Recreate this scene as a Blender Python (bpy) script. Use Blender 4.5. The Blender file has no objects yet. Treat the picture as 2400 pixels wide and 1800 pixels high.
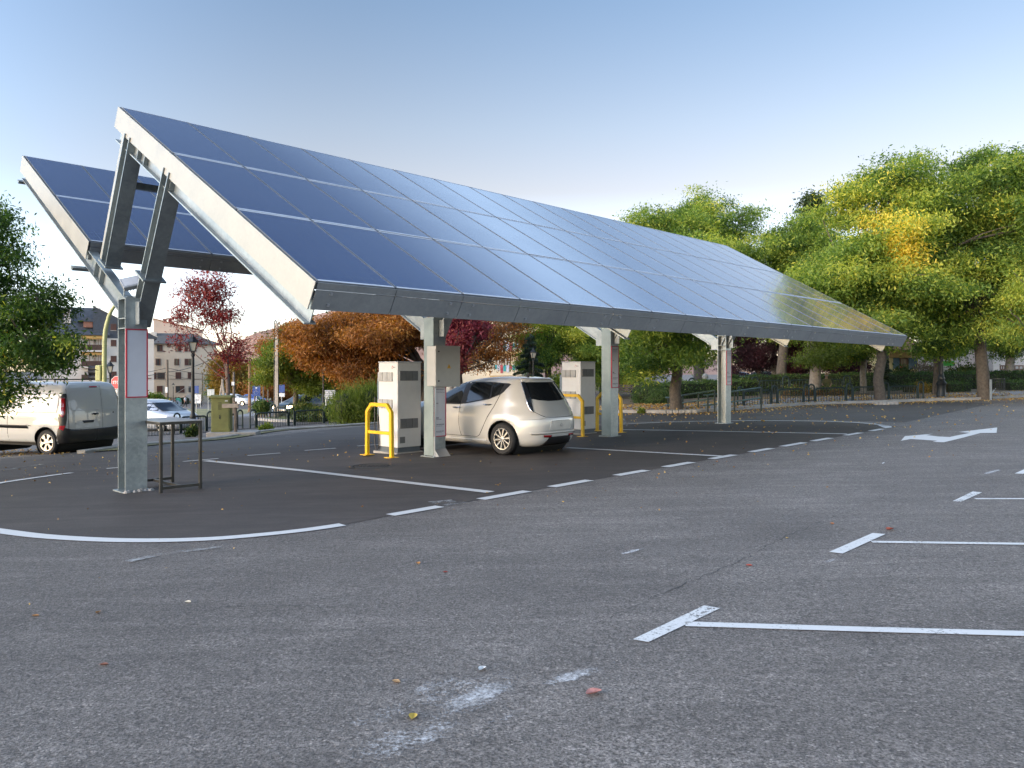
import bpy, bmesh, math, random, bisect
import numpy as np
from mathutils import Vector, Matrix

random.seed(7)
RNG = np.random.default_rng(11)
R = math.radians
sc = bpy.context.scene
COL = sc.collection

# ------------------------------------------------------------------ place
FOC, HORIZ, CAMH = 1841.84, 866.4, 1.70          # focal length and horizon of the photograph (2400 px wide)
PSI = 0.7657
AX = (math.sin(PSI), math.cos(PSI))              # direction of the carport's ridge
BX = (math.cos(PSI), -math.sin(PSI))             # from the posts towards the eave
P1 = (-5.44, 11.26)                              # foot of the first post
BP = [(-80, 1.0), (-30, .62), (-12, .28), (0, 0), (8, -.25), (12, -.5), (20, -.9), (30, -1.3), (60, -2.7), (140, -5.4), (260, -5.9), (3000, -5.9)]


def lin(tab, t):
    if t <= tab[0][0]:
        return tab[0][1]
    for (x0, y0), (x1, y1) in zip(tab, tab[1:]):
        if t <= x1:
            return y0 + (y1 - y0) * (t - x0) / (x1 - x0)
    return tab[-1][1]


def loc(x, y):
    dx, dy = x - P1[0], y - P1[1]
    return dx * AX[0] + dy * AX[1], dx * BX[0] + dy * BX[1]


def wld(a, b):
    return P1[0] + a * AX[0] + b * BX[0], P1[1] + a * AX[1] + b * BX[1]


def steps(lo, hi, d):
    return [lo + d * i for i in range(int(round((hi - lo) / d)) + 1)]


# lines of the ground's grid, along and across the ridge
AL = sorted(set([-3000, -1500, -700, -300, -150, -80, -60, -50] + steps(-40, 72, 2.) + [80, 90, 105, 120, 140, 160, 200, 250, 400, 800, 1600, 3000]))
BL = sorted(set([-3000, -1500, -800, -400, -260, -200, -170, -155, -140, -130, -120, -110, -100, -90, -80, -74, -68, -62, -56, -50] + steps(-46, 40, 2.) + [50, 65, 80, 120, 250, 600, 1500, 3000]))
ZT = {}


def znode(i, j):
    if (i, j) not in ZT:
        a, b = AL[i], BL[j]
        p = lin(BP, -b)
        k = 1
        if p < 0:      # the slope behind the bays flattens towards the park on the right
            r = -b / max(a, 1)
            k = 1 - .7 * lin([(16, 0), (34, 1)], a) * lin([(.6, 1), (1.25, 0)], r)
        ZT[i, j] = p * k + .0075 * max(-20, min(60, a)) - .035
    return ZT[i, j]


def zab(a, b):
    i = max(0, min(len(AL) - 2, bisect.bisect_right(AL, a) - 1))
    j = max(0, min(len(BL) - 2, bisect.bisect_right(BL, b) - 1))
    s, t = (a - AL[i]) / (AL[i + 1] - AL[i]), (b - BL[j]) / (BL[j + 1] - BL[j])
    return (znode(i, j) * (1 - s) + znode(i + 1, j) * s) * (1 - t) + (znode(i, j + 1) * (1 - s) + znode(i + 1, j + 1) * s) * t


def zg(x, y):
    return zab(*loc(x, y))


def G(u, v):
    """ground point seen at photograph pixel (u, v)"""
    dx, dz = (u - 1200) / FOC, -(v - HORIZ) / FOC
    y, st = 1.5, .05
    while y < 700:
        if CAMH + dz * y < zg(dx * y, y):
            lo, hi = y - st, y
            for _ in range(25):
                m = (lo + hi) / 2
                if CAMH + dz * m < zg(dx * m, m):
                    hi = m
                else:
                    lo = m
            return Vector((dx * hi, hi, zg(dx * hi, hi)))
        y += st
        st = min(1.0, st * 1.01)
    return Vector((dx * 700, 700, zg(dx * 700, 700)))


def W(u, v, y):
    return Vector(((u - 1200) / FOC * y, y, CAMH - (v - HORIZ) / FOC * y))


def onground(u, y):
    x = (u - 1200) / FOC * y
    return Vector((x, y, zg(x, y)))


# ------------------------------------------------------------------ materials
MATS = {}


def nt(name):
    m = bpy.data.materials.new(name)
    m.use_nodes = True
    n = m.node_tree
    return m, n, n.nodes['Principled BSDF']


def mat(name, col, rough=.6, metal=0., var=.12, scale=6., bump=0., bscale=60., coat=0., spec=.5, rvar=.08, col2=None, emit=None):
    if name in MATS:
        return MATS[name]
    m, n, b = nt(name)
    L = n.links
    b.inputs['Roughness'].default_value = rough
    b.inputs['Metallic'].default_value = metal
    b.inputs['Coat Weight'].default_value = coat
    b.inputs['Coat Roughness'].default_value = .04
    b.inputs['Specular IOR Level'].default_value = spec
    tc = n.nodes.new('ShaderNodeTexCoord')
    no = n.nodes.new('ShaderNodeTexNoise')
    no.inputs['Scale'].default_value = scale
    no.inputs['Detail'].default_value = 6
    no.inputs['Roughness'].default_value = .62
    L.new(tc.outputs['Object'], no.inputs['Vector'])
    rp = n.nodes.new('ShaderNodeValToRGB')
    c2 = col2 or tuple(min(1, c * (1 + var)) for c in col)
    c1 = tuple(c * (1 - var) for c in col)
    rp.color_ramp.elements[0].position = .32
    rp.color_ramp.elements[1].position = .68
    rp.color_ramp.elements[0].color = (*c1, 1)
    rp.color_ramp.elements[1].color = (*c2, 1)
    L.new(no.outputs['Fac'], rp.inputs['Fac'])
    L.new(rp.outputs['Color'], b.inputs['Base Color'])
    mr = n.nodes.new('ShaderNodeMapRange')
    mr.inputs['To Min'].default_value = max(0, rough - rvar)
    mr.inputs['To Max'].default_value = min(1, rough + rvar)
    L.new(no.outputs['Fac'], mr.inputs['Value'])
    L.new(mr.outputs['Result'], b.inputs['Roughness'])
    if bump:
        n2 = n.nodes.new('ShaderNodeTexNoise')
        n2.inputs['Scale'].default_value = bscale
        n2.inputs['Detail'].default_value = 4
        L.new(tc.outputs['Object'], n2.inputs['Vector'])
        bp = n.nodes.new('ShaderNodeBump')
        bp.inputs['Strength'].default_value = bump
        bp.inputs['Distance'].default_value = .02
        L.new(n2.outputs['Fac'], bp.inputs['Height'])
        L.new(bp.outputs['Normal'], b.inputs['Normal'])
    if emit:
        b.inputs['Emission Color'].default_value = (*emit[0], 1)
        b.inputs['Emission Strength'].default_value = emit[1]
    MATS[name] = m
    return m


def leafmat(name, stops, trans=.35, rough=.55):
    if name in MATS:
        return MATS[name]
    m, n, b = nt(name)
    L = n.links
    at = n.nodes.new('ShaderNodeAttribute')
    at.attribute_name = 'tint'
    rp = n.nodes.new('ShaderNodeValToRGB')
    el = rp.color_ramp.elements
    while len(el) < len(stops):
        el.new(.5)
    for e, (p, c) in zip(el, stops):
        e.position = p
        e.color = (*c, 1)
    L.new(at.outputs['Fac'], rp.inputs['Fac'])
    L.new(rp.outputs['Color'], b.inputs['Base Color'])
    b.inputs['Roughness'].default_value = rough
    b.inputs['Specular IOR Level'].default_value = .35
    tr = n.nodes.new('ShaderNodeBsdfTranslucent')
    hs = n.nodes.new('ShaderNodeHueSaturation')
    hs.inputs['Saturation'].default_value = 1.15
    hs.inputs['Value'].default_value = 1.3
    L.new(rp.outputs['Color'], hs.inputs['Color'])
    L.new(hs.outputs['Color'], tr.inputs['Color'])
    mx = n.nodes.new('ShaderNodeMixShader')
    mx.inputs['Fac'].default_value = trans
    L.new(b.outputs[0], mx.inputs[1])
    L.new(tr.outputs[0], mx.inputs[2])
    L.new(mx.outputs[0], n.nodes['Material Output'].inputs['Surface'])
    MATS[name] = m
    return m


# ------------------------------------------------------------------ mesh builder
class MB:
    def __init__(self):
        self.v, self.f, self.m = [], [], []

    def add(self, vs, fs, mi=0, M=None):
        o = len(self.v)
        self.v += [tuple(M @ Vector(p)) if M else tuple(p) for p in vs]
        self.f += [tuple(i + o for i in f) for f in fs]
        self.m += [mi] * len(fs)
        return self

    def box(self, x0, x1, y0, y1, z0, z1, mi=0, M=None):
        vs = [(x, y, z) for z in (z0, z1) for y in (y0, y1) for x in (x0, x1)]
        fs = [(0, 2, 3, 1), (4, 5, 7, 6), (0, 1, 5, 4), (2, 6, 7, 3), (0, 4, 6, 2), (1, 3, 7, 5)]
        return self.add(vs, fs, mi, M)

    def obox(self, c, ax, ay, az, hx, hy, hz, mi=0):
        c, ax, ay, az = Vector(c), Vector(ax).normalized(), Vector(ay).normalized(), Vector(az).normalized()
        vs = [c + ax * x * hx + ay * y * hy + az * z * hz for z in (-1, 1) for y in (-1, 1) for x in (-1, 1)]
        fs = [(0, 2, 3, 1), (4, 5, 7, 6), (0, 1, 5, 4), (2, 6, 7, 3), (0, 4, 6, 2), (1, 3, 7, 5)]
        if ax.cross(ay).dot(az) < 0:
            fs = [f[::-1] for f in fs]
        return self.add(vs, fs, mi)

    def bar(self, p, q, w, h, up=(0, 0, 1), mi=0):
        p, q = Vector(p), Vector(q)
        d = q - p
        L = d.length
        d.normalize()
        up = Vector(up)
        s = d.cross(up)
        if s.length < 1e-4:
            s = d.cross(Vector((1, 0, 0)))
        s.normalize()
        u = s.cross(d)
        return self.obox((p + q) / 2, d, s, u, L / 2, w / 2, h / 2, mi)

    def ibeam(self, p, q, hdir, dep, wid, tw=.012, tf=.018, mi=0):
        """I-section from p to q along its centre line; hdir is the direction of its depth"""
        p, q = Vector(p), Vector(q)
        d = (q - p).normalized()
        h = Vector(hdir)
        h = (h - d * h.dot(d)).normalized()
        s = d.cross(h)
        L = (q - p).length / 2
        c = (p + q) / 2
        self.obox(c + h * (dep / 2 - tf / 2), d, s, h, L, wid / 2, tf / 2, mi)
        self.obox(c - h * (dep / 2 - tf / 2), d, s, h, L, wid / 2, tf / 2, mi)
        self.obox(c, d, s, h, L, tw / 2, dep / 2 - tf, mi)
        return self

    def tube(self, pts, r, n=8, mi=0, closed=False, cap=True):
        pts = [Vector(p) for p in pts]
        N = len(pts)
        rs = r if isinstance(r, (list, tuple)) else [r] * N
        vs, fs = [], []
        prev = None
        for i, p in enumerate(pts):
            if closed:
                t = pts[(i + 1) % N] - pts[i - 1]
            else:
                t = pts[min(i + 1, N - 1)] - pts[max(i - 1, 0)]
            t.normalize()
            if prev is None:
                a = t.cross(Vector((0, 0, 1)))
                if a.length < .05:
                    a = t.cross(Vector((0, 1, 0)))
            else:
                a = prev - t * prev.dot(t)
            a.normalize()
            prev = a
            b = t.cross(a)
            vs += [p + (a * math.cos(k * 2 * math.pi / n) + b * math.sin(k * 2 * math.pi / n)) * rs[i] for k in range(n)]
        M = N if closed else N - 1
        for i in range(M):
            j = (i + 1) % N
            for k in range(n):
                l = (k + 1) % n
                fs.append((i * n + k, i * n + l, j * n + l, j * n + k))
        if cap and not closed:
            fs.append(tuple(range(n))[::-1])
            fs.append(tuple((N - 1) * n + k for k in range(n)))
        return self.add(vs, fs, mi)

    def lathe(self, prof, c=(0, 0, 0), n=16, mi=0, M=None, cap=True):
        vs, fs = [], []
        for r, z in prof:
            vs += [(c[0] + r * math.cos(k * 2 * math.pi / n), c[1] + r * math.sin(k * 2 * math.pi / n), c[2] + z) for k in range(n)]
        for i in range(len(prof) - 1):
            for k in range(n):
                l = (k + 1) % n
                fs.append((i * n + k, i * n + l, (i + 1) * n + l, (i + 1) * n + k))
        if cap and prof[0][0] > 1e-5:
            fs.append(tuple(range(n))[::-1])
        if cap and prof[-1][0] > 1e-5:
            fs.append(tuple((len(prof) - 1) * n + k for k in range(n)))
        return self.add(vs, fs, mi, M)

    def prism(self, poly, o, ex, ey, ez, h, mi=0):
        """polygon in the (ex, ey) plane at o, extruded h along ez"""
        o, ex, ey, ez = Vector(o), Vector(ex), Vector(ey), Vector(ez)
        ar = sum(poly[i][0] * poly[(i + 1) % len(poly)][1] - poly[(i + 1) % len(poly)][0] * poly[i][1] for i in range(len(poly)))
        if (ar < 0) != (ex.cross(ey).dot(ez) * h < 0):
            poly = poly[::-1]
        n = len(poly)
        vs = [o + ex * x + ey * y for x, y in poly] + [o + ex * x + ey * y + ez * h for x, y in poly]
        fs = [tuple(range(n))[::-1], tuple(range(n, 2 * n))]
        fs += [(i, (i + 1) % n, n + (i + 1) % n, n + i) for i in range(n)]
        return self.add(vs, fs, mi)

    def build(self, name, mats, parent=None, smooth=False, bevel=0., seg=1, M=None):
        me = bpy.data.meshes.new(name)
        me.from_pydata(self.v, [], self.f)
        mats = mats if isinstance(mats, (list, tuple)) else [mats]
        for m in mats:
            me.materials.append(m)
        me.polygons.foreach_set('material_index', self.m)
        if bevel:
            bm = bmesh.new()
            bm.from_mesh(me)
            es = [e for e in bm.edges if len(e.link_faces) == 2 and e.calc_face_angle() > .6]
            bmesh.ops.bevel(bm, geom=es, offset=bevel, segments=seg, profile=.5, affect='EDGES', clamp_overlap=True)
            bm.to_mesh(me)
            bm.free()
        if smooth:
            me.polygons.foreach_set('use_smooth', [True] * len(me.polygons))
            try:
                me.set_sharp_from_angle(angle=R(38))
            except Exception:
                pass
        me.update()
        return link(name, me, parent, M)


def link(name, me, parent=None, M=None):
    o = bpy.data.objects.new(name, me)
    COL.objects.link(o)
    o.parent = parent
    if M is not None:
        o.matrix_local = M
    return o


def tag(o, label=None, cat=None, group=None, kind=None):
    for k, v in (('label', label), ('category', cat), ('group', group), ('kind', kind)):
        if v:
            o[k] = v
    return o


def thing(name, label, cat, p=(0, 0, 0), rz=0., group=None, s=1.):
    o = bpy.data.objects.new(name, None)
    COL.objects.link(o)
    o.empty_display_size = .3
    o.location = p
    o.rotation_euler = (0, 0, rz)
    o.scale = (s, s, s)
    return tag(o, label, cat, group)


def kids(o):
    return [c for c in list(COL.objects) if c.parent is o]


def dup(o, p, rz=None, label=None, group=None, s=None, parent=None):
    c = o.copy()
    COL.objects.link(c)
    if parent is not None:
        c.parent = parent
    else:
        c.location = p
        if rz is not None:
            c.rotation_euler = (0, 0, rz)
        if s is not None:
            c.scale = (s, s, s)
        if label:
            c['label'] = label
        if group:
            c['group'] = group
    for ch in kids(o):
        dup(ch, None, parent=c)
    return c


def rot2(d):
    return math.atan2(d[1], d[0])


def sheet(name, polys, material, dz, label=None, kind='structure', parent=None, smooth=True):
    """flat polygons (world xy) laid on the ground, dz above it"""
    bm = bmesh.new()
    for p in polys:
        vs = [bm.verts.new((*loc(q[0], q[1]), 0)) for q in p]
        try:
            bm.faces.new(vs)
        except Exception:
            pass
    for f in bm.faces:
        f.normal_update()
    bmesh.ops.triangulate(bm, faces=bm.faces[:])
    a0, a1 = min(v.co.x for v in bm.verts), max(v.co.x for v in bm.verts)
    b0, b1 = min(v.co.y for v in bm.verts), max(v.co.y for v in bm.verts)
    for t in AL:
        if a0 < t < a1:
            bmesh.ops.bisect_plane(bm, geom=bm.verts[:] + bm.edges[:] + bm.faces[:], plane_co=(t, 0, 0), plane_no=(1, 0, 0))
    for t in BL:
        if b0 < t < b1:
            bmesh.ops.bisect_plane(bm, geom=bm.verts[:] + bm.edges[:] + bm.faces[:], plane_co=(0, t, 0), plane_no=(0, 1, 0))
    for v in bm.verts:
        a, b = v.co.x, v.co.y
        x, y = wld(a, b)
        v.co = (x, y, zab(a, b) + dz)
    bmesh.ops.recalc_face_normals(bm, faces=bm.faces[:])
    for f in bm.faces:
        f.normal_update()
    for f in bm.faces:
        if f.normal.z < 0:
            f.normal_flip()
    me = bpy.data.meshes.new(name)
    bm.to_mesh(me)
    bm.free()
    me.materials.append(material)
    o = link(name, me, parent)
    tag(o, label, None, None, kind)
    return o


def strip(pts, w):
    """ground polygons of a painted line of width w along world points"""
    out = []
    n = len(pts)
    L, Rr = [], []
    for i in range(n):
        t = Vector((pts[min(i + 1, n - 1)][0] - pts[max(i - 1, 0)][0], pts[min(i + 1, n - 1)][1] - pts[max(i - 1, 0)][1]))
        t.normalize()
        s = Vector((-t.y, t.x)) * w / 2
        L.append((pts[i][0] + s.x, pts[i][1] + s.y))
        Rr.append((pts[i][0] - s.x, pts[i][1] - s.y))
    for i in range(n - 1):
        out.append([L[i], L[i + 1], Rr[i + 1], Rr[i]])
    return out


def smooth_line(pts, k=6):
    out = []
    P = [Vector(p[:2]) for p in pts]
    for i in range(len(P) - 1):
        p0, p1, p2, p3 = P[max(i - 1, 0)], P[i], P[i + 1], P[min(i + 2, len(P) - 1)]
        for j in range(k):
            t = j / k
            out.append(.5 * ((2 * p1) + (p2 - p0) * t + (2 * p0 - 5 * p1 + 4 * p2 - p3) * t * t + (3 * p1 - p0 - 3 * p2 + p3) * t ** 3))
    out.append(P[-1])
    return out
SUNEL, DUST, SKYS, SUNE, EXPO = 14, 2.0, .12, .35, 2.15

# ------------------------------------------------------------------ asphalt and paint
def asphalt(name, lo, hi, fine=85., contrast=.5, patch=.25, rough=.8, tint=(1, 1.0, 1.04), stretch=None, bump=.5, speck=.0, dark_spots=()):
    m, n, b = nt(name)
    L = n.links
    tc = n.nodes.new('ShaderNodeTexCoord')
    mp = n.nodes.new('ShaderNodeMapping')
    L.new(tc.outputs['Object'], mp.inputs['Vector'])

    def noise(sc_, det, ro=.6, vec=None, dist=0):
        t = n.nodes.new('ShaderNodeTexNoise')
        t.inputs['Scale'].default_value = sc_
        t.inputs['Detail'].default_value = det
        t.inputs['Roughness'].default_value = ro
        t.inputs['Distortion'].default_value = dist
        L.new(vec or mp.outputs['Vector'], t.inputs['Vector'])
        return t.outputs['Fac']

    def mth(op, a, b_):
        t = n.nodes.new('ShaderNodeMath')
        t.operation = op
        for i, q in enumerate((a, b_)):
            if isinstance(q, (int, float)):
                t.inputs[i].default_value = q
            else:
                L.new(q, t.inputs[i])
        return t.outputs[0]

    def mrange(q, a, b_, c, d):
        t = n.nodes.new('ShaderNodeMapRange')
        L.new(q, t.inputs['Value'])
        for k, v in zip(('From Min', 'From Max', 'To Min', 'To Max'), (a, b_, c, d)):
            t.inputs[k].default_value = v
        return t.outputs['Result']
    f1 = noise(fine, 3, .75)
    f0 = noise(fine * .35, 3, .7)
    big = noise(.35, 5, .6, dist=.4)
    mid = noise(2.3, 4, .6)
    vec2 = None
    fac = mrange(f1, .32, .68, 1 - contrast, 1 + contrast)
    fac = mth('MULTIPLY', fac, mrange(f0, .3, .7, 1 - contrast * .5, 1 + contrast * .5))
    fac = mth('MULTIPLY', fac, mrange(big, .3, .7, 1 - patch, 1 + patch))
    fac = mth('MULTIPLY', fac, mrange(mid, .3, .7, 1 - patch * .5, 1 + patch * .5))
    if stretch:
        mp2 = n.nodes.new('ShaderNodeMapping')
        mp2.inputs['Rotation'].default_value = (0, 0, stretch)
        mp2.inputs['Scale'].default_value = (.5, 3.2, 1)
        L.new(tc.outputs['Object'], mp2.inputs['Vector'])
        st = noise(1.0, 5, .65, mp2.outputs['Vector'], .8)
        fac = mth('MULTIPLY', fac, mrange(st, .45, .75, .9, 1.45))
    if speck:
        vo = n.nodes.new('ShaderNodeTexVoronoi')
        vo.inputs['Scale'].default_value = 60
        L.new(mp.outputs['Vector'], vo.inputs['Vector'])
        sp = n.nodes.new('ShaderNodeSeparateColor')
        L.new(vo.outputs['Color'], sp.inputs[0])
        on = mth('MULTIPLY', mrange(sp.outputs[0], .88, .95, 0, 1), mrange(vo.outputs['Distance'], .25, .45, 1, 0))
        fac = mth('ADD', fac, mth('MULTIPLY', on, speck))
    for (sx_, sy_, sr_, sf_) in dark_spots:      # darker patches: one broad at the lower left, the rest oil spots
        ds = n.nodes.new('ShaderNodeVectorMath')
        ds.operation = 'DISTANCE'
        wb = n.nodes.new('ShaderNodeVectorMath')
        wb.operation = 'MULTIPLY_ADD'
        wn = n.nodes.new('ShaderNodeTexNoise')
        wn.inputs['Scale'].default_value = 1.6 / sr_
        wn.inputs['Detail'].default_value = 4
        L.new(tc.outputs['Object'], wn.inputs['Vector'])
        L.new(wn.outputs['Color'], wb.inputs[0])
        wb.inputs[1].default_value = (sr_ * 1.1, sr_ * 1.1, 0)
        L.new(tc.outputs['Object'], wb.inputs[2])
        fl = n.nodes.new('ShaderNodeVectorMath')
        fl.operation = 'MULTIPLY'
        L.new(wb.outputs[0], fl.inputs[0])
        fl.inputs[1].default_value = (1, 1, 0)
        L.new(fl.outputs[0], ds.inputs[0])
        ds.inputs[1].default_value = (sx_ + sr_ * .55, sy_ + sr_ * .55, 0)
        fac = mth('MULTIPLY', fac, mrange(ds.outputs['Value'], sr_ * .35, sr_, sf_, 1))
    mix = n.nodes.new('ShaderNodeMix')
    mix.data_type = 'RGBA'
    mix.inputs[6].default_value = (lo * tint[0], lo * tint[1], lo * tint[2], 1)
    mix.inputs[7].default_value = (hi * tint[0], hi * tint[1], hi * tint[2], 1)
    mix.clamp_factor = False
    L.new(mth('SUBTRACT', fac, .5), mix.inputs[0])
    L.new(mix.outputs[2], b.inputs['Base Color'])
    b.inputs['Roughness'].default_value = rough
    b.inputs['Specular IOR Level'].default_value = .4
    bp = n.nodes.new('ShaderNodeBump')
    bp.inputs['Strength'].default_value = bump
    bp.inputs['Distance'].default_value = .006
    L.new(mth('ADD', f1, f0), bp.inputs['Height'])
    L.new(bp.outputs['Normal'], b.inputs['Normal'])
    return m


def paint(name, col=(.72, .72, .7), wear=.36, soft=.1, sc_=26., rough=.6):
    m, n, b = nt(name)
    L = n.links
    tc = n.nodes.new('ShaderNodeTexCoord')
    t1 = n.nodes.new('ShaderNodeTexNoise')
    t1.inputs['Scale'].default_value = sc_
    t1.inputs['Detail'].default_value = 5
    t1.inputs['Roughness'].default_value = .75
    t2 = n.nodes.new('ShaderNodeTexNoise')
    t2.inputs['Scale'].default_value = 2.2
    t2.inputs['Detail'].default_value = 3
    for t in (t1, t2):
        L.new(tc.outputs['Object'], t.inputs['Vector'])
    ad = n.nodes.new('ShaderNodeMath')
    ad.operation = 'MULTIPLY_ADD'
    L.new(t2.outputs['Fac'], ad.inputs[0])
    ad.inputs[1].default_value = .6
    L.new(t1.outputs['Fac'], ad.inputs[2])
    mr = n.nodes.new('ShaderNodeMapRange')
    L.new(ad.outputs[0], mr.inputs['Value'])
    mr.inputs['From Min'].default_value = wear
    mr.inputs['From Max'].default_value = wear + soft
    rp = n.nodes.new('ShaderNodeValToRGB')
    rp.color_ramp.elements[0].color = (*(c * .78 for c in col), 1)
    rp.color_ramp.elements[1].color = (*col, 1)
    L.new(t1.outputs['Fac'], rp.inputs['Fac'])
    L.new(rp.outputs['Color'], b.inputs['Base Color'])
    b.inputs['Roughness'].default_value = rough
    tr = n.nodes.new('ShaderNodeBsdfTransparent')
    mx = n.nodes.new('ShaderNodeMixShader')
    L.new(mr.outputs['Result'], mx.inputs['Fac'])
    L.new(tr.outputs[0], mx.inputs[1])
    L.new(b.outputs[0], mx.inputs[2])
    L.new(mx.outputs[0], n.nodes['Material Output'].inputs['Surface'])
    return m


M_ASPH = asphalt('asphalt_coarse', .092, .19, fine=80, contrast=1.15, patch=.2, rough=.74, tint=(1.12, 1.0, .90), speck=1.8, bump=1.2, stretch=R(-46), dark_spots=((-4.6, 6.2, 5.5, .74), (.4, 5.6, 1.1, .84), (2.6, 7.4, .7, .8), (4.8, 8.6, 1.4, .86), (-.8, 4.4, .5, .78), (1.9, 4.6, .35, .72)))
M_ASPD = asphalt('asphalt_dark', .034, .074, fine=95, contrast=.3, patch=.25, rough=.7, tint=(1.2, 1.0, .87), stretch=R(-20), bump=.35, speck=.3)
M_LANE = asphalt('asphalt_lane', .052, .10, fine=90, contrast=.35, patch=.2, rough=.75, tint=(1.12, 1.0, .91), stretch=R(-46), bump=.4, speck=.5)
M_PAINT = paint('road_paint', wear=.42, soft=.06)
M_PAINT2 = paint('road_paint_worn', wear=.58, soft=.14, sc_=40)
M_PAINT3 = paint('road_paint_faded', col=(.4, .4, .39), wear=.7, soft=.3, sc_=14)
M_PAINT4 = paint('road_paint_flaked', col=(.7, .7, .7), wear=.82, soft=.12, sc_=22)
M_CONC = mat('concrete', (.34, .32, .29), .85, var=.16, scale=5, bump=.25)
M_PAVE = mat('paving', (.27, .27, .28), .85, var=.14, scale=3, bump=.2)
M_KERB = mat('kerb_stone', (.33, .31, .28), .85, var=.2, scale=2.5, bump=.3)
M_GRASS = mat('lawn', (.17, .19, .07), .95, var=.3, scale=.5, col2=(.34, .30, .16), bump=.5, bscale=20)
M_SOIL = mat('soil', (.12, .085, .05), .95, var=.3, scale=2, bump=.5, bscale=15)

# the ground: one sheet out to the horizon
vs = [(*wld(a, b), zab(a, b)) for b in BL for a in AL]
na = len(AL)
fs = [(j * na + i, (j + 1) * na + i, (j + 1) * na + i + 1, j * na + i + 1) for j in range(len(BL) - 1) for i in range(na - 1)]
g = MB()
g.add(vs, fs)
o = g.build('ground', M_ASPH)
tag(o, 'grey asphalt ground of the car park', None, None, 'structure')


def bline(pts, w=.13, b=None):
    return strip(pts, w)


EB = 4.72            # the dashed front line runs at this distance from the posts


def ab(a, b):
    return Vector((*wld(a, b), 0))


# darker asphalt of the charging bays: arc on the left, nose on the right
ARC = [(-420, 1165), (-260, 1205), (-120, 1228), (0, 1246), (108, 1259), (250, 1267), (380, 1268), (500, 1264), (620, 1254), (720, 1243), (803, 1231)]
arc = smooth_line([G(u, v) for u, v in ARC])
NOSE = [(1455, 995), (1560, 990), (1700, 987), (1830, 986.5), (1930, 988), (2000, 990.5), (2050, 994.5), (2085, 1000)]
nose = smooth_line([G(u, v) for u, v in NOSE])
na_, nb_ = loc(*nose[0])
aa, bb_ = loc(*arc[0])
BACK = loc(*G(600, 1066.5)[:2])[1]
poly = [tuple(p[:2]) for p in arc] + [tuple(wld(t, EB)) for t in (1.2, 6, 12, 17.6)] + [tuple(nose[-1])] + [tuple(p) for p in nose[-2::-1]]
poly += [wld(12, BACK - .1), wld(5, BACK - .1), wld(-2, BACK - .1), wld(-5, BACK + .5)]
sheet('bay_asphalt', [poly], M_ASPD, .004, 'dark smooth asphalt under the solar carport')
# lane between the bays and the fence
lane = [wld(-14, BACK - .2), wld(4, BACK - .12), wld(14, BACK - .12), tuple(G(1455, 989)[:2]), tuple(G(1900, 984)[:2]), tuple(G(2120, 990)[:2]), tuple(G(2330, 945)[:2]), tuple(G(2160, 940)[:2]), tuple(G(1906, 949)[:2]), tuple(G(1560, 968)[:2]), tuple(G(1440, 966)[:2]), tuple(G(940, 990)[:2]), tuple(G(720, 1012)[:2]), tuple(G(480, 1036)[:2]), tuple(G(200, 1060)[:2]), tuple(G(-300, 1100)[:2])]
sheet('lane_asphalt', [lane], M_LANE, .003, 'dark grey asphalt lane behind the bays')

pol = strip(arc, .17) + strip(nose, .13)
nz = [Vector(p) for p in nose]
pol += [[tuple(G(u, v)[:2]) for u, v in ((2050, 993.5), (2089, 999.5), (2090, 1002.5), (2076, 1004.3), (2068, 1002))]]
# dashes of the front line
DASH = [((905, 1207), (1036, 1189)), ((1120, 1170.5), (1234, 1152)), ((1285, 1141.5), (1385, 1127)), ((1434, 1114.5), (1519, 1103.5)), ((1560, 1095.5), (1632, 1085)), ((1662, 1076), (1732, 1067.5)), ((1758, 1060), (1817, 1052)), ((1829, 1047), (1886, 1038)), ((1903, 1034.5), (1955, 1027.5)), ((1966, 1020.5), (2008, 1014.5)), ((2021, 1010), (2061, 1005.5))]
for p, q in DASH:
    a0 = loc(*G(*p)[:2])[0]
    a1 = loc(*G(*q)[:2])[0]
    pol += strip([ab(a0, EB), ab(a1, EB)], .17)
sheet('bay_dashes', pol, M_PAINT, .009, 'white dashed line round the charging bays')
pol = []
for p, q, w in (((482, 1081), (1150, 1155.5), .16), ((1330, 1050.5), (1690, 1070.5), .15), ((1455, 1008), (1985, 1018), .15)):
    pol += strip([G(*p), G(*q)], w)
for p, q in (((429, 1083), (511.6, 1076)), ((580, 1069), (657, 1063)), ((714, 1057), (787, 1051.6)), ((838, 1046.5), (905, 1041.5)), ((250, 1099.5), (292, 1096))):
    pol += strip([G(*p), G(*q)], .13)
pol += strip(smooth_line([G(-60, 1147), G(0, 1133.5), (G(90, 1120)), G(168, 1109.5)]), .13)
sheet('bay_lines', pol, M_PAINT, .013, 'white lines between the charging bays')
pol = strip([G(-60, 1114), G(101, 1088.5)], .1) + strip([G(1580, 979), G(1700, 972.5), G(1890, 966)], .1)
pol += strip(smooth_line([G(1990, 1006), G(2080, 998), G(2160, 989.5), G(2180, 983.5), G(2168, 980), G(2125, 977.5)]), .05)
pol += strip([G(655, 1007), G(765, 1015.5)], .1) + strip([G(810, 998.5), G(884, 1003)], .1) + strip([G(600, 1022), G(680, 1024)], .12)
pol += strip([G(300, 1318), G(380, 1300), G(520, 1284)], .1) + strip([G(1040, 1186), G(1090, 1178)], .1) + strip([G(1030, 1175), G(1046, 1182)], .3)
pol += strip([G(1455, 968), G(1470, 1000)], .06) + strip([G(2290, 941), G(2370, 943)], .12)
sheet('faded_lines', pol, M_PAINT3, .010, 'faded old lines on the lane')
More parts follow.
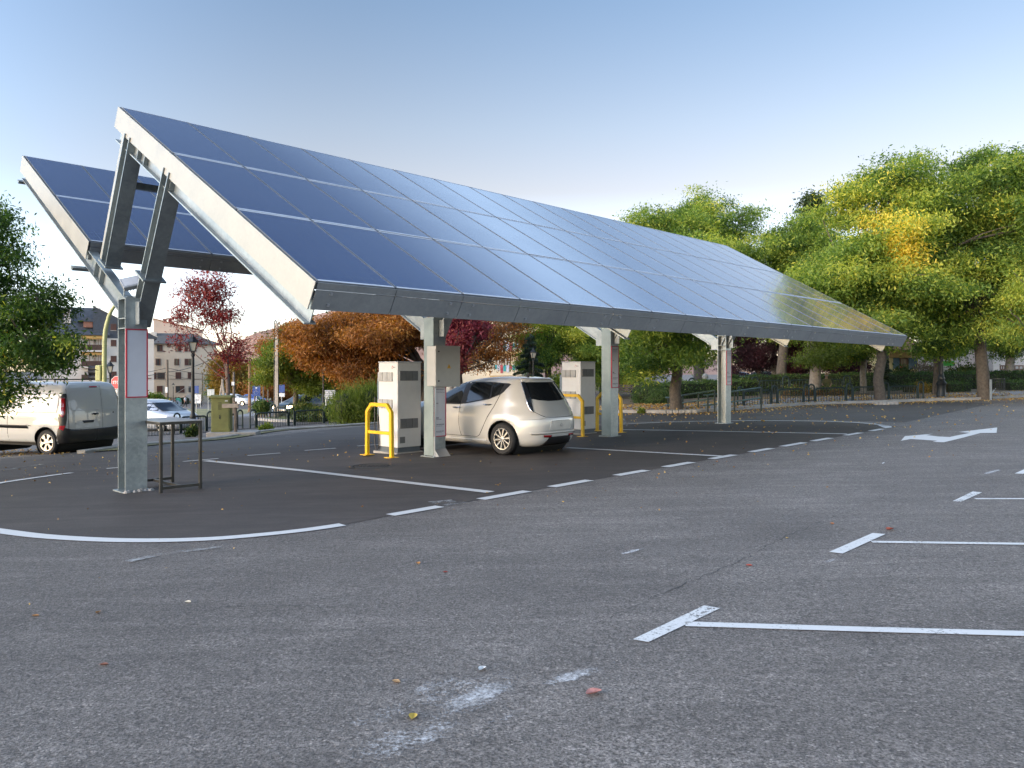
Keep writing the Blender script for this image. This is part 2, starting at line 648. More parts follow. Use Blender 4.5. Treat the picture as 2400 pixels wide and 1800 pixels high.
# double headed arrow
ARW = [(487, 252), (515, 220), (715, 202), (668, 212), (750, 222), (830, 226), (975, 196), (895, 190), (1168, 158), (1163, 196), (1050, 197), (920, 232), (790, 263), (710, 260), (745, 252), (640, 245), (555, 240)]
sheet('arrow_marking', [[tuple(G(1950 + x / 3.0156, 950 + y / 3.0156)[:2]) for x, y in ARW]], M_PAINT, .006, 'white two headed arrow painted on the asphalt')


def z6(x, y):
    return tuple(G(1950 + x / 3.0156, 950 + y / 3.0156)[:2])


pol = [[z6(*p) for p in ((-20, 1040), (75, 1052), (378, 914), (288, 906))], [z6(*p) for p in ((852, 680), (912, 685), (1060, 619), (995, 612))], [z6(*p) for p in ((1290, 484), (1350, 487), (1480, 425), (1440, 420))]]
pol += [[tuple(G(u, v)[:2]) for u, v in ((1483, 1500.5), (1520, 1507), (1688, 1427.5), (1650, 1421))]]
pol += strip([z6(280, 968), z6(1357, 983), z6(2400, 998)], .08) + strip([z6(1010, 663), z6(1357, 663), z6(2400, 664)], .08) + strip([G(1606, 1464), G(2000, 1476), G(2400, 1487), G(2900, 1501)], .09)
sheet('right_bay_lines', pol, M_PAINT2, .006, 'worn white lines of the angled parking bays')
def flakes(name, label, spots):
    """old paint worn to flakes: thinning out from the middle of each spot"""
    m, n, b = nt('flaking_paint')
    L = n.links
    tc = n.nodes.new('ShaderNodeTexCoord')
    at = n.nodes.new('ShaderNodeAttribute')
    at.attribute_name = 'fade'
    b.inputs['Base Color'].default_value = (.68, .68, .68, 1)
    b.inputs['Roughness'].default_value = .7
    acc = None
    for s_, w_ in ((9, .5), (48, .75)):
        t = n.nodes.new('ShaderNodeTexNoise')
        t.inputs['Scale'].default_value = s_
        t.inputs['Detail'].default_value = 5
        t.inputs['Roughness'].default_value = .7
        L.new(tc.outputs['Object'], t.inputs['Vector'])
        q = n.nodes.new('ShaderNodeMath')
        q.operation = 'MULTIPLY_ADD'
        L.new(t.outputs['Fac'], q.inputs[0])
        q.inputs[1].default_value = w_
        if acc is None:
            L.new(at.outputs['Fac'], q.inputs[2])
        else:
            L.new(acc, q.inputs[2])
        acc = q.outputs[0]
    mr = n.nodes.new('ShaderNodeMapRange')
    L.new(acc, mr.inputs['Value'])
    mr.inputs['From Min'].default_value = 1.02
    mr.inputs['From Max'].default_value = 1.34
    tr = n.nodes.new('ShaderNodeBsdfTransparent')
    mx = n.nodes.new('ShaderNodeMixShader')
    L.new(mr.outputs['Result'], mx.inputs['Fac'])
    L.new(tr.outputs[0], mx.inputs[1])
    L.new(b.outputs[0], mx.inputs[2])
    L.new(mx.outputs[0], n.nodes['Material Output'].inputs['Surface'])
    V, F, A = [], [], []
    for (u, v, ru, rv, k) in spots:
        o = len(V)
        for r_, f_ in ((0, k), (.35, k * .93), (.7, k * .6), (1, 0)):
            for i in range(1 if r_ == 0 else 16):
                a = i * math.pi / 8
                p = G(u + ru * r_ * math.cos(a) - rv * .9 * r_ * math.sin(a), v + rv * r_ * math.sin(a) - ru * .22 * r_ * math.cos(a))
                V.append((p.x, p.y, p.z + .007))
                A.append(f_)
        F += [(o, o + 1 + i, o + 1 + (i + 1) % 16) for i in range(16)]
        for q in (0, 1):
            F += [(o + 1 + 16 * q + i, o + 17 + 16 * q + i, o + 17 + 16 * q + (i + 1) % 16, o + 1 + 16 * q + (i + 1) % 16) for i in range(16)]
    mb = MB()
    mb.add(V, F)
    o = mb.build(name, m)
    o.data.attributes.new('fade', 'FLOAT', 'POINT').data.foreach_set('value', A)
    tag(o, label, None, None, 'structure')


flakes('flaked_paint', 'flaked patches of old white paint on the asphalt', [(1110, 1640, 125, 52, .60), (1070, 1622, 190, 56, .46), (1340, 1588, 115, 28, .54), (1020, 1608, 100, 30, .48), (950, 1735, 230, 74, .47), (890, 1680, 140, 46, .42), (1170, 1690, 70, 22, .44), (480, 1730, 140, 46, .33), (350, 1500, 150, 44, .27), (1480, 1294, 50, 7, .55), (1945, 1316, 30, 9, .5), (2325, 1107, 38, 7, .55), (2070, 1086, 5, 3, .7), (2150, 1345, 130, 20, .33), (1250, 1640, 70, 20, .36), (380, 1570, 140, 34, .28), (700, 1640, 160, 46, .27), (1420, 1560, 60, 14, .36), (1560, 1700, 120, 36, .25), (2250, 1560, 120, 30, .27), (1900, 1500, 90, 20, .24)])
# cracks and repair seams in the asphalt
M_SEAM = paint('tar_seam', col=(.035, .035, .036), wear=.74, soft=.12, sc_=16)
pol = []
for P_, w_ in ((((1400, 1462), (1480, 1425), (1600, 1372), (1700, 1330), (1780, 1290), (1870, 1246), (2000, 1195), (2100, 1150)), .007), (((1010, 1072 + 90), (1200, 1160), (1420, 1132), (1640, 1098)), .01), (((1700, 1083), (1820, 1088), (1950, 1092), (2080, 1089)), .014), (((1590, 1117), (1720, 1125), (1850, 1127)), .01), (((300, 1480), (420, 1440), (600, 1420), (780, 1425)), .007), (((2150, 1304), (2210, 1308), (2300, 1306)), .008)):
    q = smooth_line([G(*k) for k in P_], 9)
    q = [Vector((a.x + random.gauss(0, .012), a.y + random.gauss(0, .015))) for a in q]
    pol += strip(q, w_)
sheet('asphalt_cracks', pol, M_SEAM, .005, 'thin dark cracks and seams in the asphalt')
# manhole cover in the bay
c = G(872, 1094)
m = MB()
m.lathe([(0, .012), (.30, .012), (.31, .010)], n=32)
m.lathe([(.33, .010), (.34, .014), (.40, .014), (.41, .010)], n=32)
for k in range(9):
    m.bar((-.26 + .065 * k, -.12, .015), (-.26 + .065 * k, .12, .015), .02, .008)
o = m.build('manhole_cover', mat('cast_iron_dusty', (.07, .065, .06), .8, .3), None, M=Matrix.Translation(c))
tag(o, 'round manhole cover in the dark asphalt before the yellow hoop', 'manhole cover')

# ------------------------------------------------------------------ carport
def galv(name, c1, c2, rough=.42, metal=.75):
    m, n, b = nt(name)
    L = n.links
    tc = n.nodes.new('ShaderNodeTexCoord')
    vo = n.nodes.new('ShaderNodeTexVoronoi')
    vo.inputs['Scale'].default_value = 26
    no = n.nodes.new('ShaderNodeTexNoise')
    no.inputs['Scale'].default_value = 2.2
    no.inputs['Detail'].default_value = 7
    no.inputs['Roughness'].default_value = .7
    L.new(tc.outputs['Object'], vo.inputs['Vector'])
    L.new(tc.outputs['Object'], no.inputs['Vector'])
    sp = n.nodes.new('ShaderNodeSeparateColor')
    L.new(vo.outputs['Color'], sp.inputs[0])
    ad = n.nodes.new('ShaderNodeMath')
    ad.operation = 'MULTIPLY_ADD'
    L.new(sp.outputs[0], ad.inputs[0])
    ad.inputs[1].default_value = .16
    L.new(no.outputs['Fac'], ad.inputs[2])
    rp = n.nodes.new('ShaderNodeValToRGB')
    rp.color_ramp.elements[0].position = .34
    rp.color_ramp.elements[1].position = .82
    rp.color_ramp.elements[0].color = (*c1, 1)
    rp.color_ramp.elements[1].color = (*c2, 1)
    L.new(ad.outputs[0], rp.inputs['Fac'])
    L.new(rp.outputs['Color'], b.inputs['Base Color'])
    b.inputs['Metallic'].default_value = metal
    mr = n.nodes.new('ShaderNodeMapRange')
    mr.inputs['To Min'].default_value = rough - .1
    mr.inputs['To Max'].default_value = rough + .16
    L.new(ad.outputs[0], mr.inputs['Value'])
    L.new(mr.outputs['Result'], b.inputs['Roughness'])
    return m


M_GALV = galv('galvanised_steel', (.24, .275, .285), (.42, .455, .455), .38, .8)
M_GALVL = galv('galvanised_sheet', (.36, .35, .315), (.44, .43, .39), .45, .55)
M_FASC = galv('fascia_sheet', (.25, .27, .285), (.35, .37, .38), .4, .55)
M_ALU = mat('aluminium_frame', (.5, .53, .57), .35, .85, .06)


def panelmat():
    m, n, b = nt('solar_cells')
    L = n.links
    tc = n.nodes.new('ShaderNodeTexCoord')
    sx = n.nodes.new('ShaderNodeSeparateXYZ')
    L.new(tc.outputs['Object'], sx.inputs[0])

    def line(src, pitch, off, half):
        a = n.nodes.new('ShaderNodeMath')
        a.operation = 'MULTIPLY_ADD'
        L.new(src, a.inputs[0])
        a.inputs[1].default_value = 1 / pitch
        a.inputs[2].default_value = off
        f = n.nodes.new('ShaderNodeMath')
        f.operation = 'FRACT'
        L.new(a.outputs[0], f.inputs[0])
        s = n.nodes.new('ShaderNodeMath')
        s.operation = 'SUBTRACT'
        L.new(f.outputs[0], s.inputs[0])
        s.inputs[1].default_value = .5
        q = n.nodes.new('ShaderNodeMath')
        q.operation = 'ABSOLUTE'
        L.new(s.outputs[0], q.inputs[0])
        g_ = n.nodes.new('ShaderNodeMath')
        g_.operation = 'GREATER_THAN'
        L.new(q.outputs[0], g_.inputs[0])
        g_.inputs[1].default_value = .5 - half / pitch
        return g_.outputs[0]
    l1 = line(sx.outputs[0], .158, .0, .0035)
    l2 = line(sx.outputs[1], .158, .0, .0022)
    l3 = line(sx.outputs[0], .158, .33, .001)
    l4 = line(sx.outputs[0], .158, .67, .001)

    def mx(a, b_):
        t = n.nodes.new('ShaderNodeMath')
        t.operation = 'MAXIMUM'
        L.new(a, t.inputs[0])
        L.new(b_, t.inputs[1])
        return t.outputs[0]
    ln = mx(l1, mx(l2, mx(l3, l4)))
    oi = n.nodes.new('ShaderNodeObjectInfo')
    vo = n.nodes.new('ShaderNodeTexVoronoi')
    vo.inputs['Scale'].default_value = 45
    L.new(tc.outputs['Object'], vo.inputs['Vector'])
    sp = n.nodes.new('ShaderNodeSeparateColor')
    L.new(vo.outputs['Color'], sp.inputs[0])
    ad = n.nodes.new('ShaderNodeMath')
    ad.operation = 'MULTIPLY_ADD'
    L.new(oi.outputs['Random'], ad.inputs[0])
    ad.inputs[1].default_value = .5
    L.new(sp.outputs[0], ad.inputs[2])
    rp = n.nodes.new('ShaderNodeValToRGB')
    rp.color_ramp.elements[0].color = (.008, .022, .082, 1)
    rp.color_ramp.elements[1].color = (.014, .036, .12, 1)
    L.new(ad.outputs[0], rp.inputs['Fac'])
    mix = n.nodes.new('ShaderNodeMix')
    mix.data_type = 'RGBA'
    L.new(ln, mix.inputs[0])
    L.new(rp.outputs['Color'], mix.inputs[6])
    mix.inputs[7].default_value = (.12, .15, .22, 1)
    L.new(mix.outputs[2], b.inputs['Base Color'])
    b.inputs['Roughness'].default_value = .11
    b.inputs['Specular IOR Level'].default_value = .4
    b.inputs['Coat Weight'].default_value = 1
    b.inputs['Sheen Weight'].default_value = .03      # a film of dust
    b.inputs['Sheen Roughness'].default_value = .45
    b.inputs['Coat IOR'].default_value = 1.75
    b.inputs['Coat Roughness'].default_value = .07
    no = n.nodes.new('ShaderNodeTexNoise')
    no.inputs['Scale'].default_value = 1.3
    no.inputs['Detail'].default_value = 5
    L.new(tc.outputs['Object'], no.inputs['Vector'])
    mr = n.nodes.new('ShaderNodeMapRange')
    mr.inputs['To Min'].default_value = .16
    mr.inputs['To Max'].default_value = .30
    L.new(no.outputs['Fac'], mr.inputs['Value'])
    L.new(mr.outputs['Result'], b.inputs['Roughness'])
    return m


M_CELL = panelmat()
M_ALUD = mat('frame_side', (.16, .18, .21), .5, .3, .06)
M_ROW = mat('frame_rail', (.56, .60, .66), .45, .1, .05)
M_PBACK = mat('panel_backsheet', (.55, .57, .6), .5)

CP = thing('solar_carport', 'long galvanised steel carport roofed with tilted blue solar panels', 'solar carport', (*P1, 0), rot2(AX))
# carport space: x along the ridge, y = -b, z up from the foot of the posts
SL = Vector((0, -.871, -.491))
NU = Vector((0, -.491, .871))
RIDGE = Vector((0, .60, 5.62))
REAR = Vector((0, 5.535, 5.826))
PW, A0 = 1.01, .05


def panel_mesh(w, l):
    m = MB()
    h = .02
    m.box(-w / 2, w / 2, -l / 2, l / 2, -.04, -.004, 1 if l < 0 else 2)
    m.box(-w / 2, -w / 2 + .011, -l / 2, l / 2, -.0035, .003, 2)
    m.box(w / 2 - .011, w / 2, -l / 2, l / 2, -.0035, .003, 2)
    m.box(-w / 2 - .008, -w / 2 - .0005, -l / 2, l / 2, -.04, -.03, 4)
    m.box(-w / 2 + .0145, w / 2 - .0145, -l / 2, -l / 2 + .026, -.0035, .004, 3)
    m.box(-w / 2 + .0145, w / 2 - .0145, l / 2 - .026, l / 2, -.0035, .004, 3)
    m.add([(-w / 2 + .014, -l / 2 + .026, 0), (w / 2 - .014, -l / 2 + .026, 0), (w / 2 - .014, l / 2 - .026, 0), (-w / 2 + .014, l / 2 - .026, 0)], [(0, 1, 2, 3)], 0)
    me = bpy.data.meshes.new('solar_panel')
    me.from_pydata(m.v, [], m.f)
    me.materials.append(M_CELL)
    me.materials.append(M_ALU)
    me.materials.append(M_ALUD)
    me.materials.append(M_ROW)
    me.materials.append(mat('dark_gap', (.05, .055, .06), .7))
    me.polygons.foreach_set('material_index', m.m)
    return me


BAS = Matrix(((1, 0, 0), (0, .871, -.491), (0, .491, .871))).to_4x4()


def wing(org, rows):
    t = 0
    for r_ in rows:
        me = panel_mesh(PW - .016, r_ - .03)
        for i in range(18):
            jig = Matrix.Rotation(random.uniform(-.0022, .0022), 4, 'X') @ Matrix.Rotation(random.uniform(-.0022, .0022), 4, 'Y')
            p = org + SL * (t + r_ / 2) + Vector((A0 + PW * (i + .5), 0, 0))
            link('solar_panel', me, CP, Matrix.Translation(p) @ BAS @ jig)
        t += r_
    return t


LF = wing(RIDGE, (2.13, 2.01, 2.0))
LR = wing(REAR, (2.16, 2.04))
AE = A0 + 18 * PW
X = Vector((1, 0, 0))


def fascia(org, L_, rear=False):
    # sheet metal round the wing: near end, far end, eave in 18 lengths, top
    D = .31
    m = MB()
    c = org + SL * (L_ / 2) - NU * (D / 2 + .008)
    m.obox(c + X * .028, X, SL, NU, .006, L_ / 2 + .012, D / 2)
    m.build('end_fascia', M_GALVL, CP)
    m = MB()
    m.obox(c + X * (AE + .012), X, SL, NU, .006, L_ / 2 + .012, D / 2)
    m.build('end_fascia', M_GALVL, CP)
    m = MB()
    for i in range(18):
        x0, x1 = A0 + PW * i + .005, A0 + PW * (i + 1) - .005
        cc = org + SL * (L_ + .016) - NU * (D / 2 + .05)
        m.obox(cc + X * ((x0 + x1) / 2), X, SL, NU, (x1 - x0) / 2, .006, D / 2 - .045)
        cc = org + SL * (L_ + .013) - NU * .045
        m.obox(cc + X * ((x0 + x1) / 2), X, SL, NU, (x1 - x0) / 2, .004, .036)
        cc = org + SL * (L_ + .024) - NU * (.083)
        m.obox(cc + X * ((x0 + x1) / 2), X, SL, NU, (x1 - x0) / 2, .0025, .004, 1)
        for q in (.18, .82):
            if (i % 3 != 1) == (q < .5):
                for d in (.12, .25):
                    m.obox(org + SL * (L_ + .03) - NU * d + X * (x0 + q * PW), X, SL, NU, .014, .01, .014, 1)
    m.obox(org + SL * (L_ + .005) - NU * (D / 2 + .05) + X * ((A0 + AE) / 2), X, SL, NU, (AE - A0) / 2 - .01, .003, D / 2 - .05, 2)
    m.build('eave_fascia', [M_FASC, M_ALU, mat('dark_gap', (.05, .055, .06), .7)], CP)
    m = MB()
    m.obox(org - SL * .012 - NU * (D / 2 + .01) + X * ((A0 + AE) / 2), X, SL, NU, (AE - A0) / 2, .008, D / 2)
    m.build('ridge_fascia', M_FASC, CP)
    m = MB()
    for t in (.25, 1.9, 2.35, 3.95, 4.35, 5.9):
        if t < L_:
            m.obox(org + SL * t - NU * .115 + X * ((A0 + AE) / 2), X, SL, NU, (AE - A0) / 2 - .02, .03, .07)
    m.build('purlin', M_GALV, CP)


fascia(RIDGE, LF)
fascia(REAR, LR)
FR = [.11 + 5.643 * i for i in range(4)]
DN = .31
for k, a in enumerate(FR):
    p, q = RIDGE + X * a, RIDGE + SL * LF + X * a
    off = -NU * (.19 + .15)
    m = MB()
    m.ibeam(p + off + SL * .06, q + off + SL * .0, NU, .31, .14)
    for t in (1.05, 2.05):
        m.obox(p + SL * (t - .05) + off, SL, X, NU, .006, .07, .13)
        m.obox(p + SL * (t + .22) + off, SL, X, NU, .006, .07, .13)
    m.build('rafter', M_GALV, CP, bevel=0)
    p, q = REAR + X * a, Vector((a, .10, 2.72))
    m = MB()
    off = -NU * (.19 + .11)
    q2 = REAR + SL * 6.15 + X * a
    m.ibeam(p + off + SL * .1, q2 + off, NU, .28, .14)
    for t in (4.62, 4.9):
        m.obox(p + SL * t + off, SL, X, NU, .006, .07, .125)
    m.build('rafter', M_GALV, CP)
    # struts
    m = MB()
    m.ibeam((a, .21, 5.10), (a, 1.17, 3.32), (0, .883, .473), .22, .22)
    m.obox((a, 1.165, 3.33), (0, -.883, -.473), X, (0, -.473, .883), .17, .13, .012)
    m.build('strut', M_GALV, CP)
    m = MB()
    m.ibeam((a, -1.15, 4.36), (a, .0, 2.36), (0, .867, .498), .21, .22)
    m.obox((a, -.37, 3.01), (0, -.867, -.498), X, (0, .498, -.867), .17, .16, .012)
    m.build('strut', M_GALV, CP)
    # post
    gz = zab(k * 5.667, 0)
    pa = 5.667 * k
    m = MB()
    m.ibeam((pa, -.01, gz + .02), (pa, -.01, 2.72), (0, 1, 0), .28, .30, .014, .02)
    po = m.build('post', M_GALV, CP)
    m = MB()
    m.box(pa - .2, pa + .2, -.21, .19, gz + .0, gz + .022)
    m.build('base_plate', M_GALV, po, bevel=.004)
    m = MB()
    for z in (2.28, 2.42, 2.70):
        m.box(pa - .146, pa - .009, -.128, .108, z, z + .014)
        m.box(pa + .009, pa + .146, -.128, .108, z, z + .014)
    m.box(pa - .006, pa + .006, .132, .42, 2.3, 2.62)
    m.box(pa - .02, pa - .008, -.30, -.1525, 2.34, 2.66)
    m.build('stiffener_plate', M_GALV, po)
    if k in (1, 2):
        m = MB()
        m.box(pa - .158, pa - .151, -.15, .13, gz + .03, 2.7)
        m.build('cover_plate', mat('zinc_cover', (.24, .29, .29), .5, .5, .14, 3), po)
    if k == 1:
        m = MB()
        m.bar((pa - .135, -.165, gz + .02), (pa - .135, -.165, 1.4), .03, .03)
        m.prism([(-.165, .02), (-.30, .02), (-.165, .16)], (pa - .14, 0, gz), (0, 1, 0), (0, 0, 1), X, .29)
        m.build('cable_duct', M_ALU, po)
# mound of mortar at the first post
m = MB()
for k in range(16):
    t = random.uniform(-.19, .2)
    m.lathe([(random.uniform(.03, .06), 0), (random.uniform(.02, .035), random.uniform(.02, .04)), (0, random.uniform(.035, .055))], (t, -.19 - random.uniform(0, .06), zab(0, 0)), 7)
m.build('mortar', M_CONC, CP)
m = MB()
m.obox((FR[0] - .075, .845, 4.275), X, (0, -.475, .88), (0, .88, .475), .012, .98, .07)
m.build('end_plate', M_GALVL, CP)
m = MB()
m.bar((FR[0], .62, 4.48), (FR[3], .62, 4.48), .08, .1)
m.build('tie_beam', M_GALV, CP)
for t, x0, x1 in ((4.22, -.16, .35), (.16, -.03, .3)):
    m = MB()
    c = REAR + SL * t - NU * .485
    m.bar(c + X * x0, c + X * x1, .09, .05, NU)
    m.build('bracket', M_GALV, CP)

# notice boards on the posts
M_RED = mat('red_frame', (.42, .02, .05), .5)
M_BOARD = mat('board_white', (.56, .57, .62), .35, var=.05, scale=3)
M_INK = mat('board_ink', (.2, .2, .25), .6)


def board(k, z0, z1, label, lines=True):
    t = thing('notice_board', label, 'notice board', (*wld(5.667 * k, .155), 0), rot2(AX), 'red framed notice boards on the carport posts')
    m = MB()
    m.box(-.145, .145, -.012, 0, z0, z1)
    m.build('panel', M_BOARD, t)
    m = MB()
    w = .017
    m.box(-.15, .15, -.02, -.0, z0 - w, z0)
    m.box(-.15, .15, -.02, -.0, z1, z1 + w)
    m.box(-.15, -.15 + w, -.02, -.0, z0 + .0005, z1 - .0005)
    m.box(.15 - w, .15, -.02, -.0, z0 + .0005, z1 - .0005)
    m.build('frame', M_RED, t)
    if lines:
        m = MB()
        H_ = z1 - z0
        for f_, w_, h_ in ((.05, .2, .018), (.09, .17, .008), (.12, .21, .008), (.33, .05, .02), (.62, .06, .03), (.66, .14, .012), (.76, .2, .022), (.80, .16, .008), (.90, .2, .016), (.93, .14, .008)):
            x = -.1
            while x < -.1 + w_:
                d = random.uniform(.012, .045)
                m.box(x, min(x + d, -.1 + w_), -.014, -.0125, z1 - H_ * f_ - h_, z1 - H_ * f_)
                x += d + .008
        m.build('print', M_INK, t)


board(0, 1.32, 2.26, 'blank white red framed notice board on the post beside the bare metal table', False)
board(1, .42, 1.375, 'red framed notice board under the grey electrical box', True)
board(2, 1.27, 2.26, 'printed red framed notice board on the post right of the second charging cabinet')
board(3, 1.26, 2.25, 'printed red framed notice board on the farthest carport post')

# floodlight on the first post
t = thing('floodlight', 'small flat floodlight on top of the first carport post', 'floodlight', (*wld(.0, .02), 2.72), rot2(AX))
m = MB()
m.box(-.08, .08, -.02, .02, 0, .02)
m.bar((-.12, 0, .02), (-.12, 0, .2), .03, .008)
m.bar((.12, 0, .02), (.12, 0, .2), .03, .008)
m.bar((-.125, 0, .03), (.125, 0, .03), .03, .008)
m.build('bracket', M_GALV, t)
m = MB()
c = Vector((0, 0, .22))
n_ = Vector((-.35, -.55, .76)).normalized()
u_ = Vector((1, 0, 0))
u_ = (u_ - n_ * u_.dot(n_)).normalized()
v_ = n_.cross(u_)
m.obox(c, u_, v_, n_, .15, .115, .035)
for k in range(6):
    m.obox(c - n_ * .05 + u_ * (-.1 + .04 * k), u_, v_, n_, .006, .09, .02)
m.build('housing', mat('lamp_grey', (.33, .34, .35), .45, .4), t, bevel=.008)
m = MB()
m.obox(c + n_ * .037, u_, v_, n_, .125, .09, .002)
m.build('glass', mat('lamp_glass', (.4, .42, .45), .08, 0), t)
# electrical box on the second post
t = thing('electrical_box', 'grey electrical box with warning triangle on the second carport post', 'electrical box', (*wld(5.667 - .33, .16), 1.385), rot2(AX))
m = MB()
m.box(0, .60, -.25, 0, 0, .76)
m.build('body', mat('box_grey', (.42, .42, .40), .45, var=.05), t, bevel=.008)
m = MB()
m.box(-.012, .612, -.275, -.252, -.012, .772)
m.build('door', mat('box_grey', (.42, .42, .40), .45), t, bevel=.008)
m = MB()
for z in (.1, .66):
    m.lathe([(.016, 0), (.016, .008), (0, .01)], n=10, M=Matrix.Translation((.06, -.276, z)) @ Matrix.Rotation(R(90), 4, 'X'))
m.build('lock', mat('black_plastic', (.02, .02, .022), .5), t)
m = MB()
m.prism([(-.048, 0), (.048, 0), (0, .085)], (.32, -.2755, .34), (1, 0, 0), (0, 0, 1), (0, -1, 0), .002, 0)
m.prism([(.004, .058), (-.014, .03), (-.002, .032), (-.006, .012), (.014, .04), (.002, .038)], (.32, -.2777, .34), (1, 0, 0), (0, 0, 1), (0, -1, 0), .001, 1)
m.build('warning_triangle', [mat('warning_yellow', (.65, .36, .02), .5), mat('black_plastic', (.02, .02, .022), .5)], t)

# ------------------------------------------------------------------ charging cabinets, hoops, table
M_CAB = mat('cabinet_white', (.66, .66, .65), .4, var=.04)
M_GRIL = mat('grille_grey', (.40, .40, .39), .55)
M_GRID = mat('grille_dark', (.16, .17, .18), .6)
M_PLIN = mat('plinth_grey', (.10, .12, .14), .55)
M_YEL = mat('yellow_paint', (.80, .47, .01), .42, var=.07, scale=9)
M_BLK = mat('black_plastic', (.02, .02, .022), .5)
M_RUB = mat('rubber', (.018, .018, .019), .75)


def louvre(t, name, o, ex, n_, w, h, mi):
    """rounded louvre boxes lying on a cabinet face"""
    for k in range(3):
        m = MB()
        c = Vector(o) + Vector(ex) * (k * (w + .012))
        m.obox(c + Vector(n_) * .012, ex, (0, 0, 1), n_, w / 2, h / 2, .012)
        for j in range(7):
            m.obox(c + Vector((0, 0, -h / 2 + h * (j + .8) / 7.6)) + Vector(n_) * .025, ex, (0, 0, 1), n_, w / 2 - .01, .006, .003)
        m.build(name, mi, t, bevel=.004)


def cabinet(p, label):
    # origin: near corner; x along the ridge, y away from the eave
    t = thing('charging_cabinet', label, 'charging cabinet', p, rot2(AX), 'white electric car charging cabinets')
    m = MB()
    m.box(0, .62, 0, .64, .13, 1.87)
    m.build('body', M_CAB, t, bevel=.012)
    m = MB()
    m.box(-.008, .628, -.008, .648, 1.872, 1.892)
    m.build('cap', M_CAB, t, bevel=.006)
    m = MB()
    m.box(.02, .60, .02, .62, .03, .129)
    m.build('plinth', M_PLIN, t)
    m = MB()
    m.box(-.04, .66, -.03, .78, -.1, .03)
    m.build('footing', M_CONC, t, bevel=.01)
    for z in (1.58, 1.02):
        louvre(t, 'grille', (-.001, .56, z), (0, -1, 0), (-1, 0, 0), .15, .19, M_GRIL)
    for z in (1.6, .62):
        louvre(t, 'grille', (.12, -.001, z), (1, 0, 0), (0, -1, 0), .15, .2, M_GRID)
    m = MB()
    m.box(.06, .19, -.006, .0, .22, .35)
    m.build('hatch', M_GRID, t)
    m = MB()
    for k in range(9):
        a0, a1 = R(60 + k * 32), R(60 + (k + 1) * 32)
        c = Vector((-.003, .17, 1.775))
        m.bar(c + Vector((0, math.cos(a0), math.sin(a0))) * .026, c + Vector((0, math.cos(a1), math.sin(a1))) * .026, .002, .008, (1, 0, 0), 0)
    m.prism([(0, 0), (.012, .02), (.024, 0)], (-.002, .182, 1.79), (0, -1, 0), (0, 0, 1), (-1, 0, 0), .002, 0)
    for k in range(5):
        m.box(-.004, -.001, .072 + .014 * k, .083 + .014 * k, 1.767, 1.783, 1)
    m.build('emblem', [mat('emblem_red', (.55, .04, .06), .5), mat('emblem_grey', (.3, .3, .32), .5)], t)
    m = MB()
    m.box(.05, .3, .642, .76, .75, 1.55)
    m.build('connector_panel', mat('panel_blue_grey', (.16, .21, .25), .5), t, bevel=.01)
    m = MB()
    pts = [(.0 - .02, .70, 1.0)]
    for k in range(13):
        a = math.pi * k / 12
        pts.append((-.02 - .03 * math.sin(a), .70 - .11 + .11 * math.cos(a), .16 - .11 * math.sin(a) + (.0 if k < 6 else .0)))
    pts.append((-.02, .48, .6))
    pts = [(-.03, .72, 1.15), (-.03, .73, .8), (-.03, .735, .4), (-.03, .73, .18), (-.03, .70, .08), (-.03, .65, .055), (-.03, .60, .10), (-.03, .58, .2), (-.03, .60, .4), (-.02, .645, .8)]
    m.tube(pts, .014, 8)
    m.build('cable', M_BLK, t, smooth=True)
    return t


def cabpos(u, v, y):
    x = (u - 1200) / FOC * y
    return Vector((x, y, zg(x, y)))


cab1 = cabpos(931.7, 0, 16.0)
cab2 = cabpos(1361, 0, 20.3)
c1 = cabinet(cab1, 'white charging cabinet behind the post with the grey electrical box')
dup(c1, cab2, label='white charging cabinet behind the parked car, between two yellow hoops')


def hoop(p, label, first=[None]):
    if first[0]:
        return dup(first[0], p, label=label)
    t = thing('crash_barrier', label, 'crash barrier', p, rot2(AX), 'yellow protective hoops beside the charging cabinets')
    # stands in the plane of y (depth of the bay)
    m = MB()
    h, w, c, r = 1.02, .80, .14, .072
    pts = [(0, 0, .01), (0, .012, h - c), (0, c + .01, h), (0, w - c - .01, h), (0, w - .012, h - c), (0, w, .01)]
    P = [Vector(q) for q in pts]
    for a, b in zip(P, P[1:]):
        d = (b - a).normalized()
        m.bar(a - d * (.012 if a is not P[0] else 0), b + d * (.012 if b is not P[-1] else 0), r, r - .004 * (P.index(a) % 2), (1, 0, 0))
    m.bar((0, .05, .47), (0, w - .05, .47), r - .012, r - .012, (1, 0, 0))
    m.build('frame', M_YEL, t, bevel=.006)
    m = MB()
    for y in (0, w):
        m.box(-.11, .11, y - .1, y + .1, 0, .012)
    m.build('foot_plate', M_YEL, t)
    first[0] = t
    return t


gp = G(918, 1073)
hoop(gp, 'yellow hoop standing alone before the first charging cabinet')
da, db = loc(gp.x, gp.y)
da, db = da - loc(cab1.x, cab1.y)[0], db - loc(cab1.x, cab1.y)[1]
a2_, b2_ = loc(cab2.x, cab2.y)
for k, lab in ((da, 'yellow hoop between the parked car and the second charging cabinet'), (.62 - da - .05, 'yellow hoop half hidden between the second cabinet and the carport post')):
    x, y = wld(a2_ + k, b2_ + db)
    hoop(Vector((x, y, zg(x, y))), lab)

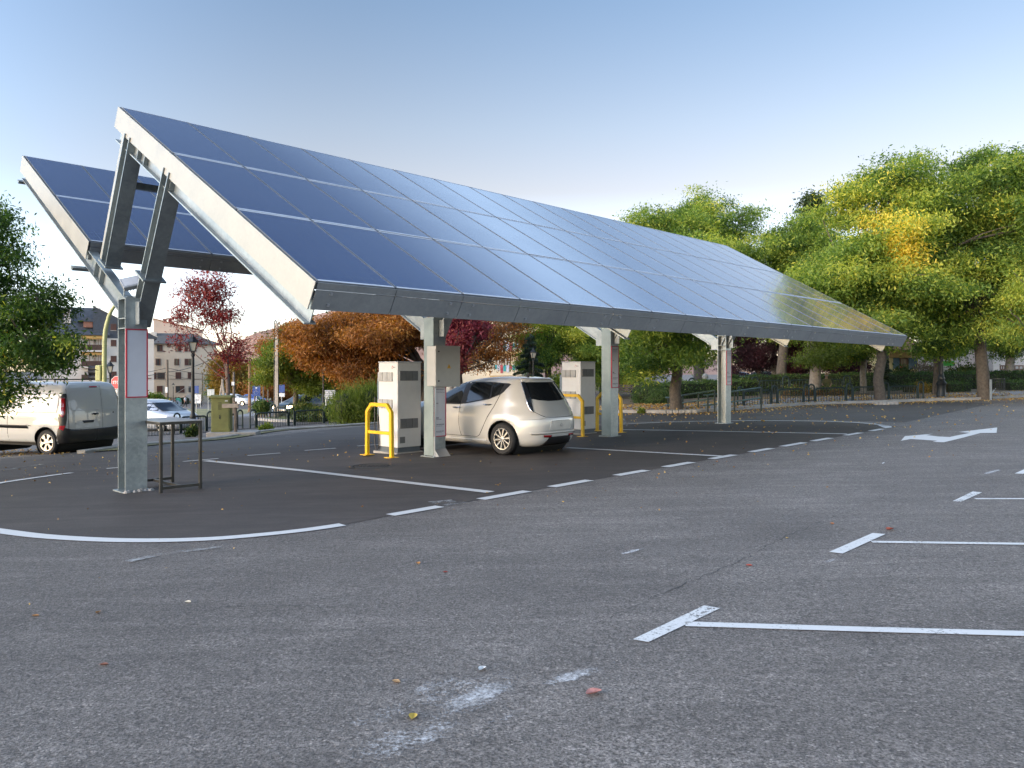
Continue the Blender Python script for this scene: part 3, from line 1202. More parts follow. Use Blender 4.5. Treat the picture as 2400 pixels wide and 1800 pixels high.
# bare metal table
pN = G(375, 1157)
t = thing('metal_table', 'bare dark metal table frame with sheet top beside the first carport post', 'table', pN, rot2(AX))
M_STEEL = mat('raw_steel', (.04, .036, .03), .42, .3, .25, 4, col2=(.065, .06, .05))
m = MB()
m.box(-.01, .61, -.01, 1.0, .987, .993)
m.build('table_top', mat('steel_top', (.36, .36, .35), .38, .7, .15, 3), t)
for (x, y) in ((0, 0), (.56, 0), (.56, .95), (0, .95)):
    m = MB()
    m.box(x, x + .04, y, y + .04, 0, .948)
    m.build('leg', M_STEEL, t, bevel=.003)
m = MB()
m.box(0, .6, 0, .04, .9485, .986)
m.box(0, .6, .95, .99, .9485, .986)
m.box(0, .04, .0405, .9495, .9485, .986)
m.box(.56, .6, .0405, .9495, .9485, .986)
m.build('top_frame', M_STEEL, t, bevel=.003)
m = MB()
m.box(.0405, .5595, .002, .038, .05, .088)
m.box(.0405, .5595, .952, .988, .05, .088)
m.box(.28, .318, .0385, .9515, .05, .086)
m.build('stretcher', M_STEEL, t, bevel=.003)

# ------------------------------------------------------------------ cars
def bx(tab, z):
    return [lin([(r[0], r[i]) for r in tab], z) for i in (1, 2, 3, 4)]


class Body:
    """car body: horizontal outlines (superellipses) stacked in height. x forward, origin under the rear axle"""

    def __init__(self, tab, wheels, wr, flare=.0, flr=.33):
        self.t, self.wh, self.wr, self.fl, self.flr, self.cache = tab, wheels, wr, flare, flr, {}

    def fl_(self, x, z):
        if not self.fl:
            return 0
        s = 0
        for wx in self.wh:
            d = math.hypot(x - wx, (z - self.wr) * .9)
            s += math.exp(-((d - self.flr * 1.12) / .16) ** 2)
        return self.fl * min(s, 1) * max(0, min(1, (1.0 - z) / .25))

    def outline(self, z):
        """closed outline at height z, from the front centre round the left side and the rear"""
        if len(self.t[0]) == 5:
            xr, xf, w, n = bx(self.t, z)
            xc, a = (xr + xf) / 2, (xf - xr) / 2
            th = np.linspace(0, 2 * np.pi, 1601)
            cx, cy = np.cos(th), np.sin(th)
            return xc + a * np.sign(cx) * np.abs(cx) ** (2 / n), w * np.sign(cy) * np.abs(cy) ** (2 / n)
        # box-like: rounded rear corners of radius rc, bowed rear face, drawn-in front
        xr, xf, w, rc = bx(self.t, z)
        bow, fr = lin([(r[0], r[5]) for r in self.t], z), lin([(r[0], r[6]) for r in self.t], z)
        t = np.linspace(0, np.pi / 2, 200)
        X_ = [xf - fr + fr * np.cos(t) ** .6]
        Y_ = [w * np.sin(t) ** .55]
        X_.append(np.linspace(xf - fr, xr + rc + bow, 300)[1:])
        Y_.append(np.full(299, w))
        X_.append(xr + rc + bow - rc * np.sin(t)[1:])
        Y_.append(w - rc + rc * np.cos(t)[1:])
        y = np.linspace(w - rc, 0, 160)[1:]
        X_.append(xr + bow * (y / (w - rc)) ** 2)
        Y_.append(y)
        X_, Y_ = np.concatenate(X_), np.concatenate(Y_)
        return np.concatenate([X_, X_[-2::-1]]), np.concatenate([Y_, -Y_[-2::-1]])

    def half(self, z):
        k = round(z, 3)
        if k not in self.cache:
            X_, Y_ = self.outline(z)
            h = len(X_) // 2 + 1
            self.cache[k] = (X_[:h], Y_[:h])
        return self.cache[k]

    def Y(self, x, z):
        X_, Y_ = self.half(z)
        return float(np.interp(x, X_[::-1], Y_[::-1])) + self.fl_(x, z)

    def side(self, x, z, s=1):
        return Vector((x, s * self.Y(x, z), z))

    def polar(self, deg, z, x0=.75):
        """point of the rear outline in direction deg from a point x0 ahead of the rear end"""
        X_, Y_ = self.half(z)
        ox = float(X_[-1]) + x0
        ang = np.degrees(np.arctan2(Y_, ox - X_))[::-1]
        a_ = min(abs(deg), float(ang[-1]))
        x = float(np.interp(a_, ang, X_[::-1]))
        y = float(np.interp(a_, ang, Y_[::-1]))
        w = float(Y_.max())
        y += self.fl_(x, z) if y > .4 * w else 0
        return Vector((x, math.copysign(y, deg), z))

    def shell(self, parent, material, M_=150, dz=.035, arch=None, name='body'):
        zs = []
        z = self.t[0][0]
        zt = self.t[-1][0]
        while z < zt - 1e-6:
            zs.append(z)
            z += dz if z < zt - .12 else dz * .3
        zs.append(zt)
        V, F = [], []
        for z in zs:
            X_, Y_ = self.outline(z)
            s = np.concatenate([[0], np.cumsum(np.hypot(np.diff(X_), np.diff(Y_)))])
            q = np.linspace(0, s[-1], M_ + 1)[:-1]
            V += [[x, y, z] for x, y in zip(np.interp(q, s, X_), np.interp(q, s, Y_))]
        for v in V:
            if abs(v[1]) > .3:
                v[1] += math.copysign(self.fl_(v[0], v[2]), v[1])
        nz = len(zs)
        for i in range(nz - 1):
            for k in range(M_):
                l = (k + 1) % M_
                F.append((i * M_ + k, i * M_ + l, (i + 1) * M_ + l, (i + 1) * M_ + k))
        F.append(tuple((nz - 1) * M_ + k for k in range(M_)))
        F.append(tuple(range(M_))[::-1])
        if arch:
            dead = set()
            for wx in self.wh:
                for i, v in enumerate(V):
                    if abs(v[1]) > .45 and math.hypot(v[0] - wx, v[2] - self.wr) < arch:
                        dead.add(i)
            F2 = []
            for f in F:
                if len(f) == 4:
                    k = sum(i in dead for i in f)
                    if k == 4:
                        continue
                F2.append(f)
            F = F2
            used = set(i for f in F for i in f)
            for i in dead & used:
                v = V[i]
                wx = min(self.wh, key=lambda q: abs(q - v[0]))
                dx, dz_ = v[0] - wx, v[2] - self.wr
                d = math.hypot(dx, dz_) or 1e-6
                if v[2] > self.t[0][0] + 1e-4:
                    v[0], v[2] = wx + dx / d * arch, self.wr + dz_ / d * arch
        m = MB()
        m.add(V, F)
        o = m.build(name, material, parent, smooth=False)
        bm = bmesh.new()
        bm.from_mesh(o.data)
        loose = [v for v in bm.verts if not v.link_faces]
        bmesh.ops.delete(bm, geom=loose, context='VERTS')
        bmesh.ops.triangulate(bm, faces=[f for f in bm.faces if len(f.verts) > 4])
        bm.to_mesh(o.data)
        bm.free()
        o.data.polygons.foreach_set('use_smooth', [True] * len(o.data.polygons))
        o.data.update()
        return o

    def patch(self, name, poly, fn, material, parent, off=.004, step=.06, thick=0., split=1.):
        """polygon in surface coordinates laid on the body"""
        bm = bmesh.new()
        bm.faces.new([bm.verts.new((p[0], p[1], 0)) for p in poly])
        for ax in (0, 1):
            lo, hi = min(p[ax] for p in poly), max(p[ax] for p in poly)
            st = step * (split if ax == 0 else 1)
            t = lo + st
            while t < hi - 1e-4:
                co, no = [0, 0, 0], [0, 0, 0]
                co[ax], no[ax] = t, 1
                bmesh.ops.bisect_plane(bm, geom=bm.verts[:] + bm.edges[:] + bm.faces[:], plane_co=co, plane_no=no)
                t += st
        bmesh.ops.triangulate(bm, faces=[f for f in bm.faces if len(f.verts) > 4])
        cen = Vector((1.2, 0, .7))
        for v in bm.verts:
            p, q = v.co.x, v.co.y
            e = .01
            P = fn(p, q)
            du, dv = fn(p + e * split, q) - fn(p - e * split, q), fn(p, q + e) - fn(p, q - e)
            n_ = du.cross(dv)
            if n_.length < 1e-9:
                n_ = P - cen
            n_.normalize()
            if n_.dot(P - Vector((P.x * .6 + .4, 0, P.z * .5 + .2))) < 0:
                n_ = -n_
            v.co = P + n_ * off
        if thick:
            bmesh.ops.solidify(bm, geom=bm.faces[:], thickness=thick)
        bmesh.ops.recalc_face_normals(bm, faces=bm.faces[:])
        me = bpy.data.meshes.new(name)
        bm.to_mesh(me)
        bm.free()
        me.materials.append(material)
        me.polygons.foreach_set('use_smooth', [True] * len(me.polygons))
        return link(name, me, parent)

    def seam(self, name, pts, fn, material, parent, r=.005, off=.0, closed=False, k=5):
        P = []
        n = len(pts)
        for i in range(n if closed else n - 1):
            a, b = pts[i], pts[(i + 1) % n]
            for j in range(k):
                t = j / k
                P.append(fn(a[0] + (b[0] - a[0]) * t, a[1] + (b[1] - a[1]) * t))
        if not closed:
            P.append(fn(*pts[-1]))
        m = MB()
        m.tube(P, r, 6, closed=closed)
        return m.build(name, material, parent, smooth=True)


def paintmat(name, col, metal=.0, rough=.28, flake=.05):
    return mat(name, col, rough, metal, flake * .4, 2., coat=1., rvar=.015)


M_GLASS = mat('car_glass', (.012, .014, .016), .03, 0, .1, coat=0, spec=.9)
M_TRIM = mat('car_trim', (.015, .015, .017), .35)
M_GAP = mat('panel_gap', (.01, .01, .01), .8)
M_CHR = mat('chrome', (.75, .76, .78), .08, 1., .02)
M_LAMP = mat('lamp_red', (.34, .008, .012), .1, 0, .2, coat=1)
M_ALLOY = mat('alloy', (.62, .62, .62), .25, .9, .05)


def wheel(parent, x, y, r, w, spokes, s, style='ev', n=36):
    """wheel > tyre, rim; s is the outer side"""
    t = MB()
    prof = [(r * .66, -w / 2 + .02), (r * .70, -w / 2), (r * .90, -w / 2 - .004), (r * .975, -w / 2 + .02), (r, -w * .3), (r, w * .3), (r * .975, w / 2 - .02), (r * .90, w / 2 + .004), (r * .70, w / 2), (r * .66, w / 2 - .02)]
    Mx = Matrix.Translation((x, y, r)) @ Matrix.Rotation(R(-90) * s, 4, 'X')
    t.lathe(prof, n=n, M=Mx, cap=False)
    o = t.build('wheel', M_RUB, parent, smooth=True)
    rim = MB()
    rr = r * .67
    rim.lathe([(rr, -w / 2 + .03), (rr, w / 2 - .012), (rr * .93, w / 2 - .008), (rr * .92, w / 2 - .06), (.05, w / 2 - .075), (.0, w / 2 - .075)], n=n, mi=1, M=Mx, cap=False)
    rim.lathe([(rr * .99, w / 2 - .011), (rr * 1.0, w / 2 - .004), (rr * .93, w / 2 - .005)], n=n, mi=0, M=Mx, cap=False)
    for k in range(spokes):
        a = 2 * math.pi * k / spokes + .2
        if style == 'ev':
            pts = [(.045, -.012), (rr * .94, -.03), (rr * .94, .008), (.045, .012)]
        else:
            pts = [(.04, -.03), (rr * .5, -.022), (rr * .94, -.06), (rr * .94, .06), (rr * .5, .022), (.04, .03)]
        ca, sa = math.cos(a), math.sin(a)
        poly = [(p * ca - q * sa, p * sa + q * ca) for p, q in pts]
        b = MB()
        b.prism(poly, (0, 0, w / 2 - .045), (1, 0, 0), (0, 1, 0), (0, 0, 1), .034)
        rim.add(b.v, b.f, 0, Mx)
    rim.lathe([(.052, w / 2 - .03), (.05, w / 2 - .006), (.0, w / 2 - .003)], n=16, mi=0, M=Mx)
    rim.build('rim', [M_ALLOY, M_TRIM], o, smooth=False)
    return o


def cluster_interior(t, B, zf, material=None):
    m = MB()
    m.box(-.35, 2.95, -.66, .66, .2, zf)
    m.build('underbody', M_GAP, t)


# --- the electric car in the second bay
EVT = [(.17, -.60, 3.42, .74, 4.6), (.22, -.69, 3.52, .80, 4.6), (.30, -.755, 3.60, .845, 4.4), (.42, -.785, 3.64, .875, 4.2), (.58, -.80, 3.62, .885, 4.0), (.70, -.795, 3.54, .888, 3.9), (.80, -.765, 3.42, .884, 3.8), (.88, -.715, 3.25, .872, 3.7), (.96, -.665, 2.95, .85, 3.6), (1.03, -.62, 2.5, .82, 3.6), (1.10, -.57, 2.22, .792, 3.6), (1.2, -.495, 1.98, .752, 3.6), (1.3, -.42, 1.76, .708, 3.6), (1.38, -.36, 1.56, .668, 3.5), (1.44, -.315, 1.38, .632, 3.4), (1.475, -.29, 1.2, .60, 3.3), (1.505, -.22, 1.0, .545, 3.1), (1.527, -.1, .82, .46, 2.8), (1.543, .08, .62, .33, 2.5), (1.552, .25, .45, .15, 2.2)]
EV = Body(EVT, (0, 2.70), .318, flare=.03, flr=.36)
M_EV = paintmat('pearl_beige_paint', (.57, .56, .53), .15, .24)
gl, gr = G(1187, 1067), G(1295, 1054)
HD = (-BX[0], -BX[1])
yaw = rot2(HD) + R(2.5)
ev = thing('electric_car', 'pearl beige electric hatchback parked in the bay, seen from behind', 'car', Vector(((gl.x + gr.x) / 2, (gl.y + gr.y) / 2, 0)) + Vector((0, .12, .0)), yaw, s=.985)
ev.location.z = zg(ev.location.x, ev.location.y) + .003
body = EV.shell(ev, M_EV, 220, .03, arch=.365)
cluster_interior(ev, EV, .62)
for x in (0, 2.7):
    for s in (1, -1):
        wheel(ev, x, s * .765, .318, .205, 10, s, 'ev')
for x in (0, 2.7):       # black wheel houses
    m = MB()
    Mx = Matrix.Translation((x, 0, .318)) @ Matrix.Rotation(R(90), 4, 'X')
    m.lathe([(.368, -.80), (.368, .80)], n=32, M=Mx, cap=False)
    m.lathe([(.368, -.60), (.05, -.60)], n=32, M=Mx, cap=False)
    m.lathe([(.368, .60), (.05, .60)], n=32, M=Mx, cap=False)
    m.build('wheel_house', M_GAP, ev, smooth=True)
for s in (1, -1):
    S = lambda x, z, s=s: EV.side(x, z, s)
    d = EV.patch('door', [(1.98, .33), (2.0, .94), (1.95, 1.1), (1.76, 1.30), (1.55, 1.40), (1.13, 1.442), (1.14, .33)], S, M_EV, ev, .0035)
    EV.seam('door_gap', [(1.98, .33), (2.03, .6), (2.02, .95)], S, M_GAP, d, .0065)
    EV.seam('door_gap', [(1.98, .33), (1.10, .33)], S, M_GAP, d, .0065)
    EV.patch('window', [(2.02, 1.01), (1.80, 1.225), (1.60, 1.34), (1.45, 1.385), (1.16, 1.41), (1.165, .985)], S, M_GLASS, d, .0075)
    m = MB()
    m.tube([S(1.34, .905) + Vector((0, s * .018, 0)), S(1.30, .90) + Vector((0, s * .03, 0)), S(1.18, .902) + Vector((0, s * .03, 0)), S(1.14, .905) + Vector((0, s * .016, 0))], [.010, .016, .016, .010], 8)
    m.build('handle', M_CHR, d, smooth=True)
    d = EV.patch('rear_door', [(1.12, .33), (1.11, 1.442), (.40, 1.445), (.14, 1.40), (.16, 1.18), (.20, 1.08), (.25, .92), (.36, .74), (.50, .50), (.62, .36), (.66, .33)], S, M_EV, ev, .003)
    EV.seam('door_gap', [(1.13, .33), (1.18, .6), (1.16, .95), (1.14, 1.0)], S, M_GAP, d, .0065)
    EV.seam('door_gap', [(1.13, .33), (.68, .33), (.60, .37), (.50, .50), (.36, .74), (.24, .94), (.175, 1.10), (.15, 1.18)], S, M_GAP, d, .0065)
    EV.patch('window_surround', [(2.10, .985), (1.82, 1.255), (1.62, 1.365), (1.45, 1.41), (1.1, 1.43), (.42, 1.425), (.02, 1.405), (-.03, 1.385), (.08, 1.235), (.15, 1.18), (.4, 1.085), (1.0, .985), (1.2, .965), (2.08, .955)], S, M_TRIM, ev, .0045)
    EV.patch('window', [(1.02, 1.005), (1.0, 1.41), (.44, 1.408), (.40, 1.11)], S, M_GLASS, d, .0075)
    EV.patch('window', [(.355, 1.12), (.405, 1.405), (.12, 1.392), (.17, 1.20)], S, M_GLASS, d, .0075)
    m = MB()
    m.tube([S(.50, .985) + Vector((0, s * .016, 0)), S(.46, .98) + Vector((0, s * .03, 0)), S(.34, .982) + Vector((0, s * .03, 0)), S(.30, .985) + Vector((0, s * .014, 0))], [.010, .016, .016, .010], 8)
    m.build('handle', M_CHR, d, smooth=True)
    EV.seam('sill', [(.42, .26), (1.4, .255), (2.28, .26)], S, M_EV, ev, .03)
    # mirror
    m = MB()
    m.lathe([(0, -.1), (.06, -.09), (.085, 0), (.06, .09), (0, .1)], n=14, M=Matrix.Translation((1.92, s * .97, 1.03)) @ Matrix.Rotation(R(90), 4, 'X') @ Matrix.Scale(.75, 4, (1, 0, 0)))
    m.build('mirror', M_EV, ev, smooth=True)
    # boomerang lamps
    P = lambda a, z, s=s: EV.polar(a * s, z)
    lamp = EV.patch('tail_lamp', [(34.0, 1.43), (40.0, 1.435), (43.5, 1.25), (46, 1.12), (48, 1.03), (48.6, .94), (47.6, .86), (45.2, .84), (43.4, .93), (41.6, 1.02), (39.2, 1.10), (37.4, 1.22)], P, M_CHR, ev, .012, .04, .02, split=40)
    EV.patch('lens', [(44.0, .95), (46.5, .95), (46.2, .87), (45.2, .87)], P, mat('lamp_clear', (.5, .5, .52), .08, .3, coat=1), lamp, .015, .04, split=40)
    EV.patch('lens', [(41.2, 1.13), (43.2, 1.12), (45.6, 1.02), (44.2, 1.0)], P, M_LAMP, lamp, .0145, .04, split=40)
    EV.patch('reflector', [(20, .365), (33, .375), (34, .41), (20, .405)], P, M_LAMP, ev, .012, .04, .01, split=40)
P = lambda a, z: EV.polar(a, z)
tg = EV.patch('tailgate', [(-36, 1.44), (36, 1.44), (41, 1.1), (41, .95), (35, .80), (30, .765), (-30, .765), (-35, .80), (-41, .95), (-41, 1.1)], P, M_EV, ev, .004, split=80)
EV.patch('rear_window', [(-34.5, 1.425), (34.5, 1.425), (38, 1.22), (39.6, 1.105), (30, 1.075), (12, 1.055), (-12, 1.055), (-30, 1.075), (-39.6, 1.105), (-38, 1.22)], P, M_GLASS, tg, .009, split=80)
EV.seam('gap', [(44, .86), (36, .79), (30, .755), (15, .745), (-15, .745), (-30, .755), (-36, .79), (-44, .86)], P, M_GAP, tg, .005)
EV.patch('spoiler', [(-39, 1.435), (39, 1.435), (38, 1.485), (-38, 1.485)], P, M_EV, tg, .03, .02, .03, split=200)
EV.patch('number_plate_recess', [(-20, .67), (20, .67), (24, .53), (22, .50), (-22, .50), (-24, .53)], P, mat('recess_beige', (.56, .53, .48), .3), ev, .006, split=80)
EV.seam('recess_edge', [(-20.5, .675), (20.5, .675), (24.5, .53), (22.3, .495), (-22.3, .495), (-24.5, .53)], P, M_EV, ev, .009, closed=True)
m = MB()
for k in range(10):
    a0, a1 = k * .628, (k + 1) * .628
    p0, p1 = P(0, .6), None
    c = P(0, .59) + Vector((-.012, 0, 0))
    m.bar(c + Vector((0, math.cos(a0) * .03, math.sin(a0) * .03)), c + Vector((0, math.cos(a1) * .03, math.sin(a1) * .03)), .004, .006, (1, 0, 0))
m.build('badge', M_CHR, ev)
EV.seam('bumper_crease', [(-66, .70), (-40, .715), (-30, .745)], P, M_EV, ev, .01)
EV.seam('bumper_crease', [(66, .70), (40, .715), (30, .745)], P, M_EV, ev, .01)
EV.patch('bumper_lip', [(-52, .44), (-30, .46), (30, .46), (52, .44), (50, .415), (30, .43), (-30, .43), (-50, .415)], P, M_EV, ev, .022, .03, .02, split=80)
EV.patch('diffuser', [(-24, .36), (24, .36), (30, .22), (30, .19), (-30, .19), (-30, .22)], P, M_TRIM, ev, .010, .05, .01, split=80)
EV.patch('windscreen', [], None, None, None) if False else None
m = MB()
m.prism([(0, 0), (.11, 0), (.02, .07), (0, .06)], (.02, -.012, 1.538), (1, 0, 0), (0, 0, 1), (0, 1, 0), .024)
m.build('antenna', M_TRIM, ev, bevel=.006)

# --- white van under the left tree
VT = [(.30, -.60, 3.45, .84, .16, .05, .8), (.36, -.64, 3.5, .875, .16, .05, .8), (.5, -.66, 3.53, .905, .15, .05, .8), (.75, -.655, 3.48, .912, .14, .05, .8), (.95, -.645, 3.3, .91, .13, .05, .8), (1.06, -.638, 2.95, .902, .13, .05, .8), (1.2, -.625, 2.5, .885, .13, .05, .7), (1.4, -.60, 2.25, .855, .13, .045, .6), (1.55, -.575, 2.05, .828, .13, .045, .55), (1.66, -.55, 1.9, .80, .14, .04, .5), (1.735, -.525, 1.75, .765, .16, .04, .5), (1.775, -.48, 1.6, .70, .2, .04, .5), (1.80, -.40, 1.4, .58, .25, .04, .5), (1.81, -.2, 1.1, .3, .2, .02, .4)]
VAN = Body(VT, (0, 2.697), .315, flare=.012, flr=.36)
M_VAN = paintmat('white_van_paint', (.50, .50, .485), 0, .3, .02)
vl, vr = G(118, 1064), G(235, 1053)
vd = Vector((vr.x - vl.x, vr.y - vl.y))
hdg = Vector((-vd.y, vd.x)).normalized()
van = thing('parked_van', 'white panel van with black bumper parked under the drooping tree', 'van', ((vl.x + vr.x) / 2, (vl.y + vr.y) / 2, (vl.z + vr.z) / 2), rot2(hdg), s=vd.length / 1.54)
VAN.shell(van, M_VAN, 260, .035, arch=.385)
cluster_interior(van, VAN, .6)
for x in (0, 2.697):
    for s in (1, -1):
        wheel(van, x, s * .785, .315, .2, 6, s, 'van')
    m = MB()
    Mx = Matrix.Translation((x, 0, .315)) @ Matrix.Rotation(R(90), 4, 'X')
    m.lathe([(.388, -.84), (.388, .84)], n=32, M=Mx, cap=False)
    m.lathe([(.388, -.62), (.05, -.62)], n=32, M=Mx, cap=False)
    m.lathe([(.388, .62), (.05, .62)], n=32, M=Mx, cap=False)
    m.build('wheel_house', M_GAP, van, smooth=True)
for s in (1, -1):
    S = lambda x, z, s=s: VAN.side(x, z, s)
    P = lambda a, z, s=s: VAN.polar(a * s, z, .8)
    VAN.patch('bumper', [(0, .60), (30, .60), (44, .62), (50, .66), (56, .70), (58.5, .62), (59.5, .5), (60, .38), (57, .28), (0, .28)], P, M_TRIM, van, .022, .05, .02, split=60)
    VAN.patch('corner_trim', [(46.5, 1.52), (50, 1.52), (57, 1.40), (57.5, .95), (57, .65), (50.5, .63), (48.3, .9), (47.6, 1.3)], P, M_TRIM, van, .008, split=40)
    lampo = VAN.patch('tail_lamp', [(48.5, 1.40), (55.0, 1.38), (56.5, 1.2), (56.8, 1.02), (52.5, .93), (49.6, 1.02), (49.0, 1.2)], P, M_LAMP, van, .016, .05, .02, split=40)
    VAN.patch('lens', [(50.5, 1.33), (54, 1.28), (55, 1.17), (51, 1.2)], P, mat('lamp_clear', (.5, .5, .52), .08, .3, coat=1), lampo, .019, split=40)
    VAN.patch('lens', [(51.5, 1.09), (54.5, 1.09), (54.5, 1.02), (51.5, 1.02)], P, mat('lamp_clear', (.5, .5, .52), .08, .3, coat=1), lampo, .019, split=40)
    VAN.patch('reflector', [(50, .74), (55.5, .74), (56.5, .66), (52, .62)], P, M_LAMP, van, .03, split=40)
    VAN.patch('rub_strip', [(.55, .66), (2.3, .66), (2.3, .73), (.6, .73)], S, M_TRIM, van, .014, .08, .012)
    VAN.seam('side_panel_edge', [(-.35, 1.07), (1.0, 1.05), (1.08, 1.1), (1.08, 1.5), (-.3, 1.52), (-.37, 1.45)], S, M_VAN, van, .012, closed=True)
    d = VAN.patch('door', [(2.2, .36), (2.22, 1.05), (1.95, 1.5), (1.26, 1.6), (1.24, .36)], S, M_VAN, van, .003)
    VAN.seam('gap', [(1.24, .33), (1.25, .8), (1.22, 1.1), (1.2, 1.6)], S, M_GAP, d, .005)
    VAN.patch('window', [(2.25, 1.06), (1.98, 1.46), (1.36, 1.5), (1.34, 1.04)], S, M_GLASS, d, .006)
    m = MB()
    m.tube([S(1.52, .93) + Vector((0, s * .012, 0)), S(1.48, .935) + Vector((0, s * .035, 0)), S(1.36, .935) + Vector((0, s * .035, 0)), S(1.32, .93) + Vector((0, s * .012, 0))], [.012, .018, .018, .012], 8)
    m.build('handle', M_TRIM, d, smooth=True)
P = lambda a, z: VAN.polar(a, z, .8)
SPL = -14.5
d1 = VAN.patch('rear_door', [(45.5, 1.62), (45.5, .66), (43, .615), (SPL, .615), (SPL, 1.66), (42, 1.66)], P, M_VAN, van, .004, split=60)
d2 = VAN.patch('rear_door', [(-45.5, 1.62), (-45.5, .66), (-43, .615), (SPL - .6, .615), (SPL - .6, 1.66), (-42, 1.66)], P, M_VAN, van, .004, split=60)
VAN.seam('gap', [(SPL, .6), (SPL, 1.2), (SPL, 1.70)], P, M_GAP, d1, .006)
VAN.seam('gap', [(46.4, 1.64), (46.4, .64), (43.5, .605), (SPL, .605)], P, M_GAP, d1, .005)
VAN.seam('gap', [(-46.4, 1.64), (-46.4, .64), (-43.5, .605), (SPL, .605)], P, M_GAP, d2, .005)
VAN.seam('panel_edge', [(40, 1.585), (43, 1.55), (43.5, 1.15), (41, 1.10), (SPL + 2, 1.10), (SPL + 2, 1.60)], P, M_VAN, d1, .009, closed=True)
VAN.seam('panel_edge', [(-40, 1.585), (-43, 1.55), (-43.5, 1.15), (-41, 1.10), (SPL - 2.6, 1.10), (SPL - 2.6, 1.60)], P, M_VAN, d2, .009, closed=True)
VAN.patch('number_plate_recess', [(36, .84), (-3, .84), (-5, .78), (-6, .66), (38, .66), (38, .78)], P, mat('van_recess', (.6, .6, .59), .35), d1, .007, split=60)
VAN.patch('plate_lamp', [(28, .84), (5, .84), (7, .80), (26, .80)], P, M_TRIM, d1, .02, .04, .02, split=60)
m = MB()
c = P(2, .985)
m.tube([c + Vector((-.01, .1, 0)), c + Vector((-.03, .06, .01)), c + Vector((-.03, -.06, .01)), c + Vector((-.01, -.1, 0))], [.012, .02, .02, .012], 8)
m.lathe([(.03, 0), (.028, .02), (0, .022)], n=12, M=Matrix.Translation(c) @ Matrix.Rotation(R(-90), 4, 'Y'))
m.build('handle', M_TRIM, d1, smooth=True)
m = MB()
m.lathe([(.022, 0), (.02, .012), (0, .014)], n=12, M=Matrix.Translation(P(-37, 1.0)) @ Matrix.Rotation(R(-90), 4, 'Y'))
m.build('lock', M_TRIM, d2, smooth=True)
VAN.patch('brake_lamp', [(9, 1.695), (-9, 1.695), (-9, 1.665), (9, 1.665)], P, M_LAMP, van, .014, .03, .01, split=80)
m = MB()
for x in (.1, 1.0):
    m.bar((x, -.6, 1.86), (x, .6, 1.86), .04, .03)
    for s in (-.55, .55):
        m.bar((x, s, 1.79), (x, s, 1.85), .03, .03)
m.build('roof_rack', M_TRIM, van)

# --- simple cars seen from far away: all of them have body, glass, wheels and lamps
def farcar(name, label, p, rz, material, s=1., group=None, kind='hatch', lit=False):
    if kind == 'hatch':
        tab = [(.2, -.62, 3.2, .76, 5), (.35, -.70, 3.32, .83, 4.5), (.6, -.72, 3.32, .85, 4.2), (.85, -.66, 3.1, .83, 4), (.93, -.6, 2.6, .80, 4), (1.1, -.48, 2.05, .74, 4), (1.3, -.3, 1.6, .66, 3.6), (1.39, -.15, 1.3, .58, 3.2), (1.43, .1, 1.0, .4, 3)]
    else:
        tab = [(.2, -.8, 3.3, .78, 5), (.35, -.92, 3.42, .84, 4.5), (.6, -.95, 3.42, .86, 4.2), (.85, -.9, 3.15, .84, 4), (.92, -.5, 2.6, .80, 4), (1.1, -.25, 2.1, .74, 4), (1.28, .1, 1.65, .66, 3.6), (1.37, .3, 1.4, .58, 3.2), (1.41, .5, 1.1, .4, 3)]
    B = Body(tab, (0, 2.5), .3)
    t = thing(name, label, 'car', p, rz, group, s)
    B.shell(t, material, 90, .06, arch=.34)
    cluster_interior(t, B, .5)
    for x in (0, 2.5):
        for q in (1, -1):
            wheel(t, x, q * .735, .3, .18, 5, q, 'van', 18)
    for q in (1, -1):
        S = lambda x, z, q=q: B.side(x, z, q)
        x0 = .0 if kind == 'hatch' else .2
        B.patch('side_window', [(x0 - .12, 1.0), (1.1, .97), (1.1, 1.3), (x0 + .1, 1.3)], S, M_GLASS, t, .01, .15)
        B.patch('side_window', [(1.16, .97), (2.15, .98), (1.75, 1.25), (1.16, 1.3)], S, M_GLASS, t, .01, .15)
        B.seam('gap', [(1.13, .35), (1.13, .9)], S, M_GAP, t, .008)
        P = lambda a, z, q=q: B.polar(a * q, z)
        B.patch('tail_lamp', [(38, .9), (50, .9), (50, .7), (38, .7)], P, M_LAMP, t, .012, .1, split=40)
        fx = lambda y, z, q=q: Vector((bx(tab, z)[1] - (abs(y) / bx(tab, z)[2]) ** 4 * .45, y * q, z))
        B.patch('headlamp', [(.5, .62), (.78, .62), (.76, .78), (.5, .76)], fx, mat('headlamp_lit', (.9, .8, .6), .1, emit=((1, .72, .38), 14)) if lit else mat('lamp_clear', (.5, .5, .52), .08, .3, coat=1), t, .03, .1)
    P = lambda a, z: B.polar(a, z)
    B.patch('rear_window', [(-33, 1.28), (33, 1.28), (36, 1.02), (-36, 1.02)], P, M_GLASS, t, .012, .1, split=60)
    fw = lambda y, z: Vector((bx(tab, z)[1] - (abs(y) / bx(tab, z)[2]) ** 4 * .3, y, z))
    B.patch('windscreen', [(-.62, .97), (.62, .97), (.54, 1.3), (-.54, 1.3)], fw, M_GLASS, t, .012, .1)
    return t

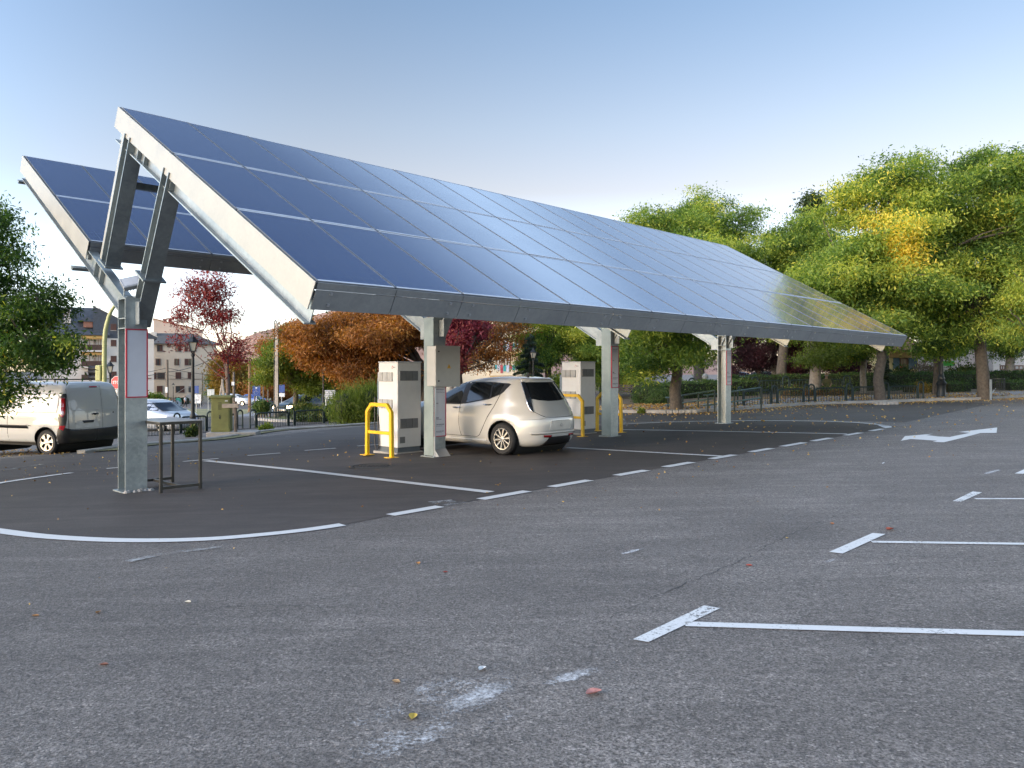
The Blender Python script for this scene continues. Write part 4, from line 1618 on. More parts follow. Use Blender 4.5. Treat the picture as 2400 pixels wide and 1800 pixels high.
# ------------------------------------------------------------------ plants
GREENS = [(0, (.042, .085, .020)), (.22, (.098, .180, .036)), (.5, (.235, .33, .06)), (.8, (.48, .51, .09)), (.90, (.70, .64, .11)), (.97, (.86, .70, .13)), (1, (.84, .62, .10))]
L_ROB = leafmat('locust_leaves', GREENS, .45)
L_DARK = leafmat('dark_leaves', [(0, (.018, .034, .010)), (.5, (.038, .068, .014)), (.8, (.075, .11, .02)), (1, (.26, .2, .03))], .3)
L_RED = leafmat('red_leaves', [(0, (.11, .018, .02)), (.5, (.26, .04, .042)), (.85, (.40, .09, .07)), (1, (.42, .18, .07))], .45)
L_PINK = leafmat('crimson_leaves', [(0, (.12, .018, .03)), (.6, (.27, .05, .07)), (1, (.36, .13, .08))], .4)
L_PLUM = leafmat('plum_leaves', [(0, (.022, .010, .014)), (.5, (.055, .020, .028)), (.85, (.13, .04, .05)), (1, (.24, .07, .075))], .3)
L_RUST = leafmat('rusty_leaves', [(0, (.12, .052, .018)), (.45, (.30, .125, .034)), (.8, (.48, .23, .06)), (.93, (.58, .34, .09)), (1, (.26, .24, .05))], .4)
L_LIME = leafmat('lime_leaves', [(0, (.075, .11, .02)), (.5, (.16, .215, .035)), (.85, (.27, .29, .05)), (1, (.42, .28, .04))], .4)
L_GOLD = leafmat('gold_leaves', [(0, (.12, .085, .02)), (.5, (.26, .17, .035)), (1, (.42, .27, .05))], .4)
L_SPRUCE = leafmat('spruce_needles', [(0, (.012, .026, .014)), (.6, (.03, .055, .03)), (1, (.07, .095, .05))], .15)
L_BOX = leafmat('box_leaves', [(0, (.020, .040, .012)), (.5, (.05, .095, .022)), (.85, (.11, .17, .035)), (1, (.26, .2, .06))], .25)
BARK = mat('bark', (.095, .078, .062), .9, var=.35, scale=9, bump=.8, bscale=26)
BARKP = mat('pale_bark', (.22, .19, .155), .9, var=.3, scale=7, bump=.6, bscale=18)
BARKR = mat('young_bark', (.18, .13, .10), .85, var=.25, scale=9)


def leaf_mesh(name, P, D, size, asp, tint):
    """rhombic leaves at P pointing along D"""
    N = len(P)
    rnd = RNG.normal(size=(N, 3))
    S = np.cross(D, rnd)
    S /= np.linalg.norm(S, axis=1, keepdims=True) + 1e-9
    U = np.cross(S, D)
    sz = size[:, None]
    V = np.empty((N, 4, 3))
    V[:, 0] = P - D * sz * .5
    V[:, 1] = P + S * sz * asp * .5 + U * sz * .05
    V[:, 2] = P + D * sz * .5
    V[:, 3] = P - S * sz * asp * .5 + U * sz * .05
    me = bpy.data.meshes.new(name)
    me.vertices.add(N * 4)
    me.vertices.foreach_set('co', V.reshape(-1).astype(np.float32))
    me.loops.add(N * 4)
    me.loops.foreach_set('vertex_index', np.arange(N * 4, dtype=np.int32))
    me.polygons.add(N)
    me.polygons.foreach_set('loop_start', np.arange(0, N * 4, 4, dtype=np.int32))
    me.polygons.foreach_set('loop_total', np.full(N, 4, dtype=np.int32))
    at = me.attributes.new('tint', 'FLOAT', 'POINT')
    at.data.foreach_set('value', np.repeat(tint, 4).astype(np.float32))
    me.update(calc_edges=True)
    return me


def unit(n):
    d = RNG.normal(size=(n, 3))
    return d / np.linalg.norm(d, axis=1, keepdims=True)


def crown(ells, n, ncl, cr, ls, asp=.34, droop=.35, shell=.45, tmid=.42, tcl=.2, tlf=.1, yell=(), flat=.65, core=.0, bough=0):
    """leaves gathered in clumps spread through ellipsoids; returns clump centres and the mesh arrays"""
    w = np.array([e[1][0] * e[1][1] * e[1][2] for e in ells]) ** .67
    w = w / w.sum()
    pick = RNG.choice(len(ells), ncl, p=w)
    C = np.array([e[0] for e in ells])[pick]
    Rr = np.array([e[1] for e in ells])[pick]
    if bough:           # limbs of foliage of their own: an uneven outline with gaps
        subs = []
        for (c_, r_) in ells:
            k_ = max(5, int(bough * (r_[0] * r_[1] * r_[2]) ** .33))
            for dd in unit(k_):
                dd[2] = dd[2] * .85 + .08
                f_ = RNG.uniform(.5, 1.0)
                q_ = RNG.uniform(.26, .5)
                subs.append((np.array(c_) + dd * np.array(r_) * f_, np.array(r_) * q_ * np.array([1.1, 1.1, .62])))
        sw = np.array([s_[1].prod() for s_ in subs]) ** .67
        sp_ = RNG.choice(len(subs), ncl, p=sw / sw.sum())
        isub = RNG.random(ncl) < (.90 if bough < 12 else .5)
        C = np.where(isub[:, None], np.array([s_[0] for s_ in subs])[sp_], C)
        Rr = np.where(isub[:, None], np.array([s_[1] for s_ in subs])[sp_], Rr * .8)
        tb = RNG.normal(size=len(subs)) * .13
        bt = np.where(isub, tb[sp_], -.12)
    d = unit(ncl)
    d[:, 2] = np.where(d[:, 2] < -.5, d[:, 2] * .8, d[:, 2])
    rad = RNG.uniform(shell ** 2.2, 1, ncl) ** (1 / 2.2)
    if core:
        rad = np.where(RNG.random(ncl) < core, rad * .6, rad)
    cc = C + d * Rr * rad[:, None]
    ct = tmid + RNG.normal(size=ncl) * tcl * (.7 if bough else 1) + (bt if bough else 0)
    csz = RNG.uniform(.6, 1.4, ncl)
    k = RNG.choice(ncl, n, p=csz ** 2 / (csz ** 2).sum())
    off = RNG.normal(size=(n, 3)) * (cr * csz[k])[:, None] * np.array([1, 1, flat])
    P = cc[k] + off
    out = (P - C[k]) / Rr[k]
    out /= np.linalg.norm(out, axis=1, keepdims=True) + 1e-9
    D = unit(n) + out * .5 + np.array([0, 0, -droop])
    D /= np.linalg.norm(D, axis=1, keepdims=True)
    t = ct[k] + RNG.normal(size=n) * tlf
    t = np.clip(t, .02, .88)
    for (yc, yr, prob, val) in yell:
        q = (((P - np.array(yc)) / np.array(yr)) ** 2).sum(1)
        hit = (q < 1) & (RNG.random(n) < prob)
        t = np.where(hit, np.clip(val + RNG.normal(size=n) * .05, 0, 1), t)
    size = ls * RNG.uniform(.6, 1.35, n)
    return cc, (P, D, size, asp, t)


def limb(m, p, q, r0, r1, n=6, wob=.06, seg=5):
    p, q = Vector(p), Vector(q)
    L_ = (q - p).length
    pts, rs = [], []
    side = Vector((random.uniform(-1, 1), random.uniform(-1, 1), .3)) * L_ * wob
    for i in range(seg + 1):
        t = i / seg
        pts.append(p.lerp(q, t) + side * math.sin(t * math.pi) + Vector((random.gauss(0, 1), random.gauss(0, 1), 0)) * L_ * .012 * (0 < i < seg))
        rs.append(r0 + (r1 - r0) * t)
    m.tube(pts, rs, n)
    return pts


def tree(name, label, base, th, tr, ells, leafm, n, ncl, cr, ls, barkm=None, limbs=9, twigs=26, lean=(0, 0), cat='tree', group=None, fork=.55, tw=.02, limbr=1., **kw):
    """trunk (with its limbs) and crown; base and ellipsoids in world metres"""
    base = Vector(base)
    t = thing(name, label, cat, base, 0, group)
    E_ = [((e[0][0] - base.x, e[0][1] - base.y, e[0][2] - base.z), e[1]) for e in ells]
    if 'yell' in kw:
        kw['yell'] = [((y[0][0] - base.x, y[0][1] - base.y, y[0][2] - base.z), y[1], y[2], y[3]) for y in kw['yell']]
    fine = leafm.name in ('locust_leaves', 'rusty_leaves', 'lime_leaves', 'plum_leaves') and base.y > 20
    if fine:            # pinnate leaves: many narrow leaflets in flat sprays
        n, ncl, cr, ls = int(n * 2.3), int(ncl * 2.0), cr * .82, ls * .64
        kw.setdefault('flat', .5)
        kw.setdefault('bough', 9)
    cc, arr = crown(E_, n, ncl, cr, ls, **kw)
    m = MB()
    top = Vector((lean[0], lean[1], th))
    # flared foot
    pts = [Vector((0, 0, -.15)), Vector((0, 0, .12))] + [top * f_ + Vector((random.gauss(0, .05) * tr * 4, random.gauss(0, .05) * tr * 4, 0)) for f_ in (.3, .55, .8)] + [top]
    m.tube(pts, [tr * 1.5, tr * 1.18, tr * 1.02, tr * .95, tr * .86, tr * .72], 10)
    tips = []
    for i in range(limbs):
        e = E_[i % len(E_)]
        d = unit(1)[0]
        q = Vector(e[0]) + Vector((d[0] * e[1][0], d[1] * e[1][1], abs(d[2]) * e[1][2] * .8)) * random.uniform(.45, .8)
        s = top * random.uniform(fork, 1.0)
        tips.append(limb(m, s, q, tr * random.uniform(.36, .6) * limbr, .02 * limbr, 7, .1, 6))
    for i in range(twigs):
        q = Vector(cc[random.randrange(len(cc))])
        b_ = min((p for l_ in tips for p in l_[1:]), key=lambda p: (p - q).length) if tips else top
        limb(m, b_, q, min(tr * .18, .05), tw * .5, 5, .08, 4)
    m.build('trunk', barkm or BARK, t, smooth=True)
    me = leaf_mesh('crown', *arr)
    me.materials.append(leafm)
    link('crown', me, t)
    return t


def E(u0, u1, v0, v1, y, ry=None, dy=0):
    """ellipsoid that fills a patch of the view at depth y"""
    a, b = W(u0, v1, y + dy), W(u1, v0, y + dy)
    rx, rz = (b.x - a.x) / 2, (b.z - a.z) / 2
    return ((a.x + b.x) / 2, y + dy, (a.z + b.z) / 2), (rx, ry or (rx + rz) / 2, rz)


GT = 'robinia trees along the right kerb'
# big right-hand trees
p = G(2064, 943)
y = p.y
tree('locust_tree', 'large locust tree with a bright yellow branch, trunk in the kerb beyond the carport end', p, 3.6, .22,
     [E(1950, 2210, 400, 560, y, 3.5), E(1990, 2190, 500, 640, y, 2.8, -1.2), E(1860, 2080, 560, 730, y, 3), E(2010, 2240, 560, 760, y, 3.2, -.5), E(1980, 2180, 700, 850, y, 2.4, -.8), E(1850, 1990, 640, 800, y, 2.4), E(2075, 2190, 360, 470, y, 1.8)],
     L_ROB, 62000, 620, .42, .26, limbs=14, twigs=60, fork=.75, tmid=.5,
     yell=[(*E(2032, 2112, 470, 550, y, 3, -2.2), .72, .94), (*E(2062, 2142, 520, 600, y, 3, -2.2), .78, .95), (*E(2085, 2180, 570, 640, y, 3, -2.2), .72, .97), (*E(1960, 2130, 390, 500, y, 3, -1.2), .3, .84), (*E(2040, 2110, 690, 790, y, 1.6, -2.5), .15, .88), (*E(1930, 2060, 440, 560, y, 2.6, -2), .22, .8)])
p = G(2308, 937)
y = p.y
tree('locust_tree', 'tall locust tree with dark forked trunk at the right edge of the car park', p, 4.4, .26,
     [E(2200, 2400, 390, 560, y, 3.8), E(2130, 2330, 520, 720, y, 3.2, .6), E(2290, 2520, 400, 640, y, 3.8), E(2240, 2360, 345, 430, y, 1.8), E(2160, 2290, 680, 860, y, 2.4, .8), E(2300, 2480, 620, 800, y, 3)],
     L_ROB, 64000, 640, .44, .27, limbs=14, twigs=60, fork=.7, tmid=.42, lean=(-.35, 0))
p = G(2440, 936)
y = p.y - 3
tree('locust_tree', 'pale green locust tree hanging low into the right edge', (W(2470, 900, y).x, y, zg(W(2470, 900, y).x, y)), 3.2, .22,
     [E(2330, 2470, 640, 850, y, 2.2), E(2380, 2600, 520, 780, y, 2.8)],
     L_ROB, 26000, 260, .36, .2, limbs=8, twigs=30, tmid=.62, droop=.8)
p = G(1585, 966)
y = p.y
tree('locust_tree', 'broad dark green locust tree whose thick short trunk stands behind the handrail', p, 2.9, .22,
     [E(1450, 1700, 700, 880, y, 4.0), E(1435, 1590, 640, 800, y, 3.6), E(1560, 1730, 620, 820, y, 3.6), E(1500, 1680, 560, 700, y, 3.2), E(1455, 1560, 800, 905, y, 2.2)],
     L_ROB, 60000, 560, .42, .24, limbs=14, twigs=50, fork=.8, tmid=.28, tcl=.18)
# crowns standing above the roof line, behind
y = 52
p = onground(1640, y)
tree('locust_tree', 'tall locust tree rising behind the middle of the carport roof', p, 6, .35,
     [E(1500, 1720, 500, 700, y, 4.5), E(1435, 1600, 500, 640, y, 3.5), E(1600, 1800, 530, 760, y, 4.5), E(1590, 1700, 440, 560, y, 2.6), E(1690, 1790, 475, 600, y, 2.6)],
     L_ROB, 60000, 620, .45, .28, limbs=16, twigs=60, fork=.6, tmid=.44)
y = 50
p = onground(1835, y)
tree('locust_tree', 'dense locust tree filling the gap right of the carport roof', p, 5, .32,
     [E(1790, 1990, 540, 760, y, 4.2), E(1820, 1960, 500, 640, y, 3.2), E(1760, 1890, 640, 830, y, 3.4), E(1900, 2020, 640, 850, y, 3)],
     L_ROB, 52000, 520, .45, .27, limbs=14, twigs=50, fork=.6, tmid=.46)
y = 60
p = onground(1905, y)
tree('poplar_tree', 'slender poplar tip showing above the locust trees', p, 8, .25,
     [E(1872, 1938, 470, 640, y, 1.4), E(1888, 1926, 440, 520, y, .7)], L_DARK, 9000, 150, .35, .26, limbs=8, twigs=20, tmid=.45, shell=.2)
y = 56
p = onground(2075, y)
tree('locust_tree', 'locust tree with dark green crown seen between the two large trunks', p, 5, .25,
     [E(2090, 2260, 560, 800, y, 4), E(2180, 2330, 640, 860, y, 3.6), E(1990, 2100, 740, 815, y, 2.4)], L_ROB, 40000, 380, .5, .28, limbs=8, twigs=20, tmid=.3)
# trunks further back in the park
for u, v, h, r_, lab, bm in ((1909, 930, 7.5, .28, 'thick pale poplar trunk wrapped in shoots of green leaves', BARKP), (2024, 925, 5, .17, 'slim pale trunk left of the thick dark kerb tree', BARKP), (2196, 930, 4.5, .21, 'brown trunk standing close to the black lamp column', BARK), (2365, 912, 4.5, .28, 'grey trunk before the white house at the right edge', BARKP)):
    p = G(u, v)
    y = p.y
    if u == 1909:
        ee = [E(1880, 1965, 790, 875, y, 1.8, -.6), E(1895, 1960, 760, 830, y, 1.5), E(1860, 1960, 620, 780, y, 2.5)]
        lm, n_ = L_LIME, 15000
    elif u == 2024:
        ee = [E(1960, 2050, 790, 860, y, 1.8), E(1970, 2090, 700, 800, y, 3)]
        lm, n_ = L_ROB, 14000
    elif u == 2196:
        ee = [E(2155, 2270, 740, 845, y, 2.4), E(2150, 2270, 640, 780, y, 3)]
        lm, n_ = L_ROB, 24000
    else:
        ee = [E(2300, 2440, 740, 850, y, 2.8), E(2330, 2440, 640, 760, y, 3)]
        lm, n_ = L_ROB, 20000
    tree('park_tree', lab, p, h * .8, r_, ee, lm, n_, int(n_ / 90), .4, .24, bm, limbs=6, twigs=16, tmid=.38 if lm is L_ROB else .3, tcl=.2)
# plum trees
for u0, u1, v0, v1, ut, vb, lab in ((1700, 1800, 770, 885, 1779, 926, 'dark red plum tree right of the farthest carport post'), (1800, 1905, 790, 892, 1815, 924, 'dark red plum tree left of the thick pale poplar'), (1935, 2030, 800, 892, 1978, 922, 'almost black plum tree behind the standing man')):
    p = G(ut, vb)
    y = p.y + 6
    p = onground(ut, y)
    tree('plum_tree', lab, p, 1.9, .17, [E(u0, u1, v0, v1, y), E(u0 - 10, u1 + 10, (v0 + v1) / 2, v1, y), E(u0, u1, v0 - 60, v1 - 40, y)], L_PLUM, 22000, 240, .38, .2, limbs=10, twigs=26, group='red plum trees behind the hedge', tmid=.4, tcl=.25)
for u, vb in ((1814, 921), (1832, 920)):
    p = onground(u, G(u, vb).y + 2)
    tree('park_tree', 'pale short trunk under the plum trees, ' + ('left one of the pair' if u == 1814 else 'right one of the pair'), p, 3, .2, [E(u - 40, u + 40, 700, 800, p.y, 2.4)], L_ROB, 6000, 70, .5, .26, BARKP, limbs=4, twigs=8, tmid=.25)

# left tree over the van
y = 15.2
tree('locust_tree', 'near locust tree with drooping leaves over the white van', (-14.3, 16.2, zg(-14.3, 16.2)), 3.2, .2,
     [E(-260, 85, 540, 800, y, 2.0), E(-200, 140, 700, 900, y, 1.8), E(-260, 40, 430, 640, y, 1.5), E(30, 175, 770, 890, y, 1.0, -.4), E(-200, 110, 840, 985, y, 1.2, -.5), E(50, 165, 650, 780, y, .8), ((-15.2, 16.5, 3.6), (2.6, 2.6, 2.0)), ((-17.5, 18.5, 4.0), (2.4, 2.4, 1.8))],  # last two lobes added out of view to shade the van
     L_ROB, 200000, 1900, .15, .095, limbs=18, twigs=150, bough=14, fork=.5, tmid=.24, tcl=.2, droop=.6, asp=.3, shell=.3, lean=(.9, -.3), tw=.008,
     yell=[(*E(60, 150, 880, 975, y, 1.6, -.5), .12, .95), (*E(-60, 60, 760, 960, y, 2, -.5), .08, .92)])
# red sapling
p = G(533, 1016)
y = p.y
tree('red_ash_sapling', 'slender young ash with wine red leaves tied to two wooden stakes', p + Vector((0, 0, .2)), 2.6, .085,
     [E(415, 520, 650, 760, y, .8), E(470, 575, 680, 790, y, .8), E(400, 480, 740, 830, y, .6), E(500, 590, 770, 870, y, .7), E(430, 560, 620, 720, y, .7), E(515, 545, 850, 900, y, .3), E(400, 440, 715, 770, y, .4)],
     L_RED, 9000, 230, .17, .14, BARKR, limbs=14, twigs=120, fork=.6, limbr=.6, shell=.1, tmid=.45, droop=.1, asp=.24, tcl=.25, tw=.012)
# rusty chestnut
y = 44
p = onground(1000, y)
tree('chestnut_tree', 'wide spreading chestnut with rust brown autumn leaves', p, 2.6, .38,
     [E(690, 900, 735, 850, y, 4.2), E(760, 1010, 720, 860, y, 4.5), E(780, 960, 820, 925, y, 3.6), E(900, 1060, 700, 830, y, 4), E(720, 830, 800, 880, y, 3)],
     L_RUST, 60000, 560, .4, .3, limbs=16, twigs=70, fork=.7, asp=.3, droop=.5, tmid=.45, tcl=.2)
y = 43
tree('chestnut_tree', 'sparse brown chestnut branches before the cream apartment house', onground(1075, y), 3.0, .2,
     [E(1060, 1220, 740, 860, y, 3.0), E(1100, 1240, 730, 800, y, 2.4), E(1080, 1160, 820, 885, y, 2)],
     L_RUST, 5200, 260, .32, .24, limbs=22, twigs=150, fork=.6, asp=.3, droop=.5, tmid=.3, shell=.2, tw=.03)
y = 37
tree('red_ash_tree', 'crimson leaved ash behind the second carport post', onground(1058, y), 2.6, .11,
     [E(1035, 1110, 745, 840, y, 1.1), E(1045, 1085, 800, 880, y, .8), E(1085, 1145, 740, 800, y, 1), E(1040, 1080, 690, 770, y, 1)],
     L_PINK, 10500, 160, .22, .2, BARKP, limbs=12, twigs=50, fork=.6, asp=.28, tmid=.5)
# trees of the left background
y = 47
tree('maple_tree', 'yellow green tree with spreading branches right of the concrete pole', onground(692, y), 2.3, .17,
     [E(645, 745, 790, 880, y, 2.6), E(612, 700, 830, 915, y, 2.2), E(680, 770, 850, 935, y, 2.2), E(655, 700, 765, 830, y, 1.4)],
     L_LIME, 21000, 240, .35, .26, limbs=10, twigs=40, fork=.6, tmid=.42, tcl=.25)
y = 126
for u0, u1, v0, v1, lm, lab in ((590, 655, 800, 945, L_RUST, 'golden brown tree on the slope under the bare hill'), (505, 560, 830, 945, L_GOLD, 'golden tree right of the cream apartment block'), (540, 590, 850, 940, L_GOLD, 'yellow bushy tree behind the orange wooden pole'), (640, 700, 850, 945, L_RUST, 'brown tree behind the yellow green maple'), (565, 640, 875, 945, L_DARK, 'dark green bushy tree behind the parked cars'), (500, 530, 860, 945, L_LIME, 'green tree at the corner of the cream block')):
    p = onground((u0 + u1) / 2, y)
    tree('background_tree', lab, p, 3, .18, [E(u0, u1, v0, (v0 + v1) / 2 + 20, y), E(u0 - 8, u1 + 8, (v0 + v1) / 2, v1, y)], lm, 9000, 130, .7, .5, limbs=5, twigs=10, group='trees of the left background', tmid=.4, tcl=.25)
    y += 4
y = 66
tree('dark_pine', 'dark green pine behind the green direction board', onground(790, y), 3, .2, [E(745, 850, 850, 940, y, 2.5), E(700, 800, 860, 930, y, 2.5)], L_DARK, 14000, 160, .5, .35, tmid=.35)
# trees behind the car
y = 46
tree('locust_tree', 'green locust tree above the roof of the parked car', onground(1285, y), 3.4, .2,
     [E(1225, 1330, 760, 850, y, 2.4), E(1290, 1410, 750, 860, y, 2.8), E(1215, 1300, 820, 880, y, 2), E(1290, 1400, 850, 930, y, 2.2), E(1200, 1400, 690, 790, y, 3)],
     L_ROB, 34000, 340, .38, .24, limbs=10, twigs=40, fork=.7, tmid=.48)
y = 48
tree('locust_tree', 'locust tree with orange tinted leaves between the second cabinet and the third post', onground(1412, y), 2.4, .2,
     [E(1340, 1460, 770, 880, y, 2.8), E(1400, 1500, 860, 920, y, 1.8), E(1380, 1470, 800, 900, y, 2.2)], L_ROB, 20000, 220, .38, .24, limbs=8, twigs=24, tmid=.42,
     yell=[(*E(1450, 1500, 860, 920, y, 3, -1), .5, .93)])


def conifer(name, label, p, h, r, n, lm, ls=.2):
    t = thing(name, label, 'conifer', p)
    P, D = [], []
    m = MB()
    m.tube([(0, 0, -.1), (0, 0, h * .5), (0, 0, h * .98)], [.13, .08, .015], 8)
    k = int(h * 9)
    for i in range(k):
        z = h * (.06 + .92 * i / k)
        L_ = r * (1 - z / h) ** .85 * random.uniform(.75, 1.15) + .05
        a = i * 2.4 + random.uniform(-.3, .3)
        d = Vector((math.cos(a), math.sin(a), -.22))
        m.tube([(0, 0, z), tuple(Vector((0, 0, z)) + d * L_)], [.02, .006], 5)
        q = int(n * (L_ / (k * r * .55))) + 4
        for j in range(q):
            s = random.uniform(.12, 1) * L_
            w = (1 - s / L_) * .32 + .08
            P.append((d.x * s - d.y * random.uniform(-w, w), d.y * s + d.x * random.uniform(-w, w), z + d.z * s + random.uniform(-.1, .04)))
            e = Vector((d.x, d.y, -.4)) + Vector((random.uniform(-1, 1), random.uniform(-1, 1), random.uniform(-.4, .2))) * .8
            e.normalize()
            D.append(tuple(e))
    m.build('trunk', BARK, t, smooth=True)
    P, D = np.array(P), np.array(D)
    me = leaf_mesh('crown', P, D, ls * RNG.uniform(.6, 1.3, len(P)), .22, np.clip(RNG.normal(.45, .22, len(P)), 0, 1))
    me.materials.append(lm)
    link('crown', me, t)
    return t


y = 40
conifer('spruce_tree', 'small dark spruce behind the roof of the parked car', onground(1243, y), 3.9, 1.45, 9000, L_SPRUCE)
y = 50
conifer('spruce_tree', 'low blue green conifer beside the yellow house', onground(2068, y), 2.6, 1.3, 5000, L_SPRUCE)
conifer('spruce_tree', 'small dark conifer at the left end of the hedge', onground(1718, 60), 2.0, 1.2, 4000, L_SPRUCE)


def bush(name, label, ells, lm, n, ls, asp=.4, cat='bush', group=None, kind=None, corem=True, up=.0, tmid=.45, tcl=.15, cr=.12, shell=.75):
    c = Vector(ells[0][0])
    b = Vector((c.x, c.y, zg(c.x, c.y)))
    t = thing(name, label, cat, b, 0, group)
    E_ = [((e[0][0] - b.x, e[0][1] - b.y, e[0][2] - b.z), e[1]) for e in ells]
    cc, arr = crown(E_, n, max(30, n // 40), cr, ls, asp=asp, droop=-up, shell=shell, tmid=tmid, tcl=tcl, flat=1)
    me = leaf_mesh('foliage', *arr)
    me.materials.append(lm)
    link('foliage', me, t)
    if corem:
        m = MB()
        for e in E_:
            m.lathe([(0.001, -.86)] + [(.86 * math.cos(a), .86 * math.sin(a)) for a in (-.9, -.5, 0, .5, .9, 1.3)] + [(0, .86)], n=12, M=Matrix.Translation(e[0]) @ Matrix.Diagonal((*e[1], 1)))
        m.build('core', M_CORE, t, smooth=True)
    return t


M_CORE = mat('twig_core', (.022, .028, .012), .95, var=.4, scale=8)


def hedge(label, pts, w, h, lm, dens=260, ls=.09, z0=0, group='clipped hedges of the park', tmid=.42, tcl=.14, rag=.05):
    """clipped hedge along world points: leafy faces over a twiggy core"""
    b = Vector((*pts[0][:2], zg(*pts[0][:2])))
    t = thing('hedge', label, 'hedge', b, 0, group)
    m = MB()
    P, D = [], []
    for p, q in zip(pts, pts[1:]):
        p, q = Vector(p[:2]), Vector(q[:2])
        d = (q - p)
        L_ = d.length
        d.normalize()
        s = Vector((-d.y, d.x))
        N = max(1, int(L_ / 1.5))
        for i in range(N):
            a, c = p + d * L_ * i / N, p + d * L_ * (i + 1) / N
            mid = (a + c) / 2
            z = zg(mid.x, mid.y) + z0 - b.z
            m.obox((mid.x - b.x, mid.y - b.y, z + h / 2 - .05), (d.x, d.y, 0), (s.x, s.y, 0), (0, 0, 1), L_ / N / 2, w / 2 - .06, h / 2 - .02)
            area = (w + 2 * h) * L_ / N
            for _ in range(int(area * dens)):
                k = random.random() * (w + 2 * h)
                l_ = random.uniform(0, L_ / N)
                bump = .05 * math.sin((l_ + i * 1.5) * 3.1 + i)
                if k < w:
                    o, zz, nn = k - w / 2, h + random.gauss(0, rag) + bump, Vector((0, 0, 1))
                elif k < w + h:
                    o, zz, nn = -w / 2 - random.gauss(0, rag) - bump, k - w, Vector((-s.x, -s.y, .2))
                else:
                    o, zz, nn = w / 2 + random.gauss(0, rag), k - w - h, Vector((s.x, s.y, .2))
                g_ = a + d * l_ + s * o
                P.append((g_.x - b.x, g_.y - b.y, z + zz))
                e = nn * .7 + Vector((random.gauss(0, 1), random.gauss(0, 1), random.gauss(0, 1)))
                e.normalize()
                D.append(tuple(e))
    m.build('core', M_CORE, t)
    P, D = np.array(P), np.array(D)
    patchy = np.sin(P[:, 0] * 1.7) * np.sin(P[:, 1] * 1.3 + 1) * .1
    me = leaf_mesh('foliage', P, D, ls * RNG.uniform(.6, 1.4, len(P)), .5, np.clip(RNG.normal(tmid, tcl, len(P)) + patchy, 0, 1))
    me.materials.append(lm)
    link('foliage', me, t)
    return t


def at_(u, y):
    p = onground(u, y)
    return (p.x, p.y)


hedge('long dark hedge behind the right-hand barriers', [at_(1690, 49), at_(1990, 50), at_(2330, 52), at_(2600, 54)], 1.2, 1.15, L_BOX, 200, .12)
hedge('low clipped hedge between the black lamp and the big trunk', [at_(2210, 46), at_(2262, 46.5)], .9, .62, L_BOX, 300, .09)
hedge('low clipped hedge left of the black lamp', [at_(2125, 46), at_(2190, 46.3)], .8, .55, L_BOX, 300, .09)
hedge('low green hedge under the trees at the right edge', [at_(2350, 48), at_(2560, 49)], 1.2, .6, L_BOX, 240, .1, tmid=.55)
hedge('front hedge behind the handrail with light tips', [at_(1500, 41), at_(1640, 43), at_(1760, 44.5)], 1.3, .95, L_BOX, 260, .1, tmid=.55)
hedge('low brown tipped hedge inside the barriers', [at_(1840, 43), at_(1990, 44)], 1.0, .45, L_BOX, 260, .1, tmid=.6, tcl=.3, rag=.1)
bush('round_bush', 'round clipped bush left of the thick dark trunk', [E(1486, 1560, 905, 952, 39, .9)], L_BOX, 9000, .09)
bush('round_bush', 'small square clipped bush at the foot of the handrail', [E(1522, 1570, 922, 956, 37, .6), E(1535, 1578, 926, 957, 37, .5)], L_BOX, 8000, .08)
bush('shrub', 'loose leafy shrub before the yellow house', [E(2085, 2145, 868, 905, 55, 1.0)], L_DARK, 3500, .2, up=.8, corem=False, tmid=.6, cr=.2, shell=.2)
bush('shrub', 'loose leafy shrub below the white notice board', [E(2225, 2290, 860, 900, 55, 1.0)], L_DARK, 3000, .2, up=.8, corem=False, tmid=.6, cr=.2, shell=.2)
bush('shrub', 'bare brownish shrub left of the brown trunk', [E(2150, 2200, 840, 895, 53, .9)], leafmat('dry_leaves', [(0, (.10, .075, .05)), (1, (.22, .17, .1))]), 1800, .14, corem=False, cr=.2, shell=.1)
bush('shrub', 'dry straw coloured low shrub near the black lamp', [E(2150, 2175, 903, 926, 45.5, .5)], L_GOLD, 2400, .1)
bush('shrub', 'reddish leaved shrub inside the right barriers', [E(1835, 1900, 915, 940, 43, .7), E(1900, 1985, 917, 940, 43, .7)], leafmat('russet_leaves', [(0, (.06, .05, .015)), (.5, (.15, .09, .03)), (1, (.3, .13, .05))]), 6000, .1)
y = 34
bush('tamarisk_bush', 'feathery bright green bush left of the first charging cabinet', [E(780, 850, 915, 995, y, 1.1), E(830, 910, 905, 990, y, 1.1), E(800, 890, 925, 1000, y, 1.0)], L_LIME, 26000, .17, .14, up=1.6, tmid=.28, tcl=.14, cr=.2, shell=.5)
bush('shrub', 'green shrubs in the bed behind the barriers', [E(690, 740, 950, 990, 40, .9), E(730, 790, 955, 995, 39, .8)], L_DARK, 9000, .14, up=.3, tmid=.65)
bush('shrub', 'low dark shrub below the recycling containers', [E(332, 378, 925, 962, 60, 1.3)], L_LIME, 5000, .2, tmid=.3)
bush('hedge_bush', 'clipped green hedge bush by the wooden fence posts', [E(600, 630, 943, 965, 50, .7)], L_BOX, 4000, .14, tmid=.7)
bush('weed', 'tuft of weeds at the kerb beside the utility cabinet', [E(438, 462, 1002, 1026, G(450, 1024).y, .3)], L_DARK, 700, .12, up=1., corem=False, cr=.06, shell=.1)
bush('weed', 'tuft of weeds at the kerb below the barriers', [E(610, 640, 998, 1012, G(620, 1010).y, .3)], L_LIME, 600, .12, up=1., corem=False, cr=.06, shell=.1)
bush('weed', 'small weed at the edge of the pavement by the trunk', [E(1496, 1508, 958, 972, G(1500, 969).y, .15)], L_LIME, 200, .12, up=1., corem=False, cr=.05, shell=.1)

